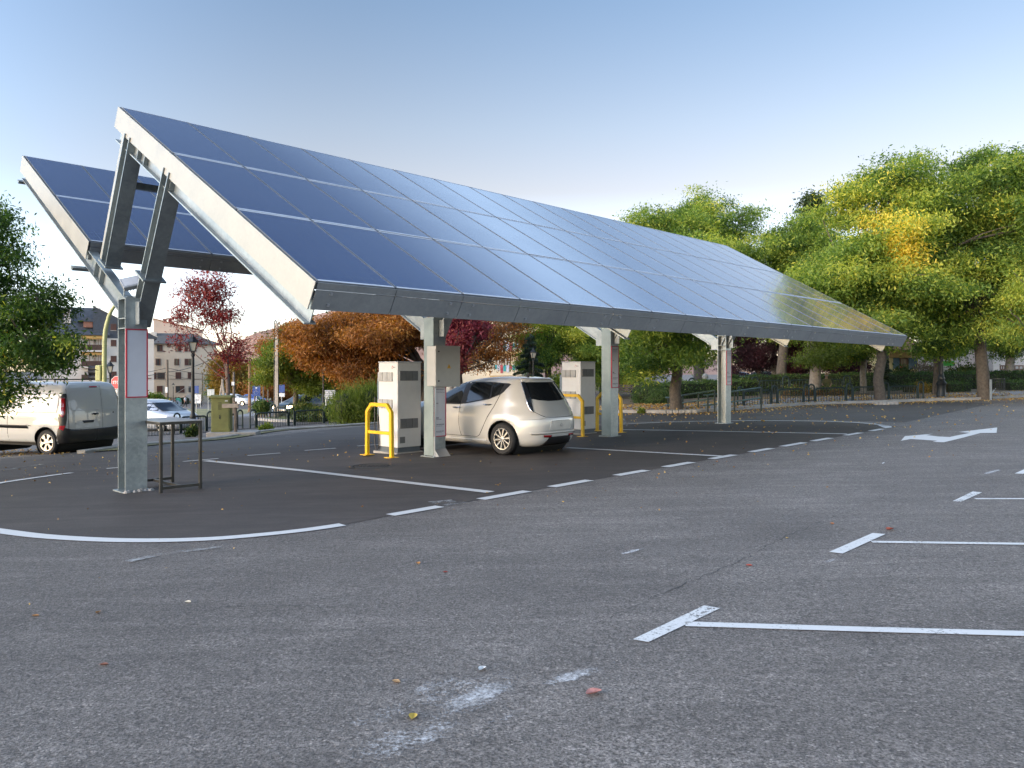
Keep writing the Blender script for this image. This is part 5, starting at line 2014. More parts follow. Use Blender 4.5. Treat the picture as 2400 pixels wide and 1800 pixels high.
# ------------------------------------------------------------------ barriers
M_GRN = mat('dark_green_paint', (.010, .024, .022), .55, 0, .15)


def arc2(cx, cz, r, a0, a1, k=6):
    return [(cx + r * math.cos(R(a0 + (a1 - a0) * i / k)), 0, cz + r * math.sin(R(a0 + (a1 - a0) * i / k))) for i in range(k + 1)]


def barrier(label, p, q, n, hoop_h, panel=True, bottom=False, start=0.):
    """run of tubular barriers: hoops alternate with rounded panels; n modules between p and q"""
    p, q = Vector(p), Vector(q)
    d = (q - p)
    t = thing('barrier', label, 'barrier', p, rot2(d))
    L_ = Vector((d.x, d.y)).length / n
    s = hoop_h
    hw = .17 * s
    m = MB()
    m.tube([(-hw, 0, -.1)] + arc2(0, s - hw, hw, 180, 0, 8) + [(hw, 0, -.1)], .042 * s, 8)
    m.tube([(-hw, 0, .2 * s), (hw, 0, .2 * s)], .016 * s, 6)
    m.tube([(0, 0, .2 * s), (0, 0, s - .02)], .01 * s, 6)
    hp = m.build('hoop', M_GRN, t, smooth=True)
    m = MB()
    x0, x1, zt, r = hw + .09 * s, L_ - hw - .09 * s, .80 * s, .13 * s
    zb = .1 * s
    if bottom:
        m.tube(arc2(x0 + r, zt - r, r, 180, 90, 5) + arc2(x1 - r, zt - r, r, 90, 0, 5) + arc2(x1 - r, zb + r, r, 0, -90, 5) + arc2(x0 + r, zb + r, r, 270, 180, 5), .036 * s, 8, closed=True)
    else:
        m.tube([(x0, 0, -.1)] + arc2(x0 + r, zt - r, r, 180, 90, 5) + arc2(x1 - r, zt - r, r, 90, 0, 5) + [(x1, 0, -.1)], .042 * s, 8)
    k = max(5, int((x1 - x0) / (.16 * s)))
    for i in range(1, k):
        x = x0 + (x1 - x0) * i / k
        m.tube([(x, 0, zb if bottom else -.1), (x, 0, zt)], .014 * s, 5)
    if not bottom:
        m.tube([(x0 - .09 * s, 0, .3 * s), (x0, 0, .3 * s)], .014 * s, 5)
        m.tube([(x1, 0, .3 * s), (x1 + .09 * s, 0, .3 * s)], .014 * s, 5)
    pn = m.build('panel', M_GRN, t, smooth=True)
    hz = d.z / n
    for i in range(n + 1):
        c = p.lerp(q, i / n)
        z = zg(c.x, c.y) - p.z
        hh = hp if i == 0 else dup(hp, None, parent=t)
        hh.location = (L_ * i, 0, z)
        if i < n:
            c2 = p.lerp(q, (i + 1) / n)
            pp = pn if i == 0 else dup(pn, None, parent=t)
            pp.location = (L_ * i, 0, z)
            pp.rotation_euler = (0, -math.atan2(zg(c2.x, c2.y) - p.z - z, L_), 0)
    return t


a, b = G(592.7, 1004.5), G(840.7, 985.5)
d = (b - a) / 3
y = a.y
hh = 44 / FOC * y
a2 = G(396, 1020)
barrier('dark green barrier of hoops and panels along the kerb on the left', a, a + d * 6, 6, hh)
barrier('dark green barrier behind the metal table and the utility cabinet', G(330, 1024), a - Vector((.55, 0, 0)), 3, 50 / FOC * G(396, 1020).y)
a, b = W(640, 985, 44), W(900, 966, 42)
a.z, b.z = zg(a.x, a.y), zg(b.x, b.y)
barrier('second row of dark green barriers around the planted bed', a, b, 6, .92)
a, b = onground(385, 66), onground(425, 64)
barrier('short dark green barrier before the recycling containers', a, b, 1, 1.0)
a, b = G(1738, 957), G(2158, 939.5)
barrier('front row of dark green rounded barriers along the right kerb', G(1902, 948), G(2158, 939.5), 3, 46 / FOC * G(1905, 946).y, bottom=True)
barrier('dark green rounded barriers ending behind the handrail', G(1735, 957), G(1890, 948.5), 2, 46 / FOC * G(1905, 946).y, bottom=True)
y = 46
a, b = onground(1622, y), onground(1985, y + 1)
barrier('back row of dark green barriers between the hedges', a, b, 5, 1.12, bottom=True)


def handrail(label, p, q, h0, h1, n):
    p, q = Vector(p), Vector(q)
    t = thing('handrail', label, 'handrail', p, 0, 'green ramp handrails')
    for i in range(n):
        f_ = i / (n - 1)
        c = p.lerp(q, f_)
        h = h0 + (h1 - h0) * f_
        m = MB()
        m.tube([c - p + Vector((0, 0, -.1)), c - p + Vector((0, 0, h))], .032, 8)
        m.build('post', M_GRN, t, smooth=True)
    d = (q - p)
    for k in (1., .42):
        m = MB()
        e = d.normalized() * .18
        m.tube([-e + Vector((0, 0, h0 * k)), Vector((0, 0, h0 * k)), d + Vector((0, 0, h1 - h0 * (1 - k)))], .03, 8)
        m.build('rail', mat('rail_top', (.05, .09, .08), .3, 0, .2, coat=.5), t, smooth=True)


yy = G(1640, 964).y
handrail('green two rail handrail passing behind the thick tree trunk', G(1566, 961.5), G(1675, 967), 31 / FOC * yy, 50 / FOC * yy, 4)
handrail('green two rail handrail right of the farthest carport post', G(1659, 967), G(1784, 964.5), 40 / FOC * yy, 54 / FOC * yy, 3)

# ------------------------------------------------------------------ lamps, poles, signs
M_IRON = mat('cast_iron', (.022, .025, .026), .45, .3, .25, 12)
M_LGL = mat('lantern_glass', (.55, .50, .38), .12, 0, .1)


def lamp(label, p, h, lantern=True, group='black cast iron street lamps'):
    t = thing('street_lamp', label, 'street lamp', p, R(20), group, h / 4.)
    m = MB()
    m.lathe([(.19, -.2), (.19, .05), (.17, .08), (.15, .5), (.17, .55), (.19, .6), (.15, .66), (.11, .72), (.13, .78), (.10, .86), (.075, .95)], n=12)
    m.build('base', M_IRON, t, smooth=True)
    m = MB()
    m.lathe([(.075, .95), (.068, 1.8), (.06, 2.6), (.055, 3.2), (.08, 3.22), (.08, 3.28), (.04, 3.32), (.035, 3.4)], n=12)
    m.build('column', M_IRON, t, smooth=True)
    if not lantern:
        return t
    m = MB()
    b0, b1 = .11, .21
    for i in range(4):
        a0, a1 = i * math.pi / 2 + .785, (i + 1) * math.pi / 2 + .785
        c0 = Vector((math.cos(a0), math.sin(a0), 0))
        c1 = Vector((math.cos(a1), math.sin(a1), 0))
        m.bar(c0 * b0 + Vector((0, 0, 3.42)), c0 * b1 + Vector((0, 0, 3.78)), .022, .022)
        m.bar(c0 * b1 + Vector((0, 0, 3.78)), c1 * b1 + Vector((0, 0, 3.78)), .03, .03)
        m.bar(c0 * b0 + Vector((0, 0, 3.42)), c1 * b0 + Vector((0, 0, 3.42)), .025, .025)
        m.bar(c0 * .035 + Vector((0, 0, 3.3)), c0 * b0 + Vector((0, 0, 3.42)), .02, .02)
    m.lathe([(.25, 3.79), (.16, 3.87), (.10, 3.93), (.11, 3.96), (.05, 4.0), (.03, 4.05), (.035, 4.08), (0, 4.13)], n=4)
    ln = m.build('lantern', M_IRON, t)
    m = MB()
    c = .185
    vs = [Vector((math.cos(i * math.pi / 2 + .785) * r_, math.sin(i * math.pi / 2 + .785) * r_, z)) for r_, z in ((b0 - .012, 3.43), (b1 - .012, 3.77)) for i in range(4)]
    m.add(vs, [(i, (i + 1) % 4, 4 + (i + 1) % 4, 4 + i) for i in range(4)])
    m.build('glass', M_LGL, ln)
    return t


p = G(452, 1022)
lamp('black street lamp behind the metal table, its lantern among red leaves', p, (1022 - 789) / FOC * p.y)
y = 36
p = onground(258, y)
lamp('black street lamp standing behind the white van', p, (zg(p.x, p.y) * -1 + W(258, 849, y).z))
y = G(758, 983).y
p = onground(758, y)
lamp('black street lamp in the planted bed beside the direction board', p, W(758, 855, y).z - p.z)
y = 38
p = onground(1250, y)
lamp('black street lamp behind the roof of the parked car', p, W(1250, 818, y).z - p.z)
p = G(2206, 936)
lamp('thick black street lamp column rising into the locust leaves', p, 5.2)
y = 70
p = onground(292, y)
for u, y, lab in ((292 + 114, 118, 'small lit looking lamp by the cream block entrance'),):
    p = onground(u, y)
    lamp(lab, p, 3.6)

M_WOOD = mat('pole_wood', (.23, .13, .07), .85, var=.3, scale=5)
M_WOODG = mat('grey_wood', (.15, .12, .095), .9, var=.3, scale=6)
M_CPOLE = mat('concrete_pole', (.40, .36, .31), .9, var=.15, scale=4)


def pole(name, label, u, vt, y, r, material, cat='pole', dv=0, extra=None):
    p = onground(u, y)
    h = W(u, vt, y).z - p.z
    m = MB()
    m.tube([(0, 0, -.2), (.0, 0, h * .5), (dv, 0, h)], [r, r * .9, r * .75], 10)
    t = m.build(name, material, None, smooth=True, M=Matrix.Translation(p))
    tag(t, label, cat)
    return t, h


t, h = pole('wooden_pole', 'orange brown wooden pole before the parked blue car', 585, 853, 78, .16, M_WOOD)
t, h = pole('wooden_pole', 'grey wooden pole carrying wires before the cream block', 392, 843, 70, .13, M_WOODG)
m = MB()
m.box(-.1, .1, -.2, -.1, h * .42, h * .52)
m.build('meter_box', mat('meter_white', (.6, .6, .6), .5), t)
t, h = pole('wooden_pole', 'thin grey pole right of the red ash sapling', 548, 872, 60, .11, M_WOODG)
m = MB()
m.box(-.1, .1, -.2, -.1, h * .7, h * .78)
m.build('meter_box', mat('meter_white', (.6, .6, .6), .5), t)
t, h = pole('wooden_pole', 'thin dark pole between the orange pole and the maple', 597, 860, 90, .1, M_WOODG)
for u, vt, y, lab in ((617, 906, 95, 'short grey post behind the people walking'), (628, 912, 96, 'second short grey post behind the people walking')):
    pole('post', lab, u, vt, y, .1, M_WOODG)
# concrete pole with conduit
y = G(649, 984).y
p = onground(649, y)
h = W(649, 757, y).z - p.z
t = thing('concrete_pole', 'square concrete pole with a steel conduit bent over at its top', 'pole', p)
m = MB()
m.add([(-.11, -.11, -.2), (.11, -.11, -.2), (.11, .11, -.2), (-.11, .11, -.2), (-.075, -.075, h), (.075, -.075, h), (.075, .075, h), (-.075, .075, h)], [(0, 1, 5, 4), (1, 2, 6, 5), (2, 3, 7, 6), (3, 0, 4, 7), (4, 5, 6, 7)])
m.build('shaft', M_CPOLE, t, bevel=.012)
m = MB()
m.tube([(-.15, -.05, -.1), (-.135, -.05, h * .5), (-.12, -.05, h + .02), (-.11, -.05, h + .12), (-.07, -.05, h + .16), (-.03, -.05, h + .1), (-.02, -.05, h)], .028, 7)
m.build('conduit', M_IRON, t, smooth=True)
# wires
def wire(label, P, r=.018):
    pts = []
    for a, b in zip(P, P[1:]):
        for j in range(8):
            f_ = j / 8
            q = a.lerp(b, f_)
            q.z -= (a - b).length * .03 * 4 * f_ * (1 - f_)
            pts.append(q)
    pts.append(P[-1])
    m = MB()
    m.tube(pts, r, 5)
    tag(m.build('wire', M_IRON, None, smooth=True), label, 'wire', 'overhead wires')


wire('thick overhead wire rising from the grey pole towards the street lamp', [W(262, 886, 70), W(392, 872, 70), W(500, 840, 66)], .03)
wire('thin overhead wire crossing the cream block', [W(262, 880, 70), W(392, 862, 70), W(520, 880, 72)], .02)
wire('wire between the concrete pole and the rusty chestnut', [W(650, 770, 40), W(690, 800, 43)], .015)
wire('thin overhead wire low across the cream block', [W(345, 884, 71), W(392, 878, 71), W(502, 892, 73)], .014)

# signs
M_SIGNR = mat('sign_red', (.5, .012, .03), .4)
M_SIGNW = mat('sign_white', (.62, .62, .62), .45)
M_SIGNB = mat('sign_blue', (.012, .05, .22), .4)
M_SIGNG = mat('sign_back', (.33, .36, .38), .4, .5)
FNT = None


def letters(s, size, parent, material, M):
    cu = bpy.data.curves.new('lettering', 'FONT')
    cu.body = s
    cu.size = size
    cu.align_x = 'CENTER'
    cu.align_y = 'CENTER'
    cu.extrude = .003
    cu.offset = size * .025
    o = bpy.data.objects.new('lettering', cu)
    COL.objects.link(o)
    dg = bpy.context.evaluated_depsgraph_get()
    me = bpy.data.meshes.new_from_object(o.evaluated_get(dg))
    bpy.data.objects.remove(o)
    me.materials.clear()
    me.materials.append(material)
    return link('lettering', me, parent, M)


FACE = Matrix.Rotation(R(90), 4, 'X')
y = 33
p = onground(275, y)
zc = W(275, 896.5, y).z - p.z
t = thing('stop_sign', 'red octagonal stop sign half hidden by the first carport post', 'road sign', p, R(-6))
m = MB()
m.tube([(0, .03, -.2), (0, .03, zc + .2)], .03, 8)
m.build('post', M_SIGNG, t, smooth=True)
r_ = 15.2 / FOC * y
m = MB()
for q, z, mi in ((1., 0, 1), (.93, -.008, 0)):
    m.prism([(r_ * q * 1.08 * math.cos(R(22.5 + 45 * k)), r_ * q * 1.08 * math.sin(R(22.5 + 45 * k))) for k in range(8)], (0, z, zc), (1, 0, 0), (0, 0, 1), (0, -1, 0), .006, mi)
fc = m.build('plate', [M_SIGNR, M_SIGNW], t)
letters('STOP', r_ * .62, fc, M_SIGNW, Matrix.Translation((0, -.016, zc)) @ FACE)
m = MB()
m.lathe([(.0, 0), (r_ * .78, 0), (r_ * .78, .01), (0, .01)], n=24, M=Matrix.Translation((.06, .02, zc - r_ * 1.75)) @ FACE)
m.build('round_plate', M_SIGNG, t)


def signboard(name, label, u, vc, y, w, h, material, posts=(0,), cat='road sign', rz=0.):
    p = onground(u, y)
    zc = W(u, vc, y).z - p.z
    t = thing(name, label, cat, p, rz)
    for x in posts:
        m = MB()
        m.tube([(x, .03, -.2), (x, .03, zc + h / 2)], .035, 8)
        m.build('post', M_SIGNG, t, smooth=True)
    m = MB()
    m.box(-w / 2, w / 2, -.02, 0, zc - h / 2, zc + h / 2)
    pl = m.build('plate', material, t, bevel=.004)
    return t, pl, zc


y = 39
t, pl, zc = signboard('direction_board', 'white direction board on two posts beside the lamp in the bed', 773.5, 924.5, y, .52, .42, M_SIGNW, (-.2, .2))
m = MB()
for k in (0, 1):
    z = zc + .1 - .2 * k
    m.box(-.24, .24, -.023, -.021, z - .085, z + .085, 0)
    m.box(-.21, -.09, -.026, -.0235, z - .05, z + .03, 1)
    m.prism([(-.13, .06), (-.09, .03), (-.13, 0)], (0, -.0235, z), (1, 0, 0), (0, 0, 1), (0, -1, 0), .002, 1)
    for j in range(6):
        m.box(.0 + .035 * j, .026 + .035 * j, -.026, -.0235, z - .02, z + .02, 1)
m.build('print', [mat('board_grey', (.30, .32, .33), .5), M_SIGNW], pl)
y = 62
t, pl, zc = signboard('parking_sign', 'blue disabled parking sign on a thin grey post', 601, 916, y, .62, .8, M_SIGNB)
m = MB()
m.lathe([(0, 0), (.07, 0), (0, .004)], n=10, M=Matrix.Translation((0, -.021, zc + .24)) @ FACE)
for k in range(9):
    a0, a1 = R(150 + k * 24), R(150 + (k + 1) * 24)
    m.bar((.0 + .17 * math.cos(a0), -.024, zc - .12 + .17 * math.sin(a0)), (.17 * math.cos(a1), -.024, zc - .12 + .17 * math.sin(a1)), .006, .05, (0, 1, 0))
m.bar((-.02, -.024, zc + .15), (-.02, -.024, zc - .06), .006, .06, (0, 1, 0))
m.bar((-.02, -.024, zc - .05), (.16, -.024, zc - .05), .006, .05, (0, 1, 0))
m.build('wheelchair_symbol', M_SIGNW, pl)
y = 84
t, pl, zc = signboard('road_sign', 'small blue sign with a white triangle plate below, right of the street lamp', 460, 913, y, .55, .8, M_SIGNB)
m = MB()
m.prism([(-.3, 0), (.3, 0), (0, .5)], (0, -.021, zc - 1.0), (1, 0, 0), (0, 0, 1), (0, -1, 0), .01, 0)
m.build('triangle', M_SIGNW, t)
t, pl, zc = signboard('panel_sign', 'back of a grey panel sign at the corner of the cream block', 494, 920, 90, .82, .75, M_SIGNG, (-.3, .3))
m = MB()
m.box(-.02, .02, -.03, -.021, zc - .36, zc + .36)
m.build('seam', M_SIGNW, pl)
t, pl, zc = signboard('poster_board', 'white poster board before the cream block', 463, 935, 105, .9, 1.2, M_SIGNW, (-.4, .4))
m = MB()
for k in range(5):
    m.box(-.3, .25, -.023, -.021, zc + .35 - .15 * k, zc + .42 - .15 * k)
m.build('print', M_INK, pl)
t, pl, zc = signboard('blue_sign', 'blue and white sign behind the crown of the maple', 660, 911, 70, .55, .7, M_SIGNB)
m = MB()
m.box(-.28, .28, -.02, 0, zc - .72, zc - .4)
m.build('plate', M_SIGNW, t)

# traffic light on a curved pale green mast
M_PALE = mat('pale_green_paint', (.47, .47, .20), .5, var=.1, scale=3)
y = 27
p = onground(247, y)
t = thing('traffic_light', 'pale green curved mast with a traffic light box behind the van', 'traffic light', p)
pts = [(0, 0, -.2)] + [tuple(W(u, v, y) - p) for u, v in ((244.5, 900), (244.5, 850), (245, 800), (247, 775), (250, 760), (255, 742), (261, 728), (268, 718), (277, 711))]
m = MB()
m.tube([tuple(q) for q in smooth3(pts)] if False else pts, [.075] * 4 + [.07, .066, .062, .058, .054, .05], 12)
m.build('mast', M_PALE, t, smooth=True)
m = MB()
q0, q1 = W(226, 893, y) - p, W(239, 856, y) - p
m.box(q0.x, q1.x, -.1, .12, q0.z, q1.z)
m.build('signal_box', M_PALE, t, bevel=.03, seg=2)
m = MB()
for v in (864, 872, 885):
    c = W(221, v, y) - p
    m.lathe([(.0, -.1), (.09, -.1), (.09, .1), (.11, .16), (.1, .16), (.08, .08), (0, .08)], n=12, M=Matrix.Translation(c) @ Matrix.Rotation(R(-90), 4, 'Y'))
m.build('signal_lamp', M_BLK, t, smooth=True)

# utility cabinet, plinth, stakes
p = G(500, 1018)
y = p.y
c0 = G(483, 1026)
t = thing('concrete_plinth', 'long low concrete plinth under the olive cabinet and the red sapling', 'plinth', (c0.x, c0.y, c0.z), R(8))
wpl = (596 - 483) / FOC * c0.y
m = MB()
m.box(0, wpl, 0, .9, -.2, .17)
o = m.build('slab', M_CONC, t, bevel=.015)
cx = (510 - 483) / FOC * c0.y
M_OLIVE = mat('olive_paint', (.17, .175, .055), .6, var=.18, scale=3, bump=.05)
cz = c0.z + .17
hc = 85 / FOC * (c0.y + .4)
t = thing('utility_cabinet', 'olive green utility cabinet with sloping cap on the concrete plinth', 'utility cabinet', (c0.x + (483.5 - 483) / FOC * c0.y + .06, c0.y + .2, cz), R(8))
wc = 46 / FOC * c0.y
m = MB()
m.box(0.02, wc - .02, 0, .42, 0, hc * .93)
m.build('body', M_OLIVE, t, bevel=.01)
m = MB()
m.prism([(-.05, 0), (.47, 0), (.47, .06), (.2, .1), (-.05, .07)], (-.03, 0, hc * .93), (0, 1, 0), (0, 0, 1), (1, 0, 0), wc + .06)
m.build('cap', M_OLIVE, t, bevel=.008)
m = MB()
m.box(.06, wc - .06, -.012, -.001, .06, hc * .88)
dr = m.build('door', M_OLIVE, t, bevel=.004)
m = MB()
for k in range(6):
    m.box(wc * .38, wc * .56, -.018, -.0125, hc * (.62 + .035 * k), hc * (.637 + .035 * k))
m.build('louvre', mat('olive_dark', (.07, .075, .03), .7), dr)
m = MB()
m.lathe([(.02, 0), (.015, .02), (0, .025)], n=10, M=Matrix.Translation((wc * .46, -.013, hc * .45)) @ FACE)
m.box(wc * .44, wc * .5, -.02, -.0125, hc * .36, hc * .43)
m.build('handle', M_BLK, dr)
m = MB()
m.box(wc * .72, wc * .86, -.016, -.0125, hc * .84, hc * .87)
m.build('label_plate', M_SIGNW, dr)
tp = G(533, 1016)
for u, h_, lab in ((519, .78, 'left wooden stake of the red sapling'), (552, .80, 'right wooden stake of the red sapling')):
    q = Vector(((u - 1200) / FOC * (c0.y + .35), c0.y + .35, cz))
    m = MB()
    hs = 72 / FOC * c0.y
    m.tube([(0, 0, -.1), (.01, 0, hs * .5), (-.01, .02, hs)], [.06, .055, .05], 8)
    tag(m.build('stake', M_WOODG, None, smooth=True, M=Matrix.Translation(q)), lab, 'stake', 'stakes of the red sapling')
q = Vector(((535 - 1200) / FOC * (c0.y + .28), c0.y + .27, cz + 62 / FOC * c0.y))
m = MB()
m.box(-.36, .36, -.03, .0, -.07, .07)
tag(m.build('cross_board', mat('board_wood', (.32, .27, .22), .8, var=.2, scale=7), None, bevel=.006, M=Matrix.Translation(q)), 'short cross board nailed to the two sapling stakes', 'board')
y = 72
p = onground(512, y)
t = thing('leaning_props', 'leaning wooden props of a young tree behind the sapling', 'tree prop', p)
for a_, b_ in (((508, 940), (522, 890)), ((524, 940), (521, 888)), ((532, 940), (521, 892))):
    m = MB()
    q0, q1 = W(*a_, y) - p, W(*b_, y) - p
    q0.z = -.1
    m.tube([q0, q1], .09, 7)
    m.build('prop', mat('board_wood', (.32, .27, .22), .8, var=.2, scale=7), t, smooth=True)

# recycling containers
M_SHELL = mat('container_grey', (.42, .47, .52), .5)
y = 128
for k, (u0, u1, col, nm) in enumerate(((365, 387, (.02, .17, .5), 'blue lidded'), (386.5, 400, (.65, .45, .02), 'yellow lidded'), (398, 413, (.22, .12, .08), 'brown lidded'), (412, 424, (.02, .32, .22), 'green lidded'))):
    p = onground((u0 + u1) / 2, y + k * .8)
    t = thing('recycling_container', nm + ' rounded recycling container before the cream block', 'container', p, R(12), 'row of recycling containers')
    w = (u1 - u0) / FOC * y
    h = 18.5 / FOC * y
    m = MB()
    m.prism([(-w / 2, 0), (w / 2, 0), (w / 2, h * .55), (w * .36, h * .82), (-w * .36, h * .82), (-w / 2, h * .55)], (0, -.6, 0), (1, 0, 0), (0, 0, 1), (0, 1, 0), 1.2)
    m.build('body', M_SHELL, t, bevel=.04)
    m = MB()
    m.prism([(-w / 2 - .03, h * .56), (-w * .38, h * .84), (-w * .2, h), (w * .2, h), (w * .38, h * .84), (w / 2 + .03, h * .56), (w * .3, h * .62), (0, h * .9), (-w * .3, h * .62)], (0, -.66, 0), (1, 0, 0), (0, 0, 1), (0, 1, 0), 1.32)
    m.build('lid', mat('lid_' + nm.split()[0], col, .45), t, bevel=.02)
    m = MB()
    m.lathe([(0, 0), (.14, 0), (.12, .01), (0, .01)], n=12, M=Matrix.Translation((0, -.601, h * .4)) @ FACE)
    m.build('opening', M_BLK, t)

# ------------------------------------------------------------------ people
M_SKIN = mat('skin', (.42, .25, .18), .55, var=.06)
M_HAIRG = mat('grey_hair', (.3, .28, .26), .8)
M_HAIRD = mat('dark_hair', (.05, .035, .025), .7)


def skin(name, nodes, edges, material, parent, sub=1):
    """one continuous surface grown round a chain of joints: nodes are (x, y, z, radius)"""
    me = bpy.data.meshes.new(name)
    me.from_pydata([n[:3] for n in nodes], edges, [])
    me.materials.append(material)
    o = link(name, me, parent)
    md = o.modifiers.new('skin', 'SKIN')
    md.use_smooth_shade = True
    for v, n in zip(me.skin_vertices[0].data, nodes):
        r = n[3]
        v.radius = r if isinstance(r, tuple) else (r, r)
        v.use_root = False
    me.skin_vertices[0].data[0].use_root = True
    s = o.modifiers.new('sub', 'SUBSURF')
    s.levels = s.render_levels = sub
    return o


def person(label, p, rz, h, shirt, trousers, hair, arms='down', step=.12, cap=None):
    t = thing('person', label, 'person', p, rz)
    k = h / 1.72
    Z = lambda *n: tuple(q * k if not isinstance(q, tuple) else tuple(w * k for w in q) for q in n)
    N = [Z(0, 0, .95, (.15, .11)), Z(0, 0, 1.12, (.14, .10)), Z(0, 0, 1.33, (.17, .11)), Z(0, .0, 1.45, (.10, .08)), Z(0, -.01, 1.53, .055), Z(0, -.02, 1.585, (.07, .085)), Z(0, -.02, 1.66, (.076, .095)), Z(0, -.01, 1.715, (.05, .06))]
    Ed = [(i, i + 1) for i in range(7)]

    def chain(start, pts):
        prev = start
        for q in pts:
            N.append(Z(*q))
            Ed.append((prev, len(N) - 1))
            prev = len(N) - 1
        return prev
    for s in (1, -1):
        st = step * s
        chain(0, [(s * .09, 0, .88, .085), (s * .095, -st * .5 - .01, .5, .058), (s * .095, -st + .02, .09, .04), (s * .10, -st - .10, .035, .033)])
        if arms == 'back':
            w = chain(2, [(s * .19, .0, 1.40, .055), (s * .25, .06, 1.15, .042), (s * .10, .17, .98, .032), (s * .02, .175, .95, .028)])
        elif arms == 'forward':
            w = chain(2, [(s * .18, .0, 1.40, .055), (s * .24, .02, 1.15, .042), (s * .17, -.2, 1.05, .032), (s * .15, -.27, 1.05, .028)])
        else:
            w = chain(2, [(s * .18, .0, 1.40, .055), (s * .235, .01, 1.12, .042), (s * .235, -.05, .88, .032), (s * .23, -.06, .81, .028)])
        b = N[w]
        for f in range(4):          # fingers and thumb
            d = (-s * .035, .0, .012 - f * .012) if arms == 'back' else ((0, -.07, .015 - f * .01) if arms == 'forward' else (0, -.02 + f * .013, -.075))
            N.append((b[0] + d[0] * k, b[1] + d[1] * k, b[2] + d[2] * k, .008 * k))
            Ed.append((w, len(N) - 1))
        N.append((b[0] + .0, b[1] - .03 * k, b[2] - .03 * k, .009 * k))
        Ed.append((w, len(N) - 1))
    body = skin('body', N, Ed, M_SKIN, t)
    N2 = [Z(0, 0, .92, (.165, .125)), Z(0, 0, 1.12, (.16, .12)), Z(0, 0, 1.33, (.19, .128)), Z(0, 0, 1.46, (.115, .095))]
    E2 = [(0, 1), (1, 2), (2, 3)]
    for s in (1, -1):
        N2.append(Z(s * .19, .0, 1.41, .07))
        E2.append((2, len(N2) - 1))
        N2.append(Z(*((s * .245, .05, 1.17, .058) if arms == 'back' else (s * .238, .012, 1.16, .058))))
        E2.append((len(N2) - 2, len(N2) - 1))
    skin('shirt', N2, E2, mat(*shirt), t)
    N3, E3 = [Z(0, 0, .96, (.16, .125))], []
    for s in (1, -1):
        st = step * s
        b = len(N3)
        N3 += [Z(s * .09, 0, .86, .10), Z(s * .097, -st * .5 - .01, .5, .075), Z(s * .097, -st + .02, .1, .06)]
        E3 += [(0, b), (b, b + 1), (b + 1, b + 2)]
    skin('trousers', N3, E3, mat(*trousers), t)
    m = MB()
    m.lathe([(.0, 1.745), (.05, 1.74), (.083, 1.71), (.095, 1.66), (.088, 1.62)], n=14)
    hr = m.build('hair', hair, t, smooth=True, M=Matrix.Translation((0, .012 * k, 0)) @ Matrix.Scale(k, 4))
    if cap:
        m = MB()
        m.lathe([(.0, 1.775), (.06, 1.765), (.10, 1.72), (.105, 1.69)], n=14)
        m.build('cap', mat(*cap), t, smooth=True, M=Matrix.Scale(k, 4))
    # face
    m = MB()
    for s in (-1, 1):
        m.lathe([(0, -.006), (.011, 0), (0, .006)], n=8, M=Matrix.Translation((s * .03 * k, -.108 * k, 1.655 * k)))
        m.lathe([(0, -.03), (.018, 0), (0, .03)], n=8, M=Matrix.Translation((s * .083 * k, -.01 * k, 1.64 * k)), mi=1)
    m.lathe([(.012, -.02), (.006, .02), (0, .03)], n=8, M=Matrix.Translation((0, -.113 * k, 1.62 * k)), mi=1)
    m.obox((0, -.1 * k, 1.585 * k), (1, 0, 0), (0, 1, 0), (0, 0, 1), .022, .006, .004, 2)
    m.build('face', [M_BLK, M_SKIN, mat('lips', (.35, .12, .1), .5)], t, smooth=True)
    return t


pz = 44
x = (1937 - 1200) / FOC * pz
zt = W(1937, 877, pz).z
person('man in olive shirt and jeans seen from behind with hands clasped at his back', (x, pz, zt - 1.74), R(170), 1.74, ('olive_shirt', (.17, .155, .07), .85), ('blue_jeans', (.05, .09, .18), .85), M_HAIRG, 'back', .05, ('tan_cap', (.35, .22, .12), .8))
y = 112
for u, sh, tr, lab, rz in ((434, ('white_top', (.7, .68, .67), .8), ('dark_trousers', (.02, .02, .025), .8), 'woman in white top and dark trousers walking by the containers', 80), (459, ('black_coat', (.02, .02, .022), .8), ('dark_trousers', (.02, .02, .025), .8), 'person in black standing below the white poster board', -70), (470, ('olive_top', (.12, .16, .05), .8), ('dark_trousers', (.02, .02, .025), .8), 'person in olive top right of the white poster board', 100)):
    p = onground(u, y)
    person(lab, p, R(rz), 1.68, sh, tr, M_HAIRD, 'down', .2)
y = 88
for u, sh, lab in ((624, ('pink_jumper', (.75, .05, .14), .8), 'person in a bright pink jumper walking away on the left'), (634, ('navy_jacket', (.015, .02, .045), .8), 'grey haired person in a navy jacket beside the pink jumper')):
    p = W(u, 934, y)
    person(lab, (p.x, p.y, p.z - 1.7), R(175), 1.7, sh, ('dark_trousers', (.02, .02, .025), .8), M_HAIRG if 'grey' in lab else M_HAIRD, 'down', .12)

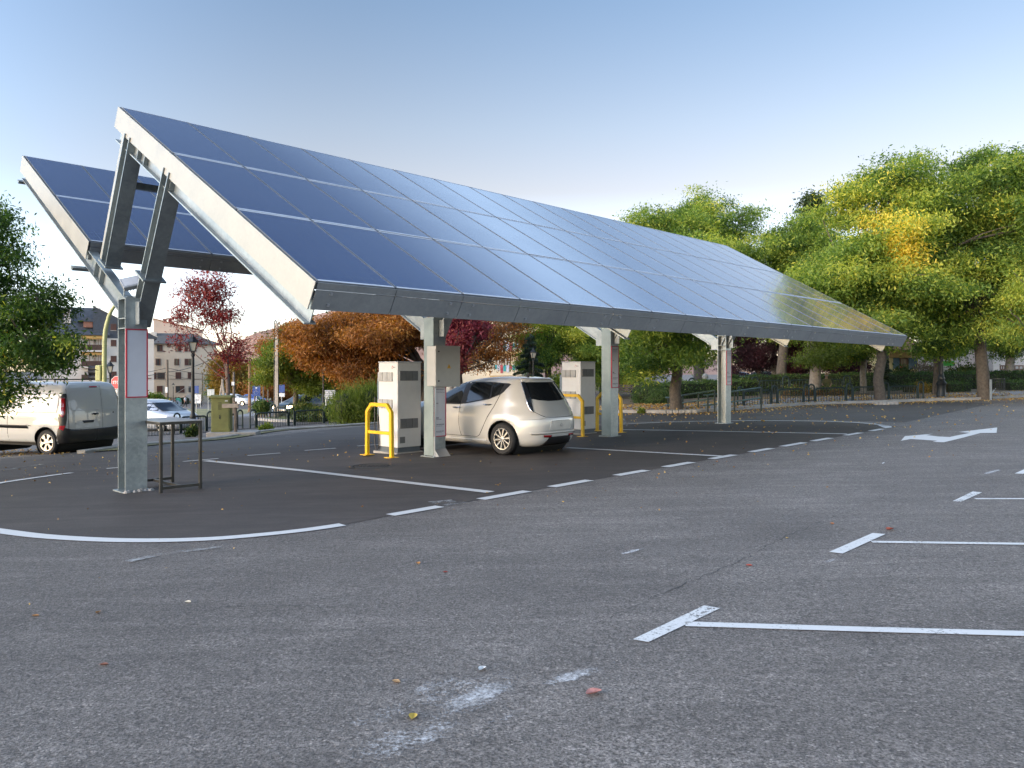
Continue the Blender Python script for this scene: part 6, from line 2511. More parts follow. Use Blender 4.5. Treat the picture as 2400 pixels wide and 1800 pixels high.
# ------------------------------------------------------------------ far vehicles
p = G(300, 1012)
farcar('silver_car', 'silver car driving behind the barriers left of the first carport post', p + Vector((.3, .8, 0)), R(-32), paintmat('silver_paint', (.55, .57, .6), .5), 1.0)
y = 98
p = W(556, 950, y)
farcar('white_car', 'white hatchback parked beyond the lawn', (p.x - 1.2, y, p.z), R(-12), paintmat('plain_white_paint', (.68, .68, .68)), 1.)
p = W(592, 949, y + 6)
farcar('blue_car', 'bright blue car parked beside the white hatchback', (p.x - .6, y + 6, p.z), R(-28), paintmat('blue_paint', (.01, .06, .36)), 1., kind='hatch')
p = W(538, 946, y + 10)
farcar('pale_blue_car', 'pale blue car half hidden behind the white hatchback', (p.x - 1, y + 10, p.z), R(10), paintmat('pale_blue_paint', (.22, .34, .46)), 1.)
p = W(690, 967, 47)
farcar('dark_car', 'dark car with lit headlights coming up behind the barriers', (p.x + .6, 50, zg(p.x + .6, 50)), R(-118), paintmat('dark_paint', (.02, .03, .035)), 1., lit=True)
y = 76
for u, col, lab, nm in ((1740, (.10, .20, .32), 'blue grey car behind the hedge left of the plum trees', 'blue_grey_car'), (1800, (.015, .06, .035), 'dark green car behind the hedge under the plum trees', 'green_car'), (1842, (.35, .02, .03), 'red car behind the hedge under the plum trees', 'red_car')):
    p = W(u, 905, y)
    z = max(zg(p.x, y), W(u, 889, y).z - 1.42)
    farcar(nm, lab, (p.x - 1.2, y, z), R(8), paintmat(nm + '_paint', col), 1.)
    y += 1
p = W(1864, 905, 72)
m = MB()
w, h = .75, .95
m.prism([(-w * .85, 0), (w * .85, 0), (w, h), (-w, h)], (0, -.5, 0), (1, 0, 0), (0, 0, 1), (0, 1, 0), 1.)
t = thing('refuse_bin', 'blue wheeled refuse bin behind the hedge beside the pale poplar', 'bin', (p.x, 72, W(1864, 886, 72).z - 1.25))
m.build('body', mat('bin_blue', (.02, .07, .30), .45), t, bevel=.03)
m = MB()
m.prism([(-.55, 0), (.55, 0), (.5, .2), (-.2, .3), (-.5, .2)], (-w - .04, 0, h + .01), (0, 1, 0), (0, 0, 1), (1, 0, 0), 2 * w + .08)
m.build('lid', mat('bin_blue', (.02, .07, .30), .45), t, bevel=.02)

# ------------------------------------------------------------------ buildings
M_CREAM = mat('cream_render', (.60, .51, .40), .9, var=.07, scale=.6)
M_WHITE = mat('white_render', (.62, .57, .51), .9, var=.06, scale=.6)
M_PINK = mat('pinkish_render', (.62, .48, .38), .9, var=.06, scale=.5)
M_SLATE = mat('slate', (.055, .065, .082), .7, var=.25, scale=2.5, bump=.4, bscale=8)
M_SLATEG = mat('grey_tile', (.10, .098, .095), .8, var=.25, scale=2.5, bump=.4, bscale=8)
M_SHUT = mat('brown_shutter', (.085, .035, .025), .7, var=.2, scale=5)
M_FRAME = mat('brown_frame', (.16, .085, .05), .7)
M_PANE = mat('window_pane', (.03, .035, .04), .06, spec=.8)
M_CURT = mat('curtain', (.45, .43, .40), .8, var=.15, scale=2)
M_BALC = mat('balcony_wood', (.10, .06, .045), .8, var=.2, scale=4)


def rect(u0, u1, v0, v1, y, o):
    a, b = W(u0, v1, y) - o, W(u1, v0, y) - o
    return a.x, b.x, min(a.z, b.z), max(a.z, b.z)


def window(t, o, y, u0, u1, v0, v1, style='shut', sill=True):
    """window > pane; the brown shutters closed, or open to one side"""
    x0, x1, z0, z1 = rect(u0, u1, v0, v1, y, o)
    w, h = x1 - x0, z1 - z0
    m = MB()
    f = .09
    m.box(x0, x1, -.03, .02, z0, z0 + f)
    m.box(x0, x1, -.03, .02, z1 - f, z1)
    m.box(x0, x0 + f, -.03, .02, z0 + f, z1 - f)
    m.box(x1 - f, x1, -.03, .02, z0 + f, z1 - f)
    if style == 'glass':
        m.box((x0 + x1) / 2 - .04, (x0 + x1) / 2 + .04, -.03, .02, z0 + f, z1 - f)
    if style == 'grid':
        for k in range(1, 6):
            m.box(x0 + w * k / 6 - .02, x0 + w * k / 6 + .02, -.05, -.031, z0, z1)
    wd = m.build('window', M_FRAME, t)
    m = MB()
    m.box(x0 + f, x1 - f, -.012, .015, z0 + f, z1 - f)
    m.build('pane', M_CURT if style == 'glass' else M_PANE, wd)
    if style in ('shut', 'half'):
        m = MB()
        a, b = (x0 + .02, x1 - .02) if style == 'shut' else ((x0 + x1) / 2, x1 - .02)
        n = 1 if style == 'half' else 2
        for k in range(n):
            m.box(a + (b - a) * k / n + .01, a + (b - a) * (k + 1) / n - .01, -.08, -.035, z0 + .02, z1 - .02)
        m.build('shutter', M_SHUT, wd)
    if style == 'open':
        m = MB()
        m.box(x0 - w * .42, x0 - .03, -.08, -.03, z0, z1)
        m.box(x1 - w * .05, x1 + w * .38, -.08, -.03, z0, z1)
        m.build('shutter', M_SHUT, wd)
    if sill:
        m = MB()
        m.box(x0 - .06, x1 + .06, -.12, 0, z0 - .1, z0 - .005)
        m.build('sill', M_KERB, wd)
    return wd


# cream four-storey block
y = 158
o = Vector((W(427, 930, y).x, y, zg(W(427, 930, y).x, y)))
t = thing('apartment_block', 'cream four storey block with brown shutters and low grey roof', 'building', o, R(21))
x0, x1, z0, z1 = rect(330, 502, 935, 805.5, y, o)
m = MB()
m.box(x0, x1, 0, 11, -1.5, z1)
m.build('wall', M_CREAM, t)
m = MB()
_, _, _, zr = rect(330, 502, 935, 786.5, y, o)
m.add([(x0 - .5, -.7, z1), (x1 + .7, -.7, z1), (x1 + .7, 11.7, z1), (x0 - .5, 11.7, z1), (x0 - .5, 4.5, zr + .6), (x1 - 4.5, 4.5, zr + .6), (x1 - 4.5, 6.5, zr + .6), (x0 - .5, 6.5, zr + .6)], [(0, 1, 5, 4), (1, 2, 6, 5), (2, 3, 7, 6), (3, 0, 4, 7), (4, 5, 6, 7), (3, 2, 1, 0)])
m.box(x0 - .5, x1 + .72, -.75, -.6, z1 - .12, z1 + .05)
rf = m.build('roof', M_SLATEG, t)
m = MB()
q0, q1, r0, r1 = rect(358, 370, 791, 777.5, y, o)
m.box(q0, q1, 3, 4.2, r0, r1)
m.build('chimney', M_WHITE, rf)


def zz(x, y_):
    return 150 + x / 6.9125, 700 + y_ / 6.9125


for xs, ys, st in (((1393, 1440), (750, 858), 'shut'), ((1540, 1625), (750, 858), 'half'), ((1690, 1745), (750, 785), 'grid'), ((1815, 1900), (755, 858), 'half'), ((1950, 2000), (750, 855), 'shut'), ((2020, 2130), (745, 855), 'half'),
                   ((1393, 1440), (970, 1080), 'shut'), ((1540, 1580), (972, 1078), 'open'), ((1815, 1855), (972, 1078), 'open'), ((1950, 1992), (972, 1078), 'shut'), ((2010, 2060), (972, 1078), 'open'),
                   ((1393, 1440), (1195, 1300), 'shut'), ((1490, 1535), (1195, 1300), 'shut'), ((1545, 1660), (1195, 1300), 'grid'), ((1815, 1900), (1190, 1300), 'shut'), ((1997, 2065), (1190, 1300), 'shut'),
                   ((1393, 1440), (1410, 1517), 'shut'), ((1540, 1625), (1410, 1520), 'shut'), ((1815, 1950), (1412, 1522), 'half')):
    (u0, v0), (u1, v1) = zz(xs[0], ys[0]), zz(xs[1], ys[1])
    window(t, o, y, u0, u1, v0, v1, st)
(u0, v0), (u1, v1) = zz(2010, 1420), zz(2062, 1600)
q = rect(u0, u1, v0, v1, y, o)
m = MB()
m.box(q[0], q[1], -.05, 0, q[2] + 1, q[3])
d = m.build('door', mat('dark_door', (.05, .05, .055), .4), t)
m = MB()
m.box(q[0] + .25, q[1] - .25, -.08, -.05, q[2] + 2.2, q[2] + 3.0)
m.build('notice', M_SIGNW, d)
m = MB()
for k in range(5):
    m.box(q[0] - .3 - .3 * k, q[1] + .2, -1.6, -.06, q[2] - .3 + (4 - k) * .24 - .3, q[2] - .3 + (5 - k) * .24 - .3)
m.tube([(q[0] - 2.6, -1.6, q[2] + .6), (q[0] - .4, -1.6, q[2] + 2.1), (q[1], -1.6, q[2] + 2.1)], .04, 6)
m.build('entrance_steps', M_WHITE, t)
q = rect(479, 490, 904, 912, y, o)
m = MB()
m.box(q[0], q[1], -.06, 0, q[2], q[3])
m.build('street_plate', mat('pale_blue_plate', (.35, .5, .6), .5), t)
m = MB()
q = rect(471, 472, 940, 873, y, o)
m.tube([(q[0], -.06, q[3]), (q[0], -.06, q[2])], .05, 6)
q = rect(343, 472, 889, 888.6, y, o)
m.box(q[0], q[1], -.05, 0, q[2], q[3] + .05)
m.build('pipe', M_FRAME, t)
q = rect(354, 382, 933, 921, y - 6, o)
hp = Vector((o.x + (q[0] + q[1]) / 2, y - 6, zg(o.x, y - 6)))
m = MB()
w_ = (q[1] - q[0]) / 2
m.prism([(-w_ * 1.0, 0), (w_ * 1.0, 0), (w_ * .8, 1.9), (-w_ * .8, 1.9)], (0, -.6, 0), (1, 0, 0), (0, 0, 1), (0, 1, 0), 1.2)
tt = thing('topiary_hedge', 'dark green clipped block of hedge before the cream block', 'hedge', hp)
m.build('core', M_CORE, tt)
n_ = 2600
P = np.stack([RNG.uniform(-w_, w_, n_), np.full(n_, -.65) + RNG.normal(size=n_) * .04, RNG.uniform(0, 1.95, n_)], 1)
D = unit(n_)
me = leaf_mesh('foliage', P, D, np.full(n_, .22), .5, np.clip(RNG.normal(.4, .12, n_), 0, 1))
me.materials.append(L_BOX)
link('foliage', me, tt)
hedge('low hedge strip at the foot of the cream block', [at_(345, 150), at_(440, 150)], 1.5, 1.2, L_BOX, 30, .3, group=None)

# pinkish upper building behind
y = 176
o = Vector((W(400, 900, y).x, y, zg(W(400, 900, y).x, y)))
t = thing('upper_house', 'pinkish house wall with sloping parapet rising behind the cream block', 'building', o, R(24))
a = [W(u, v, y) - o for u, v in ((363.5, 800), (363.5, 749), (415, 762), (470, 775), (470, 800))]
m = MB()
m.prism([(p.x, p.z) for p in a[:1]] and [(a[0].x, -1), (a[1].x, a[1].z), (a[3].x, a[3].z), (a[3].x, -1)], (0, 0, 0), (1, 0, 0), (0, 0, 1), (0, 1, 0), 9)
m.build('wall', M_PINK, t)
m = MB()
d_ = Vector((a[3].x - a[1].x, 0, a[3].z - a[1].z))
m.bar((a[1].x - .1, 4.5, a[1].z + .12), (a[3].x + .2, 4.5, a[3].z + .12), 9.4, .2)
rf = m.build('roof', mat('terracotta', (.28, .12, .07), .85, var=.2), t)
for u, v in ((388, 746), (399.5, 744)):
    q = rect(u - 3.6, u + 3.6, v + 18, v + 3, y, o)
    m = MB()
    m.box(q[0], q[1], 2, 3, q[2], q[3])
    m.box(q[0] - .15, q[1] + .15, 1.85, 3.15, q[3], q[3] + .25)
    m.build('chimney', mat('brick_chimney', (.25, .13, .09), .9), rf)

# white block with slate mansard on the left
y = 136
o = Vector((W(250, 930, y).x, y, zg(W(250, 930, y).x, y)))
t = thing('apartment_block', 'white apartment block with slate roof, balconies and a dormer on the left', 'building', o, R(27))
xa, xb, _, ze = rect(120, 351, 935, 786, y, o)
xs, _, _, _ = rect(250, 351, 935, 786, y, o)
m = MB()
m.box(xa, xs, .6, 13, -1.5, ze)
m.box(xs, xb, 0, 13.2, -1.5, ze)
m.build('wall', M_WHITE, t)
_, _, _, zr = rect(120, 351, 935, 718, y, o)
xr, _, _, _ = rect(222, 351, 935, 786, y, o)
m = MB()
m.add([(xa - .3, -.5, ze), (xs + .6, -.5, ze), (xs - 1, 5, zr), (xa - .3, 5, zr), (xa - .3, 5, ze), (xs - .4, 5, ze)], [(0, 1, 2, 3), (0, 3, 4), (1, 5, 2), (0, 4, 5, 1), (3, 2, 5, 4)])
rf = m.build('roof', M_SLATE, t)
m = MB()
zl = ze - .55
_, _, _, zlow = rect(250, 351, 935, 790, y, o)
pr = [(xr, zr), (xb + .5, ze - .2), (xb + .5, ze - .5), (xs - .0, ze - .5), (xs - .0, ze + .0), (xr, ze + .01)]
m.prism(pr, (0, -.02, 0), (1, 0, 0), (0, 0, 1), (0, 1, 0), 12.9)
m.bar((xr - .1, -.15, zr + .06), (xb + .6, -.15, ze - .14), .3, .07, mi=1)
gab = m.build('gable_roof', [M_SLATE, M_WHITE], t)
# dormer and chimneys
q = rect(202, 221, 768, 754, y, o)
m = MB()
m.box(q[0], q[1], .3, 3.5, q[2], q[3])
dm = m.build('dormer', mat('dormer_brown', (.28, .13, .09), .8), rf)
m = MB()
xm = (q[0] + q[1]) / 2
m.add([(q[0] - .9, .0, q[3] - .05), (q[1] + .6, .0, q[3] - .05), (xm, .0, q[3] + .8), (q[0] - .9, 4, q[3] - .05), (q[1] + .6, 4, q[3] - .05), (xm, 4, q[3] + .8)], [(0, 1, 2), (0, 2, 5, 3), (1, 4, 5, 2), (3, 5, 4), (0, 3, 4, 1)])
dmr = m.build('dormer', M_SLATE, rf)
for u0, u1, v0, v1 in ((227, 235, 763, 739), (162, 176, 745, 722)):
    q = rect(u0, u1, v0, v1, y, o)
    m = MB()
    m.box(q[0], q[1], 1.4, 2.2, q[2] - 1, q[3])
    m.build('chimney', M_WHITE, rf)
    m = MB()
    m.lathe([(.26, 0), (.28, .1), (.22, .3), (0, .42)], ((q[0] + q[1]) / 2, 1.8, q[3]), 10)
    m.build('chimney_cap', M_BLK, rf, smooth=True)
for xs_, ys_, st in (((750, 833), (665, 768), 'shut'), ((750, 835), (925, 1025), 'shut'), ((750, 835), (1180, 1285), 'shut'), ((765, 868), (1440, 1540), 'glass')):
    (u0, v0), (u1, v1) = zz(xs_[0], ys_[0]), zz(xs_[1], ys_[1])
    window(t, o, y, u0, u1, v0, v1, st)
(u0, v0), (u1, v1) = zz(750, 405), zz(832, 510)
o2 = o - Vector((0, 0, 0))
wd = window(t, o, y, u0, u1, v0, v1, 'shut')
wd.location.y = -.05
for r_, (b0, b1) in enumerate(((640, 850), (895, 1110), (1180, 1330))):
    (u0, v0), (u1, v1) = zz(375, b0), zz(610, b1 - 100)
    wd = window(t, o, y, u0, u0 + (u1 - u0) * .6, v0, v1 + 3, 'glass', False)
    wd.location.y = .57
    wd = window(t, o, y, u0 + (u1 - u0) * .66, u1, v0, v1 + 3, 'glass', False)
    wd.location.y = .57
    (u0, v0), (u1, v1) = zz(335, b1 - 100), zz(628, b1)
    q = rect(u0, u1, v1 - 2, v0, y, o)
    m = MB()
    m.box(q[0], q[1], -.7, -.62, q[2], q[3])
    k = 18
    for i in range(k):
        m.box(q[0] + (q[1] - q[0]) * i / k + .03, q[0] + (q[1] - q[0]) * (i + 1) / k - .03, -.75, -.701, q[2] + .05, q[3] - .05)
    m.box(q[0], q[0] + .06, -.62, .6, q[2], q[3])
    bl = m.build('balcony', M_BALC, t)
    m = MB()
    m.box(q[0] - .1, q[1] + .1, -.8, .6, q[2] - .3, q[2] - .01)
    m.build('slab', M_WHITE, bl)
    if r_ < 2:
        m = MB()
        q2 = rect(u0, u1, b0 / 6.9125 + 700 + 1, b0 / 6.9125 + 700 - 5, y, o)
        m.prism([(0, 0), (.08, 0), (.7, .35), (.7, .45)], (q[0], -.85, q2[3] - .4), (0, 1, 0), (0, 0, 1), (1, 0, 0), q[1] - q[0])
        for i in range(14):
            xx = q[0] + (q[1] - q[0]) * (i + .5) / 14
            m.box(xx - .1, xx + .1, -.87, -.851, q2[3] - .62, q2[3] - .41)
        m.build('awning', mat('awning_ochre', (.45, .26, .07), .8), bl)
for xs_, ys_ in (((140, 232), (640, 735)), ((140, 232), (895, 990))):
    (u0, v0), (u1, v1) = zz(xs_[0], ys_[0]), zz(xs_[1], ys_[1])
    wd = window(t, o, y, u0, u1, v0, v1, 'shut')
    wd.location.y = .57
m = MB()
q = rect(250, 345, 888.5, 886.5, y, o)
m.box(q[0], q[1], -.1, -.005, q[2], q[3])
m.build('string_course', M_FRAME, t)

# cream apartment house behind the car
y = 74
o = Vector((W(1140, 930, y).x, y, zg(W(1140, 930, y).x, y)))
t = thing('apartment_house', 'cream apartment house with balconies behind the rusty chestnut', 'building', o)
M_SAND = mat('sand_render', (.62, .54, .40), .9, var=.06, scale=.5)
x0, x1, z0, z1 = rect(1030, 1262, 940, 640, y, o)
m = MB()
m.box(x0, x1, 0, 10, -1, 11.5)
m.build('wall', M_SAND, t)
m = MB()
m.prism([(-.8, 0), (10.8, 0), (5, 2.2)], (x0 - .5, 0, 11.5), (0, 1, 0), (0, 0, 1), (1, 0, 0), x1 - x0 + 1)
m.build('roof', mat('terracotta', (.28, .12, .07), .85, var=.2), t)
for v0, v1 in ((795, 824), (845, 880)):
    q = rect(1152, 1222, v1, v0 + 12, y, o)
    m = MB()
    m.box(q[0], q[1], -1.3, -1.2, q[2], q[3])
    m.box(q[0], q[0] + .1, -1.2, 0, q[2], q[3])
    m.box(q[1] - .1, q[1], -1.2, 0, q[2], q[3])
    bl = m.build('balcony', M_SAND, t)
    m = MB()
    m.box(q[0] - .1, q[1] + .1, -1.4, 0, q[2] - .22, q[2] - .01)
    m.build('slab', mat('ochre_slab', (.5, .33, .14), .9), bl)
    m = MB()
    for i in range(9):
        xx = q[0] + .3 + i * .28
        m.box(xx, xx + .22, -1.36, -1.33, q[3] - random.uniform(.3, .7), q[3] + .05, i % 3)
    m.build('laundry', [mat('cloth_teal', (.03, .3, .32), .8), mat('cloth_pale', (.5, .52, .6), .8), mat('cloth_red', (.4, .08, .1), .8)], bl)
for xs_, ys_ in (((705, 790), (590, 690)), ((620, 690), (595, 690)), ((700, 790), (360, 430)), ((600, 680), (370, 430)), ((850, 900), (590, 660))):
    window(t, o, y, 1040 + xs_[0] / 5.027, 1040 + xs_[1] / 5.027, 720 + ys_[0] / 5.027, 720 + ys_[1] / 5.027, 'glass')
m = MB()
q = rect(1219, 1220.5, 930, 745, y, o)
m.tube([(q[0], -.1, 0), (q[0], -.1, 11)], .05, 6)
m.build('drainpipe', M_FRAME, t)

# yellow house and neighbours on the right
y = 62
o = Vector((W(2100, 900, y).x, y, W(2100, 902, y).z - 1.0))
t = thing('yellow_house', 'yellow house with blue grey shutters behind the kerb trees', 'building', o)
M_YHOU = mat('yellow_render', (.68, .56, .28), .9, var=.06, scale=.5)
x0, x1, z0, z1 = rect(2060, 2152, 910, 820, y, o)
m = MB()
m.box(x0, x1, 0, 8, -1, z1)
m.build('wall', M_YHOU, t)
m = MB()
m.prism([(-.9, 0), (8.5, 0), (4, 1.6)], (x0 - .4, 0, z1 + .01), (0, 1, 0), (0, 0, 1), (1, 0, 0), x1 - x0 + .8)
m.build('roof', mat('terracotta', (.28, .12, .07), .85, var=.2), t)
m = MB()
q = rect(2080, 2130, 838, 826, y, o)
m.box(q[0], q[1], -.3, -.005, q[2], q[3])
m.build('lintel', mat('ochre_slab', (.5, .33, .14), .9), t)
wd = window(t, o, y, 2108, 2128, 839, 864, 'grid')
for u0, u1 in ((2093, 2107), (2129, 2149)):
    q = rect(u0, u1, 864.5, 838.5, y, o)
    m = MB()
    m.box(q[0], q[1], -.08, -.02, q[2], q[3])
    for k in range(9):
        m.box(q[0] + .05, q[1] - .05, -.1, -.081, q[2] + (q[3] - q[2]) * (k + .2) / 9, q[2] + (q[3] - q[2]) * (k + .75) / 9)
    m.build('shutter', mat('blue_grey_shutter', (.09, .15, .19), .6), t)
m = MB()
q = rect(2109, 2113.5, 864, 859.5, y, o)
m.lathe([(.07, 0), (.1, .15), (.08, .15), (0, .14)], ((q[0] + q[1]) / 2, -.1, q[2] + .03), 10)
m.build('flower_pot', mat('pot_red', (.5, .08, .04), .7), t)
y = 66
o = Vector((W(2220, 900, y).x, y, W(2220, 898, y).z - 1.0))
t = thing('pale_wall', 'pale pinkish rough wall between the yellow house and the white house', 'wall', o)
x0, x1, z0, z1 = rect(2150, 2325, 905, 790, y, o)
m = MB()
k = 24
pts = [(x0 + (x1 - x0) * i / k, z1 + random.uniform(-.4, .3) - abs(i - 12) * .06) for i in range(k + 1)]
m.prism([(x1, -1), (x0, -1)] + pts, (0, 0, 0), (1, 0, 0), (0, 0, 1), (0, 1, 0), .6)
m.build('masonry', mat('pale_rock', (.58, .49, .43), .95, var=.14, scale=1.5, bump=.6, bscale=4), t)
p = W(2220, 880, 58)
t = thing('notice_hoarding', 'white hoarding with a bright green strip on top, among the shrubs', 'sign', (p.x, 58, W(2220, 897, 58).z))
m = MB()
q = rect(2208, 2233, 875, 858, 58, Vector((p.x, 58, W(2220, 897, 58).z)))
m.box(q[0], q[1], 0, .04, q[2], q[3])
m.build('board', M_SIGNW, t)
m = MB()
q2 = rect(2208, 2237, 858, 846, 58, Vector((p.x, 58, W(2220, 897, 58).z)))
m.box(q2[0], q2[1], 0, .04, q2[2] + .01, q2[3])
m.build('strip', mat('hoarding_green', (.06, .5, .06), .5), t)
m = MB()
m.box(q[0] + .2, q[0] + .52, -.006, -.001, q[2] + .22, q[2] + .26)
m.box(q[0] + .1, q[1] - .1, -.006, -.001, q[3] - .1, q[3] - .07)
m.build('print', M_INK, t)
m = MB()
for x in (q[0] + .06, q[1] - .06):
    m.box(x - .03, x + .03, .041, .09, -.5, q[3])
m.build('post', M_SIGNG, t)
y = 64
o = Vector((W(2380, 900, y).x, y, W(2380, 895, y).z - .8))
t = thing('white_house', 'white house with blue grey windows behind the trunks at the right edge', 'building', o)
x0, x1, z0, z1 = rect(2328, 2640, 905, 790, y, o)
m = MB()
m.box(x0, x1, 0, 9, -1, z1)
m.build('wall', mat('pale_render', (.64, .57, .5), .9, var=.05, scale=.5), t)
m = MB()
m.prism([(-.6, 0), (9.5, 0), (4.5, 1.8)], (x0 - .4, 0, z1 + .01), (0, 1, 0), (0, 0, 1), (1, 0, 0), x1 - x0 + .8)
m.build('roof', mat('terracotta', (.28, .12, .07), .85, var=.2), t)
for u0, u1 in ((2343, 2356), (2377, 2399), (2420, 2440)):
    window(t, o, y, u0, u1, 856, 867, 'glass')
m = MB()
q = rect(2393, 2404, 890, 878, y, o)
for k in range(6):
    xx = q[0] + (q[1] - q[0]) * k / 5
    m.box(xx - .015, xx + .015, -.06, -.03, q[2], q[3])
m.box(q[0], q[1], -.06, -.03, q[3], q[3] + .03)
m.build('grating', M_FRAME, t)
# walls seen under the plum trees and behind the second post
y = 84
for u0, u1, v0, v1, yy, mt, nm, lab in ((1700, 1925, 905, 860, 84, M_PINK, 'garden_wall', 'pale pink wall glimpsed under the plum trees'), (1930, 2065, 905, 868, 80, M_SAND, 'garden_wall', 'warm cream wall behind the standing man'), (1452, 1478, 930, 895, 57, M_CONC, 'concrete_pillar', 'grey concrete gate pillar left of the round bush'), (1478, 1560, 925, 905, 60, M_PINK, 'low_wall', 'low pale wall behind the round bush'), (1300, 1460, 930, 880, 80, M_SAND, 'garden_wall', 'sunlit wall behind the second charging cabinet')):
    o = Vector((W((u0 + u1) / 2, 900, yy).x, yy, zg(W((u0 + u1) / 2, 900, yy).x, yy)))
    q = rect(u0, u1, v0, v1, yy, o)
    m = MB()
    m.box(q[0], q[1], 0, .5, -.5, q[3])
    m.box(q[0] - .05, q[1] + .05, -.06, .56, q[3] + .002, q[3] + .12)
    tag(m.build(nm, mt, None, M=Matrix.Translation(o)), lab, 'wall')
# long low building behind the round bush: white frames
# bench
y = 44
p = onground(1462, y)
t = thing('park_bench', 'dark wooden park bench at the left end of the pavement', 'bench', p, R(4))
for nm, z0, z1, y0, y1, k in (('seat', .42, .46, 0, .4, 4), ('backrest', .6, .85, .42, .47, 0)):
    m = MB()
    if k:
        for i in range(4):
            m.box(-.9, .62, .0 + i * .1, .085 + i * .1, .42, .46)
    else:
        for i in range(3):
            m.box(-.9, .62, .42, .46, .55 + i * .12, .64 + i * .12)
    m.build(nm, M_WOODG, t)
for x in (-.7, .55):
    m = MB()
    m.box(x - .03, x + .03, .02, .08, 0, .419)
    m.box(x - .03, x + .03, .465, .52, 0, .9)
    m.build('leg', M_IRON, t)
# globe monument
y = 47
p = onground(1657, y)
t = thing('monument', 'stone sphere monument on a white pedestal behind the handrail', 'monument', p)
q = rect(1641, 1673, 915, 895.5, y, p)
m = MB()
m.box(q[0], q[1], 0, .9, 0, q[3])
m.box(q[0] - .05, q[1] + .05, -.05, .95, q[3] + .002, q[3] + .06)
m.build('pedestal', mat('white_stone', (.55, .52, .48), .8, var=.1), t, bevel=.03)
q2 = rect(1650, 1665, 890, 875, y, p)
r_ = (q2[1] - q2[0]) / 2
m = MB()
cz = (q2[2] + q2[3]) / 2
m.lathe([(r_ * math.cos(R(a)), r_ * math.sin(R(a))) for a in range(-90, 91, 15)], (.0, .45, cz), 16)
m.build('sphere', mat('grey_stone', (.22, .23, .22), .8, var=.2, scale=8), t, smooth=True)
m = MB()
for a in (0, 2.1, 4.2):
    m.tube([(.12 * math.cos(a), .45 + .12 * math.sin(a), q[3]), (.08 * math.cos(a), .45 + .08 * math.sin(a), cz - r_ * .8)], .03, 6)
m.tube([(0, .45, cz + r_ * .95), (0, .45, cz + r_ * 1.9)], .012, 6)
m.build('support', M_IRON, t)
# litter bin on a post
p = G(2322, 938)
t = thing('litter_bin', 'dark wire litter bin on a short post by the big trunk', 'litter bin', p, R(10))
m = MB()
m.bar((0, 0, -.05), (.0, 0, .95), .07, .07)
m.bar((0.0, 0, .25), (.25, 0, .55), .04, .04)
m.build('post', M_SIGNG, t)
m = MB()
for k in range(18):
    a0, a1 = k * math.pi / 9, (k + 1) * math.pi / 9
    c0, c1 = Vector((.38 + .27 * math.cos(a0), .27 * math.sin(a0), 0)), Vector((.38 + .27 * math.cos(a1), .27 * math.sin(a1), 0))
    for z, w_ in ((.5, .02), (.62, .012), (.74, .012), (.86, .012), (.98, .03)):
        m.bar(c0 + Vector((0, 0, z)), c1 + Vector((0, 0, z)), .012, w_)
    m.bar(c0 + Vector((0, 0, .5)), c0 + Vector((0, 0, .98)), .012, .025)
m.build('basket', M_IRON, t)
# fence of small wooden posts by the hedge bush
t = thing('wooden_fence', 'low fence of short wooden posts by the lawn', 'fence', onground(607, 50))
pb = onground(607, 50)
for k in range(5):
    q = onground(606 + k * 6.5, 50 + k * .3)
    m = MB()
    m.tube([q - pb + Vector((0, 0, -.1)), q - pb + Vector((0, 0, .75))], .06, 7)
    m.build('post', M_WOODG, t)

# ------------------------------------------------------------------ kerbs, pavements, lawns
def kerb(name, label, px, h=.13, w=.18, side=1, material=None, dz=0):
    pts = smooth_line([G(u, v) for u, v in px], 8)
    n = len(pts)
    V = []
    for i in range(n):
        t_ = (pts[min(i + 1, n - 1)] - pts[max(i - 1, 0)]).normalized()
        s = Vector((-t_.y, t_.x)) * w * side
        p0, p1 = pts[i], pts[i] + s
        z = zg(p0.x, p0.y)
        V += [(p0.x, p0.y, z - .1), (p0.x, p0.y, z + h - .02), (p0.x + s.x * .12, p0.y + s.y * .12, z + h), (p1.x, p1.y, z + h), (p1.x, p1.y, z - .1)]
    F = []
    for i in range(n - 1):
        for k in range(4):
            f = (i * 5 + k, i * 5 + k + 1, (i + 1) * 5 + k + 1, (i + 1) * 5 + k)
            F.append(f if side < 0 else f[::-1])
    F += [(0, 1, 2, 3, 4), tuple((n - 1) * 5 + k for k in range(5))]
    m = MB()
    m.add(V, F)
    tag(m.build(name, material or M_KERB, None), label, None, None, 'structure')
    return pts


RK = [(1440, 968), (1500, 968.5), (1560, 969), (1660, 966), (1790, 957), (1906, 949), (2050, 945.5), (2160, 941), (2300, 937.5), (2400, 932), (2700, 920)]
kp = kerb('kerb', 'stone kerb along the right-hand pavement', RK)
far = [tuple(G(u, v)[:2]) for u, v in ((2700, 912), (2400, 921), (2200, 927), (2050, 931), (1900, 936), (1740, 944), (1640, 953), (1560, 957), (1440, 956))]
sheet('pavement', [[tuple(p) for p in kp] + far], M_PAVE, .115, 'grey pavement behind the right kerb')
bp = [tuple(G(u, v)[:2]) for u, v in ((1440, 956), (1560, 957), (1640, 953), (1740, 944), (1900, 936), (2050, 931), (2200, 927), (2400, 921), (2700, 912))]
bk = [onground(u, 110)[:2] for u in (2900, 2500, 2100, 1700, 1350)]
sheet('park_soil', [bp + [tuple(q) for q in bk]], M_SOIL, .10, 'leaf strewn soil under the park trees')
LK = [(200, 1063), (330, 1046), (480, 1034), (600, 1016), (680, 1008), (800, 1000), (940, 990), (1100, 980)]
kp2 = kerb('kerb', 'low kerb under the left barriers', LK, .08, .2)
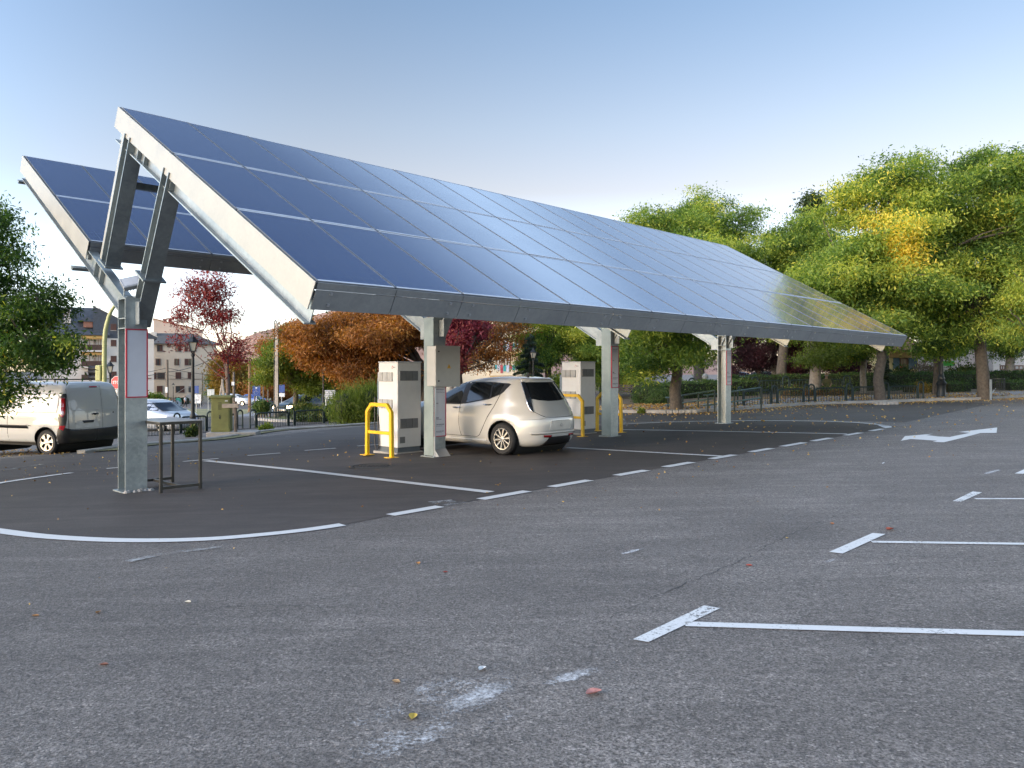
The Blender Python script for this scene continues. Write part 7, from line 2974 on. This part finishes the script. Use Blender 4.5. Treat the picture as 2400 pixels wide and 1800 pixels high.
sheet('verge', [strip([Vector(p) + Vector((0, .55)) for p in kp2], .9)[i] for i in range(len(kp2) - 1)], M_GRASS, .03, 'narrow grass verge under the barriers')
sheet('road', [[tuple(onground(u, yy)[:2]) for u, yy in ((-200, 30), (250, 29.5), (460, 30.5), (600, 34), (760, 37), (1000, 40), (1000, 44), (640, 46), (560, 54), (300, 50), (-300, 44))]], M_LANE, .02, 'grey road beyond the left barriers')
sheet('lawn', [[tuple(onground(u, yy)[:2]) for u, yy in ((-300, 52), (300, 52), (520, 60), (575, 66), (590, 90), (420, 105), (200, 100), (-300, 90))]], M_GRASS, .02, 'patchy lawn before the cream block')
sheet('footpath', [[tuple(onground(u, yy)[:2]) for u, yy in ((530, 58), (600, 56), (700, 70), (720, 100), (600, 100), (585, 70))]], M_PAVE, .024, 'pale footpath right of the lawn')
sheet('upper_road', [[tuple(onground(u, yy)[:2]) for u, yy in ((670, 62), (800, 58), (860, 90), (760, 120), (690, 110))]], M_PAVE, .03, 'pale road climbing behind the maple')
BK = [(596, 986), (660, 990.5), (740, 988), (820, 983), (900, 978), (960, 972)]
kp3 = kerb('kerb', 'rounded kerb of the planted bed', BK, .16, .3)
sheet('bed_soil', [[tuple(p) for p in kp3] + [tuple(onground(u, yy)[:2]) for u, yy in ((960, 48), (760, 50), (640, 48), (600, 44))]], mat('bed_grass', (.09, .13, .03), .95, var=.35, scale=2, bump=.5, bscale=12), .12, 'green planted bed behind the barriers')
# the pits of the kerb trees
for u0, u1, v in ((2048, 2104, 949), (1548, 1636, 969.5)):
    a, b = G(u0, v), G(u1, v - 1)
    m = MB()
    for k in range(6):
        p_, q_ = a.lerp(b, k / 6 + .005), a.lerp(b, (k + 1) / 6 - .005)
        m.bar(Vector((p_.x, p_.y, zg(p_.x, p_.y) + .05)), Vector((q_.x, q_.y, zg(q_.x, q_.y) + .05)), .22, .16)
    tag(m.build('kerb_stones', M_KERB, None, bevel=.02), 'pale kerb stones round the foot of the ' + ('yellow branched locust' if u0 == 2048 else 'thick trunk by the handrail'), None, None, 'structure')

# bare hill on the left horizon
def hillz(x, y_):
    u = x / y_ * FOC + 1200
    tb = [(300, 900), (480, 850), (540, 815), (580, 789), (600, 780), (640, 770), (680, 754), (720, 742), (790, 725), (860, 715), (1000, 712), (1250, 740), (1500, 800), (1700, 850)]
    v = lin(tb, u)
    return v


V, F = [], []
ys = [430, 480, 540, 600, 650, 690, 720, 760]
us = list(range(250, 1720, 14))
for j, y_ in enumerate(ys):
    for u in us:
        f_ = min(1, j / 6)
        vt = hillz((u - 1200) / FOC * 720, 720)
        ztop = W(u, vt, 720).z
        zb = -6
        s = f_ * f_ * (3 - 2 * f_) if j < 7 else .8
        z = zb + (ztop - zb) * s + (math.sin(u * .11 + j * 2) + math.sin(u * .037 + j)) * 1.0 * (0 < j < 6)
        V.append(((u - 1200) / FOC * y_, y_, z))
nu = len(us)
for j in range(len(ys) - 1):
    for i in range(nu - 1):
        F.append((j * nu + i, j * nu + i + 1, (j + 1) * nu + i + 1, (j + 1) * nu + i))
m = MB()
m.add(V, F)
o = m.build('hill', mat('dry_hillside', (.31, .17, .12), 1., var=.25, scale=.03, col2=(.42, .25, .18)), None, smooth=True)
tag(o, 'bare pinkish brown hill on the left horizon', None, None, 'structure')
n_ = 900
P = []
while len(P) < n_:
    u, f_ = random.uniform(450, 900), random.random() ** .7
    j = f_ * 5.9
    k = int(j)
    i = (u - 250) / 14
    ii = int(i)
    a, b = V[k * nu + ii], V[(k + 1) * nu + ii]
    P.append(tuple(a[q] + (b[q] - a[q]) * (j - k) for q in range(3)))
P = np.array(P) + RNG.normal(size=(n_, 3)) * np.array([2, 2, .3])
me = leaf_mesh('scrub', P, unit(n_), RNG.uniform(1, 2.8, n_), .8, np.clip(RNG.normal(.35, .2, n_), 0, 1))
me.materials.append(L_DARK)
tag(link('scrub', me), 'scattered scrub on the bare hill', None, None, 'stuff')

# fallen leaves
n_ = 0
P, T = [], []


def litter(n, fn):
    for _ in range(n):
        a, b = fn()
        x, y_ = wld(a, b)
        P.append((x, y_, zab(a, b) + .016 + random.random() * .012))
        T.append(random.random())


def alongkerb():
    p = random.choice(kp)
    a, b = loc(p.x, p.y)
    d = abs(random.gauss(0, 1.4))
    return a + random.gauss(0, 1.0) + d * .55, b + d * .8 + .1


litter(2600, alongkerb)
litter(700, lambda: (random.uniform(14, 50), random.uniform(-4, 7)))
litter(330, lambda: (random.uniform(-4, 20), random.uniform(-6, 6)))
litter(40, lambda: (random.uniform(2, 14), random.uniform(5, 8)))
litter(260, lambda: (random.uniform(-5, 3), random.uniform(-9, -2)))
litter(500, lambda: loc(*onground(random.uniform(-200, 300), random.uniform(19, 23))[:2]))
P = np.array(P)
D = unit(len(P))
D[:, 2] *= .25
D /= np.linalg.norm(D, axis=1, keepdims=True)
me = leaf_mesh('fallen_leaves', P, D, RNG.uniform(.03, .06, len(P)) * np.clip(P[:, 1] / 16, .5, 1.5), .55, np.array(T))
me.materials.append(leafmat('litter_leaves', [(0, (.12, .05, .02)), (.3, (.30, .16, .04)), (.7, (.48, .32, .08)), (1, (.55, .40, .16))], .1))
tag(link('fallen_leaves', me), 'yellow and brown leaves scattered over the asphalt', None, None, 'stuff')
P = []
for _ in range(5200):
    i = random.randrange(len(kp))
    q = kp[i]
    P.append((q.x + random.uniform(-1, 2), q.y + random.uniform(.4, 6), 0))
P = np.array([(x, y_, zg(x, y_) + .135) for x, y_, _ in P])
D = unit(len(P))
D[:, 2] *= .25
me = leaf_mesh('leaf_litter', P, D, RNG.uniform(.06, .13, len(P)), .55, RNG.random(len(P)))
me.materials.append(bpy.data.materials['litter_leaves'])
tag(link('leaf_litter', me), 'leaf litter on the pavement under the trees', None, None, 'stuff')
# single curled leaves lying near the camera
for (u, v), s_, col in zip(((980, 1322), (2086, 1243), (1392, 1628), (968, 1683), (230, 1437), (83, 1445), (243, 1560), (1950, 1228), (1044, 1342), (440, 1413), (1756, 1327), (928, 1600), (1130, 1570), (1845, 1262)), (.06, .10, .09, .06, .05, .05, .05, .05, .04, .05, .05, .05, .06, .04), ((.4, .18, .04), (.35, .08, .04), (.45, .2, .17), (.55, .38, .06), (.3, .14, .04), (.3, .15, .05), (.2, .08, .05), (.4, .16, .05), (.3, .05, .04), (.5, .45, .35), (.3, .06, .04), (.4, .25, .12), (.6, .6, .58), (.45, .3, .1))):
    p = G(u, v)
    m = MB()
    a_ = random.uniform(0, 6.28)
    vs, k = [], 6
    for i in range(k + 1):
        f_ = i / k
        w_ = s_ * .32 * math.sin(math.pi * min(1, f_ * .96 + .02)) ** .8
        z = s_ * (.06 + .35 * (f_ - .5) ** 2)
        vs += [((f_ - .5) * s_, -w_, z + w_ * .7), ((f_ - .5) * s_, 0, z), ((f_ - .5) * s_, w_, z + w_ * .55)]
    m.add(vs, [(3 * i + j, 3 * i + j + 1, 3 * i + 4 + j, 3 * i + 3 + j) for i in range(k) for j in (0, 1)])
    o = m.build('fallen_leaf', mat('leaf_%d' % int(u), col, .7, var=.3, scale=40), None, smooth=True, M=Matrix.Translation(p) @ Matrix.Rotation(a_, 4, 'Z'))
    tag(o, {980: 'orange brown curled leaf on the asphalt below the front dashes', 2086: 'rust red curled leaves by the worn bay line', 1392: 'pinkish shrivelled leaf near the flaked paint', 968: 'bright yellow leaf left of the flaked paint', 230: 'brown leaf low on the left asphalt', 83: 'brown leaf at the left border of the asphalt', 243: 'dark brown leaf alone on the lower left asphalt', 1950: 'small orange leaf above the worn bay bar', 1044: 'small red leaf near the orange curled leaf', 440: 'pale straw leaf below the white arc', 1756: 'small dark red leaf right of the middle asphalt', 928: 'tan leaf above the bright yellow leaf', 1130: 'whitish scrap lying above the flaked paint', 1845: 'tiny tan leaf left of the worn bay bar'}[u], 'leaf', 'single fallen leaves on the asphalt')

# ------------------------------------------------------------------ light and camera
SUN_EL, SUN_AZ = R(SUNEL), math.atan2(-.80, -.60)      # the low sun stands behind the camera, to its left
w = bpy.data.worlds.new('World')
sc.world = w
w.use_nodes = True
n = w.node_tree
bg = n.nodes['Background']
sky = n.nodes.new('ShaderNodeTexSky')
sky.sky_type = 'NISHITA'
sky.sun_disc = False
sky.sun_elevation = SUN_EL
sky.sun_rotation = SUN_AZ
sky.altitude = 1200
sky.air_density = 1.0
sky.dust_density = DUST
sky.ozone_density = 1.5
# the sky opposite the sun is paler and rosier towards the horizon than the model's
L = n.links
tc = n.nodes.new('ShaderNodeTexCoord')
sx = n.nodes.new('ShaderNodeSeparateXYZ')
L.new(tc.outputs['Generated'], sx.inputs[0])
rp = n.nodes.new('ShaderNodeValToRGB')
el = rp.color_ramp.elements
SKYT = [(.078, (1.05, .88, .90)), (.15, (.92, .70, .63)), (.22, (.76, .51, .395)), (.29, (.70, .525, .43)), (.43, (.55, .50, .465)), (.50, (1.75, 1.45, 1.2)), (.59, (.34, .35, .38)), (.78, (.36, .36, .38)), (.93, (7.2, 5.2, 3.5))]  # out-of-view sky shaped: band for panel reflections, added bright zenith lights the ground
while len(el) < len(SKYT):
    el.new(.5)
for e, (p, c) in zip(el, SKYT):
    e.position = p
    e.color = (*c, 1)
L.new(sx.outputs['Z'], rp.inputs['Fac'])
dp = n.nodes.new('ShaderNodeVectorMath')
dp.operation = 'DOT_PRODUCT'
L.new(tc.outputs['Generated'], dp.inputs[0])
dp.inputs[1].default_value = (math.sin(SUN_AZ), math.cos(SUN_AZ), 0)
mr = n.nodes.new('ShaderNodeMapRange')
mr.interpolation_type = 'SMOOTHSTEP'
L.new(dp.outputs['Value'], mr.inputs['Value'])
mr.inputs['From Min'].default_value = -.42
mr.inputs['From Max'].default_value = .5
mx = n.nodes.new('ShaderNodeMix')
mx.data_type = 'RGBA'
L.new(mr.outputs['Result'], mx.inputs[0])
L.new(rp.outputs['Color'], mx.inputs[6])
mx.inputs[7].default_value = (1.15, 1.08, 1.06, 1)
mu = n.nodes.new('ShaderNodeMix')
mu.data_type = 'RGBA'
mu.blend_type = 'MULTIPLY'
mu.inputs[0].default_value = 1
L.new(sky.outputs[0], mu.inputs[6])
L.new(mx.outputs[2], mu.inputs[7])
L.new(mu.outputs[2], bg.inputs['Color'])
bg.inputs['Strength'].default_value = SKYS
sd = Vector((math.sin(SUN_AZ) * math.cos(SUN_EL), math.cos(SUN_AZ) * math.cos(SUN_EL), math.sin(SUN_EL)))
ld = bpy.data.lights.new('sun', 'SUN')
ld.energy = SUNE
ld.angle = R(18)
ld.color = (1, .92, .83)
lo = bpy.data.objects.new('sun', ld)
COL.objects.link(lo)
lo.rotation_euler = (-sd).to_track_quat('-Z', 'Y').to_euler()
lo.location = sd * 60

cd = bpy.data.cameras.new('camera')
cd.sensor_width = 36
cd.lens = FOC / 2400 * 36
cd.shift_y = -(900 - HORIZ) / 2400
cd.clip_end = 6000
cd.clip_start = .05
co = bpy.data.objects.new('camera', cd)
COL.objects.link(co)
co.location = (0, 0, CAMH)
co.rotation_euler = (R(90), 0, 0)
sc.camera = co
sc.view_settings.view_transform = 'Standard'
sc.view_settings.look = 'None'
sc.view_settings.exposure = EXPO
sc.view_settings.gamma = 1
sc.cycles.max_bounces = 6
sc.cycles.transparent_max_bounces = 8
sc.cycles.caustics_reflective = False
sc.cycles.caustics_refractive = False
